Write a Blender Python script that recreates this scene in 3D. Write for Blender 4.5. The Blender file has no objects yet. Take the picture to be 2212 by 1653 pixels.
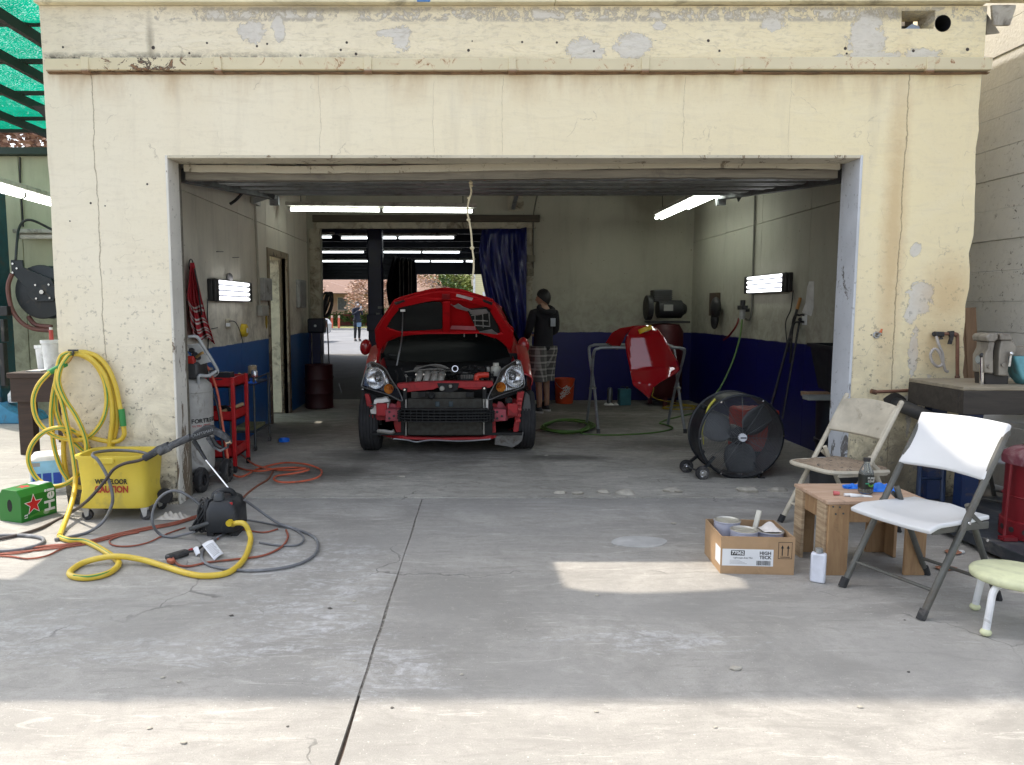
import bpy, bmesh, math, random
from mathutils import Vector, Matrix, Euler, geometry
R = math.radians
random.seed(7)
scene = bpy.context.scene
COL = scene.collection

# ------------------------------------------------------------------ camera
FPX, CXP, CYP, CAMH = 1597.0, 1000.0, 826.5, 1.42      # photo measured on a 2212 x 1653 grid
TH = math.atan(161.5 / FPX)
cd = bpy.data.cameras.new('camera'); cam = bpy.data.objects.new('camera', cd); COL.objects.link(cam)
cam.location = (0, 0, CAMH); cam.rotation_euler = (R(90) - TH, 0, 0)
cd.sensor_width = 36; cd.lens = 36 * FPX / 2212; cd.shift_x = (1106 - CXP) / 2212
cd.clip_start = .05; cd.clip_end = 2000
scene.camera = cam

# ------------------------------------------------------------------ sky, sun, exposure
SUN = Vector((-.45, .33, 1.0)).normalized()             # towards the sun
w = bpy.data.worlds.new('World'); scene.world = w; w.use_nodes = True
nt = w.node_tree; bg = nt.nodes['Background']
sky = nt.nodes.new('ShaderNodeTexSky'); sky.sky_type = 'NISHITA'; sky.sun_disc = False
sky.sun_elevation = math.asin(SUN.z); sky.sun_rotation = math.atan2(SUN.x, SUN.y)
sky.air_density = 1.0; sky.dust_density = 2.5; sky.ozone_density = 1.0
hs = nt.nodes.new('ShaderNodeHueSaturation'); hs.inputs['Saturation'].default_value = .46
nt.links.new(sky.outputs[0], hs.inputs['Color']); nt.links.new(hs.outputs[0], bg.inputs[0])
bg.inputs[1].default_value = .15
sl = bpy.data.lights.new('sun', 'SUN'); sun = bpy.data.objects.new('sun', sl); COL.objects.link(sun)
sl.energy = 2.0; sl.angle = R(.55); sl.color = (.96, .87, .75)
sun.rotation_euler = SUN.to_track_quat('Z', 'Y').to_euler(); sun.location = (-8, 6, 18)
scene.view_settings.view_transform = 'Standard'; scene.view_settings.look = 'None'
scene.view_settings.exposure = 1.42; scene.view_settings.gamma = 1.0
scene.cycles.use_denoising = True; scene.cycles.use_adaptive_sampling = True; scene.cycles.adaptive_threshold = .025
scene.cycles.max_bounces = 7; scene.cycles.diffuse_bounces = 4; scene.cycles.glossy_bounces = 3
scene.cycles.transparent_max_bounces = 12; scene.cycles.transmission_bounces = 6
scene.cycles.sample_clamp_indirect = 6
scene.cycles.caustics_reflective = False; scene.cycles.caustics_refractive = False

# ------------------------------------------------------------------ photo grid -> world
def ray(u, v):
    a = (u - CXP) / FPX; b = -(v - CYP) / FPX
    return Vector((a, math.cos(TH) + b * math.sin(TH), -math.sin(TH) + b * math.cos(TH)))
def P(u, v, Y):
    d = ray(u, v); return Vector((0, 0, CAMH)) + d * (Y / d.y)
def G(u, v, z=0.0):
    d = ray(u, v); return Vector((0, 0, CAMH)) + d * ((z - CAMH) / d.z)
def PX(u, v, X):
    d = ray(u, v); return Vector((0, 0, CAMH)) + d * (X / d.x)
def PP(u, v, p, n):
    d = ray(u, v); o = Vector((0, 0, CAMH)); n = Vector(n); return o + d * ((Vector(p) - o).dot(n) / d.dot(n))

# ------------------------------------------------------------------ node helper
class NB:
    def __init__(s, name, rough=.6, metal=0.0):
        s.m = bpy.data.materials.new(name); s.m.use_nodes = True; s.t = s.m.node_tree
        s.b = s.t.nodes['Principled BSDF']; s.out = s.t.nodes['Material Output']
        s.b.inputs['Roughness'].default_value = rough; s.b.inputs['Metallic'].default_value = metal
        s._p = None; s._o = None
    def n(s, kind, **kw):
        x = s.t.nodes.new('ShaderNode' + kind)
        for k, v in kw.items(): setattr(x, k, v)
        return x
    def put(s, sock, v):
        if isinstance(v, bpy.types.NodeSocket): s.t.links.new(v, sock)
        elif v is not None:
            if sock.type == 'RGBA' and not hasattr(v, '__len__'): v = (v, v, v)
            if sock.type == 'RGBA' and len(v) == 3: v = (*v, 1)
            sock.default_value = v
    def pos(s):
        if s._p is None: s._p = s.n('NewGeometry').outputs['Position']
        return s._p
    def obj(s):
        if s._o is None: s._o = s.n('TexCoord').outputs['Object']
        return s._o
    def math(s, op, a, b=0.0, clamp=False):
        x = s.n('Math', operation=op, use_clamp=clamp); s.put(x.inputs[0], a); s.put(x.inputs[1], b); return x.outputs[0]
    def vmul(s, v, k):
        x = s.n('VectorMath', operation='MULTIPLY'); s.put(x.inputs[0], v); x.inputs[1].default_value = k; return x.outputs[0]
    def noise(s, scale, detail=4, rough=.55, dist=0, vec=None):
        x = s.n('TexNoise'); s.put(x.inputs['Vector'], vec or s.pos())
        for k, v in (('Scale', scale), ('Detail', detail), ('Roughness', rough), ('Distortion', dist)): x.inputs[k].default_value = v if k != 'Detail' else min(v, 5)
        return x.outputs[0]
    def voro(s, scale, feature='DISTANCE_TO_EDGE', vec=None, rnd=1):
        x = s.n('TexVoronoi', feature=feature); s.put(x.inputs['Vector'], vec or s.pos())
        x.inputs['Scale'].default_value = scale; x.inputs['Randomness'].default_value = rnd
        return x.outputs['Distance']
    def wave(s, scale, dist=0, vec=None, axis='X'):
        x = s.n('TexWave', bands_direction=axis); s.put(x.inputs['Vector'], vec or s.pos())
        x.inputs['Scale'].default_value = scale; x.inputs['Distortion'].default_value = dist
        return x.outputs['Fac']
    def mr(s, f, a, b, c=0.0, d=1.0):
        x = s.n('MapRange'); s.put(x.inputs[0], f)
        for i, v in enumerate((a, b, c, d)): x.inputs[i + 1].default_value = v
        return x.outputs[0]
    def mix(s, f, a, b, blend='MIX'):
        x = s.n('Mix', data_type='RGBA', blend_type=blend); s.put(x.inputs[0], f); s.put(x.inputs[6], a); s.put(x.inputs[7], b); return x.outputs[2]
    def xyz(s, v=None):
        x = s.n('SeparateXYZ'); s.put(x.inputs[0], v or s.pos()); return x.outputs
    def spot(s, c, r, nz=None, k=.5, lo=1.15, hi=.85):
        """mask of an ellipsoid at c with radii r, its rim broken by noise nz; r = 0 ignores that axis"""
        inv = [1 / q if q else 0 for q in r]
        x = s.n('VectorMath', operation='MULTIPLY_ADD'); s.put(x.inputs[0], s.pos()); x.inputs[1].default_value = inv
        x.inputs[2].default_value = [-a * b for a, b in zip(c, inv)]
        l = s.n('VectorMath', operation='LENGTH'); s.put(l.inputs[0], x.outputs[0]); d = l.outputs['Value']
        if nz is not None: d = s.math('MULTIPLY_ADD', nz, k * 2); d.node.inputs[2].default_value = -k; d = s.math('ADD', d, l.outputs['Value'])
        return s.mr(d, lo, hi)
    def spots(s, items, nz, k=.5, lo=1.15, hi=.85):
        tot = None
        for c, r in items:
            q = s.spot(c, r, nz, k, lo, hi); tot = q if tot is None else s.math('MAXIMUM', tot, q)
        return tot
    def bump(s, h, strength=.3, dist=.01):
        x = s.n('Bump'); x.inputs['Strength'].default_value = strength; x.inputs['Distance'].default_value = dist
        s.put(x.inputs['Height'], h); s.t.links.new(x.outputs[0], s.b.inputs['Normal'])
    def col(s, c): s.put(s.b.inputs['Base Color'], c); return s
    def set(s, **kw):
        for k, v in kw.items(): s.put(s.b.inputs[k.replace('_', ' ')], v)
        return s

MATS = {}
def mat(name, col, rough=.5, metal=0.0, var=.18, scale=9.0, bump=0.0, bscale=90.0, dirt=0.0, dirtcol=(.10, .08, .06), coat=0.0, spec=None):
    if name in MATS: return MATS[name]
    b = NB(name, rough, metal); o = b.obj(); c = col
    n = b.noise(scale, 5, .6, .3, o)
    c = b.mix(b.mr(n, .3, .7, 0, 1), [q * (1 - var) for q in col], [min(1, q * (1 + var)) for q in col])
    if dirt:
        d = b.noise(scale * .6, 8, .7, .8, o)
        c = b.mix(b.mr(d, .62 - dirt * .3, .80 - dirt * .2), c, dirtcol)
        b.set(Roughness=b.mr(d, .3, .7, rough * .85, min(1, rough * 1.3 + .1)))
    else: b.set(Roughness=b.mr(n, .3, .7, rough * .88, min(1, rough * 1.12)))
    if bump: b.bump(b.noise(bscale, 4, .6, 0, o), bump, .004)
    if coat: b.set(Coat_Weight=coat, Coat_Roughness=.04)
    if spec is not None: b.set(Specular_IOR_Level=spec)
    b.col(c); MATS[name] = b.m; return b.m
def glow(name, col, strength):
    if name in MATS: return MATS[name]
    b = NB(name, .4); b.col(col); b.set(Emission_Color=col, Emission_Strength=strength); MATS[name] = b.m; return b.m
def glass(name, col=(1, 1, 1), rough=.02, ior=1.45, trans=1.0):
    if name in MATS: return MATS[name]
    b = NB(name, rough); b.col(col); b.set(Transmission_Weight=trans, IOR=ior); MATS[name] = b.m; return b.m

# ------------------------------------------------------------------ mesh helper
def catmull(pts, seg=8, closed=False):
    pts = [Vector(p) for p in pts]; n = len(pts); out = []
    if n < 3: return pts
    rng = range(n if closed else n - 1)
    for i in rng:
        if closed: p0, p1, p2, p3 = pts[i - 1], pts[i], pts[(i + 1) % n], pts[(i + 2) % n]
        else: p0, p1, p2, p3 = pts[max(i - 1, 0)], pts[i], pts[i + 1], pts[min(i + 2, n - 1)]
        for k in range(seg):
            t = k / seg
            out.append(.5 * ((2 * p1) + (p2 - p0) * t + (2 * p0 - 5 * p1 + 4 * p2 - p3) * t * t + (3 * p1 - p0 - 3 * p2 + p3) * t ** 3))
    if not closed: out.append(pts[-1])
    return out
def frame(d, up=(0, 0, 1)):
    d = Vector(d).normalized(); up = Vector(up)
    if abs(d.dot(up)) > .98: up = Vector((0, 1, 0)) if abs(d.y) < .9 else Vector((1, 0, 0))
    x = up.cross(d).normalized(); y = d.cross(x); return x, y, d
def basis(o, x, y, z):
    x, y, z = Vector(x), Vector(y), Vector(z)
    return Matrix(((x.x, y.x, z.x, o[0]), (x.y, y.y, z.y, o[1]), (x.z, y.z, z.z, o[2]), (0, 0, 0, 1)))
class MB:
    def __init__(s): s.v = []; s.f = []
    def add(s, vs, fs, M=None):
        o = len(s.v); s.v += [(M @ Vector(p)) if M is not None else Vector(p) for p in vs]; s.f += [tuple(i + o for i in f) for f in fs]; return s
    def box(s, c, d, rz=0, M=None):
        x, y, z = [q / 2 for q in d]
        m = Matrix.Translation(c) @ Matrix.Rotation(rz, 4, 'Z') if rz or M is None else Matrix.Translation(c)
        if M is not None: m = M @ m
        return s.add([(a * x, b * y, e * z) for e in (-1, 1) for b in (-1, 1) for a in (-1, 1)],
                     [(0, 2, 3, 1), (4, 5, 7, 6), (0, 1, 5, 4), (2, 6, 7, 3), (0, 4, 6, 2), (1, 3, 7, 5)], m)
    def bb(s, lo, hi): return s.box([(a + b) / 2 for a, b in zip(lo, hi)], [b - a for a, b in zip(lo, hi)])
    def bar(s, p, q, w, h, up=(0, 0, 1)):
        p, q = Vector(p), Vector(q); x, y, d = frame(q - p, up); L = (q - p).length
        return s.box((0, 0, L / 2), (w, h, L), 0, basis(p, x, y, d))
    def rings(s, rings, caps=True, closed=False):
        o = len(s.v); n = len(rings[0])
        for r in rings: s.v += [Vector(p) for p in r]
        m = len(rings)
        for i in range(m if closed else m - 1):
            a, b = o + i * n, o + ((i + 1) % m) * n
            for j in range(n):
                k = (j + 1) % n; s.f.append((a + j, a + k, b + k, b + j))
        if caps and not closed:
            s.f.append(tuple(o + j for j in reversed(range(n)))); s.f.append(tuple(o + (m - 1) * n + j for j in range(n)))
        return s
    def cyl(s, p, q, r0, r1=None, n=12, caps=True):
        p, q = Vector(p), Vector(q); r1 = r0 if r1 is None else r1; x, y, d = frame(q - p)
        ring = lambda c, r: [c + x * math.cos(t) * r + y * math.sin(t) * r for t in (2 * math.pi * i / n for i in range(n))]
        return s.rings([ring(p, r0), ring(q, r1)], caps)
    def tube(s, pts, r, n=8, seg=8, closed=False, smooth=True, caps=True, flat=1.0):
        c = catmull(pts, seg, closed) if smooth else [Vector(p) for p in pts]
        rs = r if hasattr(r, '__len__') else None; m = len(c); rings = []; px = None
        for i, p in enumerate(c):
            a = c[i - 1] if (i or closed) else c[i]; b = c[(i + 1) % m] if (i < m - 1 or closed) else c[i]
            d = (b - a)
            if d.length < 1e-9: d = Vector((0, 0, 1))
            d.normalize()
            if px is None: x, y, _ = frame(d)
            else:
                x = (px - d * px.dot(d))
                if x.length < 1e-6: x = frame(d)[0]
                x.normalize(); y = d.cross(x)
            px = x
            rr = r if rs is None else rs[0] + (rs[1] - rs[0]) * i / max(1, m - 1) if len(rs) == 2 else rs[min(len(rs) - 1, i)]
            rings.append([p + x * math.cos(t) * rr + y * math.sin(t) * rr * flat for t in (2 * math.pi * k / n for k in range(n))])
        return s.rings(rings, caps, closed)
    def lathe(s, prof, n=24, M=None, caps=True):
        rings = [[(r * math.cos(2 * math.pi * i / n), r * math.sin(2 * math.pi * i / n), z) for i in range(n)] for r, z in prof]
        if M is not None: rings = [[M @ Vector(p) for p in q] for q in rings]
        return s.rings(rings, caps)
    def torus(s, c, R_, r, n=32, k=8, ax=((1, 0, 0), (0, 1, 0))):
        x, y = Vector(ax[0]), Vector(ax[1]); z = x.cross(y); c = Vector(c); rings = []
        for i in range(n):
            t = 2 * math.pi * i / n; d = x * math.cos(t) + y * math.sin(t)
            rings.append([c + d * (R_ + r * math.cos(q)) + z * r * math.sin(q) for q in (2 * math.pi * j / k for j in range(k))])
        return s.rings(rings, False, True)
    def prism(s, poly, h, M=None, hole=None):
        """poly in local XY, extruded to z = h; optional list of holes"""
        loops = [list(poly)] + [list(q) for q in (hole or [])]
        tri = geometry.tessellate_polygon([[Vector((p[0], p[1], 0)) for p in l] for l in loops])
        flat = [p for l in loops for p in l]; n = len(flat)
        vs = [(p[0], p[1], 0) for p in flat] + [(p[0], p[1], h) for p in flat]; fs = []
        for t in tri:
            a, b, c = [Vector(flat[i]) for i in t]
            ccw = (b[0] - a[0]) * (c[1] - a[1]) - (b[1] - a[1]) * (c[0] - a[0]) > 0
            t = tuple(t) if ccw else tuple(reversed(t))
            fs.append(tuple(reversed(t))); fs.append(tuple(i + n for i in t))
        o = 0
        for li, l in enumerate(loops):
            m = len(l); area = sum(l[i][0] * l[(i + 1) % m][1] - l[(i + 1) % m][0] * l[i][1] for i in range(m))
            for i in range(m):
                a, b = o + i, o + (i + 1) % m
                q = (a, b, b + n, a + n)
                fs.append(q if (area > 0) == (li == 0) else tuple(reversed(q)))
            o += m
        return s.add(vs, fs, M)
    def ball(s, c, r, sc=(1, 1, 1), n=12, m=8, M=None):
        vs = [(0, 0, r * sc[2])]; fs = []
        for i in range(1, m):
            p = math.pi * i / m
            for j in range(n):
                t = 2 * math.pi * j / n; vs.append((r * sc[0] * math.sin(p) * math.cos(t), r * sc[1] * math.sin(p) * math.sin(t), r * sc[2] * math.cos(p)))
        vs.append((0, 0, -r * sc[2])); L = len(vs) - 1
        for j in range(n):
            k = (j + 1) % n; fs.append((0, 1 + j, 1 + k)); fs.append((L, 1 + (m - 2) * n + k, 1 + (m - 2) * n + j))
            for i in range(m - 2):
                a = 1 + i * n; b = a + n; fs.append((a + j, b + j, b + k, a + k))
        T = Matrix.Translation(c); return s.add(vs, fs, (T @ M) if M is not None else T)
    def grid(s, fn, nu, nv, wrap=False):
        o = len(s.v)
        for i in range(nu + 1):
            for j in range(nv + 1): s.v.append(Vector(fn(i / nu, j / nv)))
        for i in range(nu):
            for j in range(nv):
                a = o + i * (nv + 1) + j; s.f.append((a, a + nv + 1, a + nv + 2, a + 1))
        return s
    def jitter(s, a, seed=1):
        r = random.Random(seed)
        s.v = [p + Vector((r.uniform(-a, a), r.uniform(-a, a), r.uniform(-a, a))) for p in s.v]; return s
    def build(s, name, m, parent=None, bevel=0, smooth=35, world=True, thick=0, sub=0, loc=None, seg=2):
        me = bpy.data.meshes.new(name); me.from_pydata([tuple(p) for p in s.v], [], s.f); me.validate(verbose=False)
        if smooth:
            me.polygons.foreach_set('use_smooth', [True] * len(me.polygons)); me.set_sharp_from_angle(angle=R(smooth))
        me.materials.append(m)
        o = bpy.data.objects.new(name, me); COL.objects.link(o)
        if parent is not None:
            o.parent = parent
            if world: o.matrix_parent_inverse = root_matrix(parent).inverted()
        elif loc is not None:
            me.transform(Matrix.Translation(-Vector(loc))); o.location = loc
        if thick:
            q = o.modifiers.new('thick', 'SOLIDIFY'); q.thickness = abs(thick); q.offset = -1 if thick > 0 else 1
        if sub:
            q = o.modifiers.new('sub', 'SUBSURF'); q.levels = q.render_levels = sub
        if bevel:
            q = o.modifiers.new('bevel', 'BEVEL'); q.width = bevel; q.segments = seg; q.limit_method = 'ANGLE'; q.angle_limit = R(40)
        return o
def root_matrix(o):
    m = Matrix.LocRotScale(o.location, o.rotation_euler, o.scale)
    if o.parent: m = root_matrix(o.parent) @ o.matrix_parent_inverse @ m
    return m
def tag(o, label, cat, group=None):
    o['label'] = label; o['category'] = cat
    if group: o['group'] = group
    return o
def thing(name, label, cat, loc=(0, 0, 0), rz=0, group=None):
    o = bpy.data.objects.new(name, None); COL.objects.link(o); o.empty_display_size = .1
    o.location = loc; o.rotation_euler = (0, 0, rz); return tag(o, label, cat, group)
def struct(o): o['kind'] = 'structure'; return o
def copy_tree(o, parent=None):
    c = o.copy(); COL.objects.link(c); c.parent = parent
    for ch in list(o.children): copy_tree(ch, c)
    return c
FACE = lambda o: basis(o, (1, 0, 0), (0, 0, 1), (0, -1, 0))      # upright, facing the yard
def text(s, size, m, parent, M, name='lettering', bold=0.0, align='CENTER', sx=1.0, ex=.0006):
    c = bpy.data.curves.new('t', 'FONT'); c.body = s; c.size = size; c.align_x = align; c.align_y = 'CENTER'; c.extrude = ex; c.offset = bold; c.resolution_u = 3
    t = bpy.data.objects.new('t', c); COL.objects.link(t)
    me = bpy.data.meshes.new_from_object(t.evaluated_get(bpy.context.evaluated_depsgraph_get()))
    bpy.data.objects.remove(t); me.transform(M @ Matrix.Diagonal((sx, 1, 1, 1))); me.materials.clear(); me.materials.append(m); me.name = name
    o = bpy.data.objects.new(name, me); COL.objects.link(o); o.parent = parent; o.matrix_parent_inverse = root_matrix(parent).inverted(); return o
def uvshell(m, uv, fn, dep, hole=None):
    """outline given on the photo grid, each corner put at fn(u, v) in the world, with real depth dep"""
    loops = [list(uv)] + [list(h) for h in (hole or [])]; flat = [p for l in loops for p in l]; n = len(flat)
    tri = geometry.tessellate_polygon([[Vector((p[0], -p[1], 0)) for p in l] for l in loops]); dep = Vector(dep)
    f = [fn(*p) for p in flat]; vs = f + [p + dep for p in f]; fs = []
    for t in tri:
        a, b_, c_ = [flat[i] for i in t]; ccw = (b_[0] - a[0]) * (-c_[1] + a[1]) - (-b_[1] + a[1]) * (c_[0] - a[0]) > 0
        t = tuple(t) if ccw else tuple(reversed(t)); fs.append(t); fs.append(tuple(i + n for i in reversed(t)))
    o = 0
    for l in loops:
        k = len(l); ar = sum(l[i][0] * -l[(i + 1) % k][1] + l[(i + 1) % k][0] * l[i][1] for i in range(k))
        for i in range(k):
            a, b_ = o + i, o + (i + 1) % k; q = (a, a + n, b_ + n, b_); fs.append(q if (ar > 0) == (o == 0) else tuple(reversed(q)))
        o += k
    m.add(vs, fs); return m
# ================================================================== surfaces
YF, YB, XL, XR = 5.25, 11.3, -2.35, 3.48
FXL, FXR, OXL, OXR, OZ = -2.865, 3.56, -2.062, 2.768, 2.47
def fp(u, v): q = P(u, v, YF); return (q.x, 0, q.z)
def fr(a, b): return (a * .0032, 0, b * .0032)

def make_stucco():
    b = NB('stucco', .85); x, y, z = b.xyz()
    big = b.noise(.9, 3, .6, .4); med = b.noise(4, 6, .65, .6); fine = b.noise(42, 5, .7); ragged = b.math('ADD', b.math('MULTIPLY', b.noise(7, 5, .7, 1.2), .62), b.math('MULTIPLY', b.noise(34, 5, .75, .6), .38))
    trow = b.noise(3.0, 6, .6, 1.6, b.vmul(b.pos(), (1, 1, 4.5)))
    pale, warm = (.86, .795, .635), (.87, .765, .49)
    c = b.mix(b.mr(x, -2.4, 3.2), pale, warm)
    c = b.mix(b.mr(big, .35, .68, 0, .38), c, (.77, .67, .46)); c = b.mix(b.mr(b.noise(2.2, 5, .6, .8), .5, .72, 0, .25), c, (.89, .83, .65))
    c = b.mix(b.mr(trow, .5, .75, 0, .22), c, (.60, .53, .40))
    c = b.mix(b.mr(fine, .55, .8, 0, .18), c, (.50, .44, .33))
    # grey render under the peeled paint
    grey = b.mix(b.mr(ragged, .35, .7), (.60, .59, .575), (.70, .685, .66))
    pk = b.spots([(fp(u, v), fr(a, c_)) for u, v, a, c_ in (
        (545, 68, 27, 22), (602, 62, 13, 26), (868, 84, 20, 28), (850, 72, 36, 9), (1262, 108, 34, 22), (1290, 116, 22, 12), (1365, 98, 40, 26),
        (1425, 55, 15, 11), (1668, 52, 28, 14), (1872, 82, 36, 48), (1880, 122, 66, 10), (1990, 118, 36, 12), (1988, 640, 26, 38), (1968, 675, 16, 22), (1972, 760, 11, 50),
        (2012, 850, 52, 34), (1975, 985, 26, 16), (1990, 1005, 18, 12), (1978, 540, 12, 14), (1962, 905, 6, 40))], ragged, 1.7, 1.04, .96)
    band = b.math('MULTIPLY', b.mr(b.math('ABSOLUTE', b.math('SUBTRACT', z, 3.405)), .055, .02), b.mr(b.math('MULTIPLY', ragged, b.mr(x, -2.6, -1.6, .75, 1.0)), .47, .54))
    pk = b.math('MAXIMUM', pk, band)
    c = b.mix(b.math('MULTIPLY', pk, .72), c, grey)
    # stains
    up = b.mr(z, 3.10, 3.13)
    c = b.mix(b.math('MULTIPLY', up, b.mr(b.noise(14, 8, .75, .6, b.vmul(b.pos(), (1, 1, 2.6))), .5, .78, 0, .65)), c, (.42, .37, .28))
    drip = b.math('MULTIPLY', b.mr(z, 2.78, 3.03), b.mr(b.noise(5, 5, .6, .3, b.vmul(b.pos(), (1, 1, .25))), .42, .7, 0, .75))
    c = b.mix(b.math('MULTIPLY', drip, b.math('SUBTRACT', 1, up)), c, (.50, .33, .16))
    streak = b.mr(b.noise(7, 4, .6, .2, b.vmul(b.pos(), (1, 1, .12))), .55, .8, 0, .3)
    c = b.mix(streak, c, (.52, .46, .36))
    tan = b.spots([(fp(2048, 640), fr(52, 75)), (fp(2030, 740), fr(60, 60)), (fp(1930, 500), fr(24, 320))], ragged, .7, 1.5, .3)
    c = b.mix(b.math('MULTIPLY', tan, .55), c, (.56, .37, .17))
    low = b.math('MULTIPLY', b.mr(z, 1.35, .05), b.mr(b.noise(5, 8, .75, .8), .38, .66))
    c = b.mix(b.math('MULTIPLY', low, .8), c, (.24, .20, .14))
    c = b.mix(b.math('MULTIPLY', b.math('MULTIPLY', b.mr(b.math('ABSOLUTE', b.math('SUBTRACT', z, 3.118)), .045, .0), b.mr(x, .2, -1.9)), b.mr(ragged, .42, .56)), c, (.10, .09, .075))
    c = b.mix(b.math('MULTIPLY', b.spots([(fp(325, 95), fr(7, 50)), (fp(1950, 30), fr(60, 9)), (fp(700, 20), fr(200, 6))], ragged, 1.2, 1.6, .2), .6), c, (.20, .17, .12))
    c = b.mix(b.math('MULTIPLY', b.spots([(fp(1935, 1010), fr(95, 110)), (fp(2010, 960), fr(60, 60)), (fp(170, 1040), fr(40, 90))], ragged, 1.8, 1.6, .2), .8), c, (.17, .14, .095))
    sp = b.math('MULTIPLY', b.mr(b.noise(30, 3, .6), .60, .68), b.mr(z, 2.0, .6, .05, .8))
    c = b.mix(sp, c, (.17, .15, .12))
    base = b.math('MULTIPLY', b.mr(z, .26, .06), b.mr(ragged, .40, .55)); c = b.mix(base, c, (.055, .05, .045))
    # cracks
    wob = b.math('MULTIPLY', b.math('SUBTRACT', b.noise(3.2, 5, .7), .5), .07)
    cr = None
    for x0, wd, z0, z1, k in ((-2.545, .0045, .9, 3.02, .6), (3.06, .005, .2, 3.02, .6), (-.99, .0022, 2.5, 3.0, .35), (-.20, .002, 2.5, 2.95, .3), (.27, .002, 2.5, 2.98, .4), (1.52, .002, 2.5, 2.98, .4), (2.25, .002, 2.5, 2.98, .3)):
        d = b.math('ABSOLUTE', b.math('SUBTRACT', b.math('ADD', x, wob), x0))
        q = b.math('MULTIPLY', b.mr(d, wd, wd * .4, 0, k), b.math('MULTIPLY', b.mr(z, z0 - .05, z0), b.mr(z, z1 + .03, z1)))
        cr = q if cr is None else b.math('MAXIMUM', cr, q)
    c = b.mix(cr, c, (.22, .17, .11))
    wv = b.n('VectorMath', operation='MULTIPLY_ADD'); tq = b.n('TexNoise'); b.put(tq.inputs['Vector'], b.pos()); tq.inputs['Scale'].default_value = 3.5; tq.inputs['Detail'].default_value = 5; b.put(wv.inputs[0], tq.outputs[1]); wv.inputs[1].default_value = (.5, .5, .5); b.put(wv.inputs[2], b.pos())
    hair = b.math('MULTIPLY', b.mr(b.voro(.9, vec=wv.outputs[0]), .0035, .001), b.mr(med, .50, .6, 0, .38)); c = b.mix(hair, c, (.3, .25, .18))
    holes = b.spots([(fp(u, v), (r * .0026, 0, r * .0026)) for u, v, r in (
        (136, 102, 3), (331, 103, 5), (447, 93, 3), (409, 115, 3), (577, 95, 3), (555, 100, 3), (649, 120, 3), (736, 108, 3.5), (749, 92, 3.5), (769, 117, 4), (1012, 109, 4), (1020, 89, 2),
        (1128, 91, 3), (1203, 92, 3), (1283, 111, 3), (1530, 88, 4), (1554, 110, 3.5), (1826, 105, 4), (1829, 116, 3), (1973, 110, 4), (2090, 107, 4.5), (318, 398, 3), (196, 439, 3), (227, 445, 2), (151, 478, 2),
        (1882, 724, 2), (1904, 724, 2))], ragged, .5, 1.05, .9)
    c = b.mix(holes, c, (.06, .05, .045))
    edge = b.mr(b.math('ABSOLUTE', b.math('SUBTRACT', pk, .5)), .5, .1, 0, .6); c = b.mix(edge, c, (.36, .32, .26))
    h = b.math('ADD', b.math('MULTIPLY', fine, .25), b.math('MULTIPLY', trow, b.mr(z, 3.05, 3.12, .5, 1.6)))
    h = b.math('SUBTRACT', h, b.math('MULTIPLY', pk, .5)); h = b.math('SUBTRACT', h, b.math('MULTIPLY', b.math('MAXIMUM', cr, holes), 1.2)); h = b.math('ADD', h, b.math('MULTIPLY', med, .5))
    b.bump(h, .6, .011); b.col(c); return b.m

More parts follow.
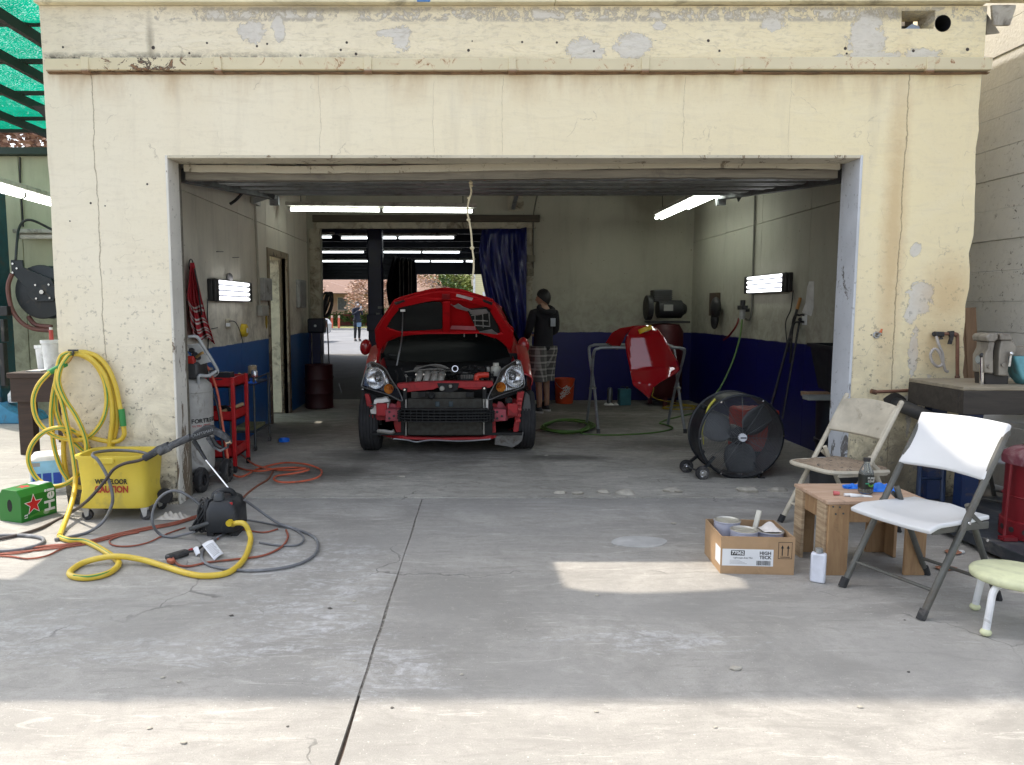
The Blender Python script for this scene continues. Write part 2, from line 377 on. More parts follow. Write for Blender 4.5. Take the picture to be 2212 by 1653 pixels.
def make_concrete(name, tone, dark, powder, inside):
    b = NB(name, .8); p = b.pos(); x, y, z = b.xyz(); T = lambda k: [min(1, q * k) for q in tone]
    big = b.noise(.5, 4, .65, 1.0); swirl = b.noise(1.3, 5, .72, 1.6, b.vmul(p, (.7, 1.25, 1))); med = b.noise(6, 5, .7, .6); grit = b.noise(150, 3, .75); pits = b.noise(330, 2, .6)
    scuff = b.noise(5, 5, .78, 1.2, b.vmul(p, (.4, 2.2, 1))); mott = b.noise(22, 5, .75, .5)
    c = b.mix(b.mr(swirl, .36, .62), T(.74), T(1.14))
    c = b.mix(b.mr(big, .42, .60, 0, .6), c, dark)
    c = b.mix(b.mr(scuff, .53, .66, 0, .6), c, T(.64)); c = b.mix(b.mr(scuff, .42, .30, 0, .75), c, T(1.45))
    c = b.mix(b.mr(mott, .5, .68, 0, .45), c, T(.66)); c = b.mix(b.mr(mott, .40, .28, 0, .55), c, T(1.35))
    c = b.mix(b.mr(grit, .50, .72, 0, .45), c, T(.55)); c = b.mix(b.mr(grit, .40, .28, 0, .35), c, T(1.45))
    c = b.mix(b.mr(b.noise(95, 2, .5), .70, .73, 0, .75), c, T(1.7))
    rag = b.math('ADD', b.math('MULTIPLY', b.noise(2.2, 5, .75, 1.4, b.vmul(p, (.8, 1.7, 1))), .6), b.math('MULTIPLY', b.noise(13, 5, .75, 1.0, b.vmul(p, (.6, 1.5, 1))), .4))
    if powder:
        c = b.mix(b.mr(b.noise(6.5, 4, .7, .6), .68, .76, 0, .45), c, [q * .5 for q in dark]); c = b.mix(b.mr(b.noise(48, 3, .6), .69, .72, 0, .5), c, [q * .45 for q in dark])
        w_ = b.spots([((-.95, 4.1, 0), (.5, .3, 0)), ((-.75, 3.3, 0), (.45, .25, 0)), ((-.35, 2.8, 0), (.3, .25, 0)), ((-1.2, 2.95, 0), (.5, .16, 0)), ((-.62, 3.65, 0), (.28, .2, 0)), ((-1.9, 3.1, 0), (.4, .25, 0)), ((.8, 3.05, 0), (.4, .12, 0))], rag, 2.6, 1.1, .7)
        pn = b.math('MULTIPLY', b.mr(b.noise(8, 5, .8, 1.5, b.vmul(p, (.5, 1.4, 1))), .45, .58), b.mr(mott, .36, .58, .75, .15)); c = b.mix(b.math('MULTIPLY', b.math('MULTIPLY', w_, pn), .9), c, (.60, .60, .61))
        dk = b.spots([((-.1, 3.35, 0), (.22, .35, 0)), ((.35, 2.75, 0), (.3, .2, 0)), ((-.55, 4.35, 0), (.35, .16, 0)), ((-1.5, 3.2, 0), (.5, .3, 0)), ((1.1, 3.4, 0), (.7, .2, 0)), ((-2.1, 5.0, 0), (.4, .3, 0)), ((1.9, 2.9, 0), (.6, .3, 0))], rag, 1.6, 1.5, .3)
        c = b.mix(b.math('MULTIPLY', dk, .5), c, dark)
        scr = b.mr(b.noise(9, 4, .7, .4, b.vmul(p, (.12, 1.6, 1))), .66, .70, 0, .45); c = b.mix(scr, c, T(1.5))
    if inside:
        oil = b.spots([((-.95, 7.0, 0), (.35, .3, 0)), ((.95, 6.9, 0), (.5, .16, 0)), ((-1.2, 6.3, 0), (.5, .35, 0)), ((0, 8.5, 0), (1.0, 1.6, 0)), ((2.2, 7.6, 0), (.7, .4, 0)), ((-1.9, 8.6, 0), (.6, .8, 0)), ((1.4, 9.2, 0), (1.8, 1.1, 0)), ((1.5, 10.5, 0), (2.4, 1.0, 0)), ((-1.2, 9.8, 0), (1.2, 1.2, 0))], rag, 1.6, 1.5, .3)  # oil stains; the wide far ones also paint the dim back of the floor
        c = b.mix(b.math('MULTIPLY', oil, .85), c, [q * .26 for q in dark])
        sc = b.mr(b.noise(11, 5, .75, 1.8, b.vmul(p, (.4, 1.5, 1))), .52, .60, 0, .55); c = b.mix(sc, c, [q * .7 for q in dark])
        tr = None
        for x0 in (-.92, .62):
            q = b.math('MULTIPLY', b.mr(b.math('ABSOLUTE', b.math('SUBTRACT', x, x0)), .11, .07), b.mr(y, 5.9, 6.7)); tr = q if tr is None else b.math('MAXIMUM', tr, q)
        c = b.mix(b.math('MULTIPLY', tr, b.mr(rag, .4, .6, 0, .55)), c, [q * .5 for q in dark])
    wv = b.n('VectorMath', operation='MULTIPLY_ADD'); b.put(wv.inputs[0], b.n('TexNoise').outputs[1]); wv.inputs[1].default_value = (.5, .5, 0); b.put(wv.inputs[2], p)
    tx = wv.inputs[0].links[0].from_node; b.put(tx.inputs['Vector'], p); tx.inputs['Scale'].default_value = 2.5; tx.inputs['Detail'].default_value = 5
    crack = b.math('MULTIPLY', b.mr(b.voro(.42, vec=wv.outputs[0]), .0022, .0008), b.mr(b.noise(1.7, 3), .50, .58))
    c = b.mix(b.math('MULTIPLY', crack, .6), c, [q * .4 for q in dark])
    h = b.math('ADD', b.math('MULTIPLY', grit, .5), b.math('ADD', b.math('MULTIPLY', scuff, .4), b.math('MULTIPLY', pits, .3)))
    h = b.math('SUBTRACT', h, crack); b.bump(h, .5, .006)
    b.set(Roughness=b.mr(swirl, .3, .7, .62, .9)); b.col(c); return b.m

def make_paint(name, upper, lower, zl, grime=.5, seam=True):
    b = NB(name, .7); x, y, z = b.xyz(); rag = b.noise(7, 7, .7, .6); big = b.noise(1.3, 5, .65, .6); run = b.noise(6, 5, .65, .2, b.vmul(b.pos(), (1, 1, .15)))
    u = b.mix(b.mr(big, .35, .7, 0, .6), upper, [q * .78 for q in upper])
    u = b.mix(b.mr(run, .5, .78, 0, grime), u, [q * .55 for q in upper])
    u = b.mix(b.math('MULTIPLY', b.mr(z, 2.0, 1.1, 0, .55), b.mr(rag, .42, .68)), u, (.16, .14, .10))
    u = b.mix(b.mr(b.noise(26, 3, .6), .70, .74, 0, .7), u, (.06, .05, .04))
    l = b.mix(b.mr(rag, .35, .7, 0, .5), lower, [q * .55 for q in lower]); l = b.mix(b.mr(b.noise(24, 4, .7, 1, b.vmul(b.pos(), (1, 1, .3))), .68, .74, 0, .35), l, [min(1, q * 2.2 + .03) for q in lower])
    e = b.mr(b.math('ADD', z, b.math('MULTIPLY', b.math('SUBTRACT', b.noise(1.6, 5, .7), .5), .06)), zl - .004, zl + .004)
    c = b.mix(e, l, u); b.bump(b.noise(60, 4, .6), .12, .004); b.set(Roughness=b.mr(e, 0, 1, .38, .72)); b.col(c); return b.m

def make_peel(name, paint, under, amt=.5):
    b = NB(name, .7); rag = b.noise(6, 9, .75, 1.0, b.vmul(b.pos(), (1, 1, .45))); x, y, z = b.xyz()
    m = b.mr(b.math('ADD', rag, b.mr(z, .2, 2.2, .12, -.05)), 1 - amt * .9, 1 - amt * .9 + .03)
    c = b.mix(b.mr(b.noise(3, 4), .35, .7), paint, [q * .82 for q in paint]); c = b.mix(m, c, under)
    c = b.mix(b.mr(b.noise(22, 5, .7), .6, .7, 0, .6), c, [q * .4 for q in under]); b.bump(b.math('SUBTRACT', b.noise(50, 4), m), .4, .006); b.col(c); return b.m

def make_wood(name, a, c2, dirt=.3, sc=1.0, ax=(1, 12, 12)):
    b = NB(name, .7); v = b.vmul(b.obj(), ax)
    g = b.noise(3 * sc, 8, .65, .6, v); c = b.mix(b.mr(g, .3, .7), a, c2)
    c = b.mix(b.mr(b.noise(4 * sc, 6, .7, .5, b.obj()), .75 - dirt * .4, .85 - dirt * .2, 0, .8), c, [q * .28 for q in a]); b.bump(g, .2, .003); b.col(c); return b.m

STUCCO = make_stucco()
YARD = make_concrete('yard_concrete', (.37, .355, .325), (.27, .262, .245), True, False)
INNER = make_concrete('garage_concrete', (.50, .475, .42), (.30, .285, .245), False, True)
PAINT = make_paint('garage_paint_lit', (.78, .745, .63), (.005, .10, .34), 1.05)  # same wall paint, lightened here for the better lit left wall
PAINT_DIM = make_paint('garage_paint_dim', (.42, .41, .33), (.002, .003, .10), 1.05, .35)  # same wall paint, darkened for the dim right and back walls
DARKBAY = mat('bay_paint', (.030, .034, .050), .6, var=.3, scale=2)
TRIM = make_peel('peeling_white_trim', (.80, .77, .69), (.20, .15, .10), .42)
TRIMR = make_peel('peeling_blue_white_trim', (.62, .645, .68), (.17, .16, .15), .40)
OLDWOOD = make_wood('weathered_wood', (.24, .215, .165), (.12, .105, .08), .5)
GUTTER = None
def make_gutter():
    b = NB('gutter_paint', .5); x, y, z = b.xyz(); rag = b.noise(11, 9, .75, .8)
    c = b.mix(b.mr(b.noise(2, 4), .35, .7), (.74, .665, .46), (.66, .59, .40))
    m = b.mr(b.math('ADD', rag, b.mr(b.math('ABSOLUTE', b.math('ADD', x, 2.12)), .0, .55, .12, 0)), .615, .64)
    c = b.mix(m, c, (.075, .055, .04)); c = b.mix(b.mr(rag, .56, .62, 0, .5), c, (.50, .25, .10))
    c = b.mix(b.mr(z, 3.03, 3.015), c, (.22, .12, .06)); b.bump(b.noise(30, 4), .15, .004); b.col(c); return b.m
GUTTER = make_gutter()
GALV = mat('galvanised_steel', (.42, .44, .45), .42, .8, dirt=.35)
DARKSTEEL = mat('dark_steel', (.10, .105, .105), .5, .6, dirt=.3)
BLACK = mat('black_plastic', (.018, .019, .021), .42, dirt=.25, dirtcol=(.11, .10, .09))
RUBBER = mat('black_rubber', (.022, .022, .023), .75, dirt=.4, dirtcol=(.14, .13, .12))
CHROME = mat('chrome', (.72, .72, .72), .16, 1.0, var=.05)
TUBE = glow('tube_light', (.93, 1.0, .93), 4.2)
TUBEW = glow('cool_tube_light', (.96, .97, 1.0), 1.6)

# ================================================================== ground
m = MB(); m.bb((-400, -200, -.5), (400, 700, -.06)); struct(m.build('ground', mat('earth', (.19, .17, .14), .9, scale=.3), smooth=0))
def slab(name, pts, z0, z1, mt):
    q = MB(); q.prism([(p[0], p[1]) for p in pts], z1 - z0, Matrix.Translation((0, 0, z0))); return struct(q.build(name, mt, smooth=0))
rj = random.Random(3)
joint = []
for i in range(46):
    t = i / 45; y = -3 + t * 8.42; x = -.395 + (y - 2.18) * .0285
    joint.append((x, y, rj.uniform(-.0035, .0035), rj.uniform(-.0035, .0035)))
jw = lambda y: .0045 + .004 * max(0, min(1, (3.6 - y) / 1.5))
slab('yard_slab', [(-9, -3)] + [(x - jw(y) + a, y) for x, y, a, b_ in joint] + [(-9, 5.42)], -.05, 0, YARD)
slab('yard_slab', [(7, 5.42)] + [(x + jw(y) + b_, y) for x, y, a, b_ in reversed(joint)] + [(7, -3)], -.05, 0, YARD)
# soil and crumbs in the joint
m = MB(); m.bb((-.7, 2.6, -.055), (.1, 5.4, -.005)); struct(m.build('joint_fill', mat('joint_mortar', (.22, .21, .19), .95, var=.5, scale=40, bump=.4, dirt=.5), smooth=0))
m = MB(); m.bb((-.7, -3, -.055), (.1, 2.6, -.018)); struct(m.build('joint_fill', mat('joint_soil', (.12, .09, .07), .95, var=.4, scale=30, bump=.4), smooth=0))
rj = random.Random(5)
edge = [(-2.5 + 6.2 * i / 60, 5.435 + rj.uniform(-.012, .012)) for i in range(61)]
slab('garage_floor', [(-2.9, 5.435)] + edge + [(3.9, 5.435), (3.9, 11.4), (-2.9, 11.4)], -.05, .005, INNER)
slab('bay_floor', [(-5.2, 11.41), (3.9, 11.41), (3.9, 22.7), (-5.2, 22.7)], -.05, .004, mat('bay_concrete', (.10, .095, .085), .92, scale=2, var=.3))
slab('side_yard', [(-9, 5.43), (-2.91, 5.43), (-2.91, 10.9), (-9, 10.9)], -.05, -.001, YARD)
b = NB('asphalt', .85); c = b.mix(b.mr(b.noise(.5, 5, .6), .35, .7), (.13, .135, .145), (.19, .195, .205)); c = b.mix(b.mr(b.noise(60, 3), .6, .7, 0, .4), c, (.28, .28, .28)); b.col(c)
slab('car_park', [(-30, 22.72), (30, 22.72), (30, 47.5), (-30, 47.5)], -.05, .002, b.m)
slab('kerb', [(-30, 47.51), (30, 47.51), (30, 47.7), (-30, 47.7)], -.05, .12, mat('kerb_concrete', (.42, .41, .38), .8))
b = NB('lawn', .9); b.col(b.mix(b.mr(b.noise(1.2, 6, .7), .35, .7), (.10, .13, .035), (.24, .21, .08)))
slab('lawn', [(-40, 47.71), (40, 47.71), (40, 90), (-40, 90)], -.05, .10, b.m)
m = MB(); m.prism([(.17 * math.cos(t) + .013 * math.sin(3 * t), .105 * math.sin(t)) for t in [2 * math.pi * i / 28 for i in range(28)]], .004, Matrix.Translation((1.075, 4.385, .0)))
struct(m.build('round_patch', mat('cement_patch', (.42, .42, .41), .8), smooth=0))

# ================================================================== garage building
GB = thing('garage_building', 'cream stucco garage building with wide open vehicle door and peeling paint', 'building', (.35, YF, 0))
rj = random.Random(11)
out = [(FXL, 0), (OXL, 0), (OXL, OZ), (OXR, OZ), (OXR, 0)]
out += [(FXR + (.035 if z < .9 else 0) + rj.uniform(-.014, .012), z) for z in [i * .12 for i in range(26)]] + [(FXR + .0, 3.08), (FXR, 3.46)]
out += [(FXL - .01 + rj.uniform(-.004, .004), 3.46 - .115 * i) for i in range(30)]
rect = [(2.985, 3.31), (3.205, 3.31), (3.21, 3.43), (2.98, 3.425)]
circ = [(3.265 + .056 * math.cos(t), 3.345 + .056 * math.sin(t)) for t in [2 * math.pi * i / 18 for i in range(18)]]
m = MB(); m.prism(out, .2, basis((0, YF + .2, 0), (1, 0, 0), (0, 0, 1), (0, -1, 0)), [rect, circ]); m.build('facade', STUCCO, GB, smooth=0)
# unseen upper wall added to shade the yard; gaps shaped to pass sun patches
m = MB(); o2 = [(-2.9, 3.555), (6.2, 3.555), (6.2, 8.25), (-6.5, 8.25), (-6.5, 5.1), (-3.6, 5.1), (-3.6, 3.95), (-2.9, 3.95)]
gap = [(-1.02, 3.575), (-.17, 3.575), (-.45, 4.3), (-1.0, 5.45), (-1.3, 5.6), (-1.7, 5.68), (-1.9, 5.6), (-1.93, 5.45), (-1.25, 3.9), (-1.14, 3.62)]; gap2 = [(.22, 5.65), (.47, 5.1), (.52, 5.2), (.12, 6.45), (-.14, 7.0), (-.36, 6.95), (-.10, 6.3)]
m.prism(o2, .18, basis((0, YF + .2, 0), (1, 0, 0), (0, 0, 1), (0, -1, 0)), [gap, gap2]); m.build('added_shade_wall', STUCCO, GB, smooth=0)
m = MB()
for i, (a, c_) in enumerate(((FXL - .02, .62), (.623, 2.2), (2.203, FXR - .02))): m.bb((a, YF - .055, 3.462 + .003 * i), (c_, YF + .2, 3.545))
m.build('eave_board', mat('eave_paint', (.72, .65, .45), .55, dirt=.25, scale=3), GB, bevel=.004)
m = MB(); m.box((P(915, 4, YF - .06).x, YF - .057, 3.48), (.09, .004, .035)); m.build('blue_sticker', mat('blue_print', (.08, .20, .45), .5), GB)
for x0, y0, x1, y1, z0, z1 in ((FXR + .06, YF + .22, FXR + .14, 11.3, 0, 4.75), ):
    m = MB(); m.bb((x0 - .1, y0, z0), (x1 - .02, y1, z1)); m.build('side_wall', STUCCO, GB, smooth=0)
m = MB(); m.bb((XL - .35, YF + .2, 2.1), (XL - .05, YB, 3.2)); m.bb((XL - .35, YF + .2, 0), (XL - .05, 8.98, 2.1)); m.bb((XL - .35, 9.92, 0), (XL - .05, YB, 2.1)); m.build('side_wall', STUCCO, GB, smooth=0)
m = MB(); m.bb((FXL, YF + .2, 3.2), (FXR, 22.9, 3.40)); m.bb((-5.2, YB, 3.2), (FXL, 22.9, 3.4)); m.build('roof', mat('roof_felt', (.12, .12, .12), .9), GB, smooth=0)
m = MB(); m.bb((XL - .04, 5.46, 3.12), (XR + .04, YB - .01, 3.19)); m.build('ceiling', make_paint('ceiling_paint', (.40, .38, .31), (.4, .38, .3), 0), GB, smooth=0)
# gutter band and straps
m = MB()
xs = [-2.83, -2.56, -1.66, -.645, .335, 1.235, 1.87, 3.165, 3.59]
for a, c_ in zip(xs[:-1], xs[1:]):
    dz = rj.uniform(-.006, .006); m.prism([(0, 0), (.05, .006), (.055, .085), (.0, .088)], c_ - a - .004, basis((a, YF, 3.018 + dz), (0, -1, 0), (0, 0, 1), (1, 0, 0)))
gut = m.build('gutter', GUTTER, GB, bevel=.004)
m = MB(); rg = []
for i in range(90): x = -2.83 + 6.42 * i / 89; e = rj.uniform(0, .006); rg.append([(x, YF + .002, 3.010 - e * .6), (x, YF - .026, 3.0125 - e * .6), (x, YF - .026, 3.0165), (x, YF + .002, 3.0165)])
m.rings(rg); m.build('rust_shadow_edge', mat('rust_shadow_edge', (.20, .12, .065), .8, var=.5, scale=12), gut, smooth=0)  # brown strip: rust plus the painted shadow line under the gutter
m = MB(); rg = []
for i in range(90): x = -2.82 + 6.36 * i / 89; e = max(0, rj.uniform(-.004, .007)); rg.append([(x, YF + .002, 3.106), (x, YF - .004, 3.106), (x, YF - .003, 3.109 + e), (x, YF + .002, 3.110 + e)])
m.rings(rg); m.build('top_crack', mat('crack_dark', (.07, .06, .05), .9, var=.5, scale=12), gut, smooth=0)
for x in xs[1:-1]:
    q = MB(); q.bb((x - .026, YF - .063, 3.006), (x + .026, YF - .002, 3.108)); q.build('gutter_strap', GUTTER, gut, bevel=.004)
m = MB(); m.prism([(0, 0), (.16, .0), (.16, -.02), (.13, -.13), (.02, -.13)], .02, basis((FXR + .005, YF - .02, 3.45), (1, 0, 0), (0, 0, 1), (0, -1, 0)))
m.prism([(0, 0), (.14, -.13), (.03, -.15)], .012, basis((FXR + .01, YF + .05, 3.44), (1, .3, 0), (0, 0, 1), (.3, -1, 0))); m.build('broken_gutter_end', mat('grey_tin', (.42, .39, .33), .6, .3, dirt=.4), GB)
m = MB(); m.bb((2.9, YF + .21, 3.25), (3.35, YF + .6, 3.27)); m.bb((2.9, YF + .3, 3.385), (3.2, YF + .42, 3.46)); m.bb((3.12, YF + .2, 3.2), (3.18, YF + .3, 3.46)); m.build('rafter_end', OLDWOOD, GB)
m = MB(); m.cyl((3.265, YF - .004, 3.345), (3.265, YF + .4, 3.345), .0535, n=18, caps=False); m.bb((3.2, YF + .4, 3.28), (3.33, YF + .41, 3.41)); m.build('vent_pipe', BLACK, GB)
m = MB(); m.prism([(0, 0), (.17, .0), (.15, .055), (.1, .07)], .01, basis((3.02, YF + .12, 3.312), (1, 0, 0), (0, 0, 1), (0, -1, 0))); m.build('torn_sheet', mat('pale_blue_sheet', (.45, .55, .72), .5), GB)
# door frame
for nm, x0, x1, mt in (('door_jamb', OXL - .002, OXL + .016, TRIM), ('door_jamb', OXR - .016, OXR + .002, TRIMR)):
    m = MB(); m.bb((x0, YF - .006, 0), (x1, YF + .2, OZ)); m.build(nm, mt, GB, bevel=.004)
    m = MB(); m.bb((x0 - .05 if x0 < 0 else x0 + .01, YF + .2, 0), (x1 - .01 if x0 < 0 else x1 + .05, YF + .27, OZ)); m.build('door_stop', OLDWOOD if x0 < 0 else TRIMR, GB, bevel=.004)
m = MB(); m.bb((OXL + .017, YF - .004, OZ - .02), (OXR - .017, YF + .2, OZ + .001)); m.build('head_trim', make_peel('peeling_lintel', (.62, .57, .44), (.22, .17, .11), .5), GB, bevel=.003)
for z0, z1, y0, y1, sag in ((2.405, 2.455, YF + .205, YF + .26, .018), (2.35, 2.405, YF + .235, YF + .30, .012)):
    m = MB()
    m.grid(lambda a, q: (OXL + .05 + (OXR - OXL - .1) * a, y0 if q < .5 or q > .8 else y0, 0), 1, 1) if 0 else None
    n = 40; rings = []
    for i in range(n + 1):
        a = i / n; x = OXL + .05 + (OXR - OXL - .1) * a; s_ = -sag * math.sin(a * math.pi * 1.7 + .5) + rj.uniform(-.003, .003)
        rings.append([(x, y0, z0 + s_), (x, y1, z0 + s_), (x, y1, z1 + s_), (x, y0, z1 + s_)])
    m.rings(rings); m.build('header_board', make_peel('pale_header', (.50, .46, .36), (.2, .17, .12), .5) if z0 > 2.4 else OLDWOOD, GB, smooth=0)
# interior walls made of sheets
def sheet_wall(x, thick, ys, mt, door=None):
    for a, c_ in zip(ys[:-1], ys[1:]):
        parts = [(a + .002, c_ - .002, 0.0, 2.398)]
        if door and a < door[0] < c_: parts = [(a + .002, door[0], 0, 2.398), (door[0], min(c_, door[1]) - .0, door[2], 2.398)] + ([(door[1], c_ - .002, 0, 2.398)] if door[1] < c_ else [])
        elif door and a < door[1] < c_: parts = [(a + .002, door[1], door[2], 2.398), (door[1], c_ - .002, 0, 2.398)]
        for y0, y1, z0, z1 in parts:
            if y1 - y0 < .02: continue
            m = MB(); m.bb((x, y0, z0), (x + thick, y1, z1)); m.build('wall_panel', mt, GB, bevel=.002)
        m = MB(); m.bb((x, a + .003, 2.404), (x + thick, c_ - .003, 3.13)); m.build('wall_panel', mt, GB, bevel=.002)
DOOR = (9.02, 9.88, 2.06)
sheet_wall(XL - .05, .05, (5.46, 6.62, 7.84, 8.95, 10.02, YB), PAINT, DOOR)
sheet_wall(XR, .05, (5.46, 6.3, 7.52, 8.74, 9.96, YB), PAINT_DIM)
# back wall with an opening to the long bay
BX0, BX1, BZ = -2.14, .97, 2.62
m = MB(); m.prism([(XL, 0), (BX0, 0), (BX0, BZ), (BX1, BZ), (BX1, 0), (XR, 0), (XR, 3.13), (XL, 3.13)], .1, basis((0, YB + .1, 0), (1, 0, 0), (0, 0, 1), (0, -1, 0))); m.build('back_wall', PAINT_DIM, GB, smooth=0)
m = MB(); m.bb((XL + .1, YB - .07, 2.70), (1.15, YB - .002, 2.80)); m.build('header_beam', make_wood('dark_header', (.09, .075, .05), (.05, .04, .03)), GB, bevel=.004)
m = MB(); m.bb((BX0 - .1, YB - .05, 2.60), (BX1 + .12, YB + .02, 2.695)); m.build('header_trim', mat('dingy_trim', (.42, .39, .30), .7, dirt=.4), GB, bevel=.004)
for x in (BX0 - .17, BX1 - .02):
    m = MB(); m.bb((x, YB - .04, 0), (x + (.16 if x < 0 else .1), YB + .13, 2.6)); m.build('opening_post', mat('dingy_trim', (.42, .39, .30), .7), GB, bevel=.005)
# long bay behind
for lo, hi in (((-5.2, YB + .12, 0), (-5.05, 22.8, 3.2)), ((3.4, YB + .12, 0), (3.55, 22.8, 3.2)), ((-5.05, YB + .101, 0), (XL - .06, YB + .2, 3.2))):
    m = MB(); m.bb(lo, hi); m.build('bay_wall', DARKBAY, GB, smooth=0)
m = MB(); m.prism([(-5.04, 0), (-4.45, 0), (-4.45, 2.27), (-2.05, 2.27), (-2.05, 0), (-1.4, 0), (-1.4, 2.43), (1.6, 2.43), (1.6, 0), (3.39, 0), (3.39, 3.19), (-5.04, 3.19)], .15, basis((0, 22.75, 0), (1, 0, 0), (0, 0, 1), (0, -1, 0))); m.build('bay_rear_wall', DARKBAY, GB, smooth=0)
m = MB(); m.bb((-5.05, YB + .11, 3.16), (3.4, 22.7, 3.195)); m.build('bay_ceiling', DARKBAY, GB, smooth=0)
for i in range(6):
    m = MB(); m.bb((-5.0, 12.3 + i * 1.8, 2.98), (3.35, 12.42 + i * 1.8, 3.158)); m.build('ceiling_joist', DARKBAY, GB)
for i in range(9):
    m = MB(); m.bb((-4.5, 22.52, 2.27 + i * .095), (-2.0, 22.56 + .01, 2.27 + i * .095 + .088)); m.build('shutter_slat', mat('shutter', (.07, .075, .085), .45, .4), GB, bevel=.012)
# small side door, standing open
DR = thing('side_door', 'narrow pale side door standing open to the yard in the left garage wall', 'door', (XL, 9.88, 0))
m = MB(); m.bb((XL - .06, 8.95, 0), (XL + .02, 9.02, 2.13)); m.bb((XL - .06, 9.88, 0), (XL + .025, 9.99, 2.13)); m.bb((XL - .06, 8.95, 2.06), (XL + .018, 9.99, 2.14)); m.build('door_frame', make_peel('brown_frame', (.30, .25, .17), (.10, .07, .05), .5), DR, bevel=.004)
m = MB(); m.bb((XL - .93, 9.835, .02), (XL - .075, 9.875, 2.04)); lf = m.build('door_leaf', mat('door_paint', (.58, .54, .40), .6, dirt=.35), DR, bevel=.003)
m = MB(); m.cyl((XL - .85, 9.84, 1.0), (XL - .85, 9.78, 1.0), .012); m.ball((XL - .85, 9.765, 1.0), .03); m.build('door_knob', DARKSTEEL, lf)

# overhead sectional door, pushed up under the ceiling
OD = thing('overhead_door', 'grey sectional garage door rolled up flat under the ceiling on steel tracks', 'garage door', (.37, 5.6, 2.4))
STEEL = mat('grey_door_steel', (.20, .21, .20), .38, .35, dirt=.3)
def od(x, s_): return Vector((x, 5.62 + 2.4 * s_, 2.415 + .235 * s_))
for i in range(4):
    a, c_ = i / 4 + .004, (i + 1) / 4 - .004
    m = MB(); p0, p1 = od(0, a), od(0, c_); m.bar((.39, p0.y, p0.z + .03), (.39, p1.y, p1.z + .03), 4.78, .04); pn = m.build('door_section', STEEL, OD, bevel=.004)
    for e in (a + .035, c_ - .035):
        q = od(0, e); m = MB(); m.bb((-1.98, q.y - .035, q.z - .045), (2.77, q.y + .035, q.z + .006)); m.build('strut', GALV if e < .2 else STEEL, pn, bevel=.006)
    for x in (-1.4, -.45, .75, 1.95):
        q = od(x, a + .015); m = MB(); m.bb((x - .05, q.y - .06, q.z - .035), (x + .05, q.y + .06, q.z + .005)); m.cyl((x - .06, q.y, q.z - .03), (x + .06, q.y, q.z - .03), .014, n=8); m.build('hinge', DARKSTEEL, pn)
for x in (-2.09, 2.86):
    m = MB(); a, c_ = Vector((x, 5.62, 2.40)), Vector((x, 8.35, 2.66)); m.bar(a, c_, .085, .10); m.bar(Vector((x, 5.62, .1)), Vector((x, 5.62, 2.42)), .07, .03, (0, 1, 0)) if 0 else None
    tr = m.build('track', DARKSTEEL, OD, bevel=.006)
    m = MB(); m.bar((x, 8.2, 2.66), (x + (-.02), 8.2, 3.11), .045, .045); m.bar((x, 7.0, 2.54), (XL + .01 if x < 0 else XR - .01, 6.75, 2.62), .1, .012); m.box((x, 8.36, 2.62), (.1, .05, .14)); m.bar((x, 8.2, 2.66), (x + (.35 if x < 0 else -.35), 8.45, 3.1), .03, .03); m.build('track_bracket', GALV, OD)
m = MB(); q = P(1017, 382, 5.70); rope = [q]
for u, v in ((1016, 400), (1018, 415), (1012, 436), (1010, 458), (1014, 480), (1018, 505), (1020, 535), (1023, 560), (1023, 585), (1020, 605), (1021, 618)): rope.append(P(u, v, 5.70))
m.tube(rope, .0075, 7, 5)
for u, v, r in ((1017, 395, .016), (1018, 401, .015), (1012, 428, .012), (1012, 475, .016), (1020, 536, .018), (1021, 600, .015)): m.ball(P(u, v, 5.70), r, (1, 1, .8), 8, 6)
tag(m.build('pull_rope', mat('cream_rope', (.70, .62, .42), .9, bump=.5, bscale=200), loc=P(1017, 382, 5.7)), 'knotted cream pull rope hanging from the overhead door', 'rope')

for uv, y, mt in (([(476, 384), (524, 373), (526, 391), (482, 403)], 6.6, GALV), ([(548, 396), (560, 391), (596, 412), (592, 432), (580, 424)], 7.9, DARKSTEEL), ([(545, 428), (640, 402), (644, 405), (548, 440)], 8.25, GALV), ([(1586, 402), (1604, 398), (1604, 424), (1596, 436)], 7.9, DARKSTEEL)):
    m = MB(); uvshell(m, uv, lambda u, v: P(u, v, y), (0, .03, 0)); m.build('track_plate', mt, OD, bevel=.003)
m = MB(); m.tube([P(497, 441, 7.1), P(512, 430, 7.1), P(535, 404, 7.2), P(548, 398, 7.3)], .014, 7); m.build('cable_loop', BLACK, OD)

# ================================================================== lights the photograph shows
def tube_fixture(name, label, p, q, ntube, mt, cat='light', group=None, w_=.14, tubes=1, sag=0, r=.019):
    p, q = Vector(p), Vector(q); t = thing(name, label, cat, (p + q) / 2, 0, group); x, y, d = frame(q - p); L = (q - p).length
    if y.z < 0: y = -y; x = -x
    m = MB(); m.box((0, .045, L / 2), (w_, .05, L + .06), 0, basis(p, x, y, d)); m.build('batten', mat('batten_paint', (.50, .49, .44), .5, dirt=.4), t, bevel=.006)
    for k in range(ntube):
        a = p + d * (L * k / ntube + .02); c_ = p + d * (L * (k + 1) / ntube - .02)
        for j in range(tubes):
            o = x * ((j - (tubes - 1) / 2) * .075) - y * (.02 + sag * (k % 2))
            m = MB(); m.cyl(a + o, c_ + o, r, n=10); m.build('tube', mt, t)
            for e, f in ((a + o - d * .018, a + o + d * .004), (c_ + o - d * .004, c_ + o + d * .018)):
                m = MB(); m.cyl(e, f, r * 1.15, n=8); m.build('lamp_holder', mat('lampholder', (.3, .3, .28), .5), t)
    return t
t = tube_fixture('fluorescent_light', 'long twin-tube fluorescent batten hanging across the garage near the bay opening', P(624, 449, 9.5), P(1024, 453, 9.5), 2, TUBE, tubes=1, r=.021)
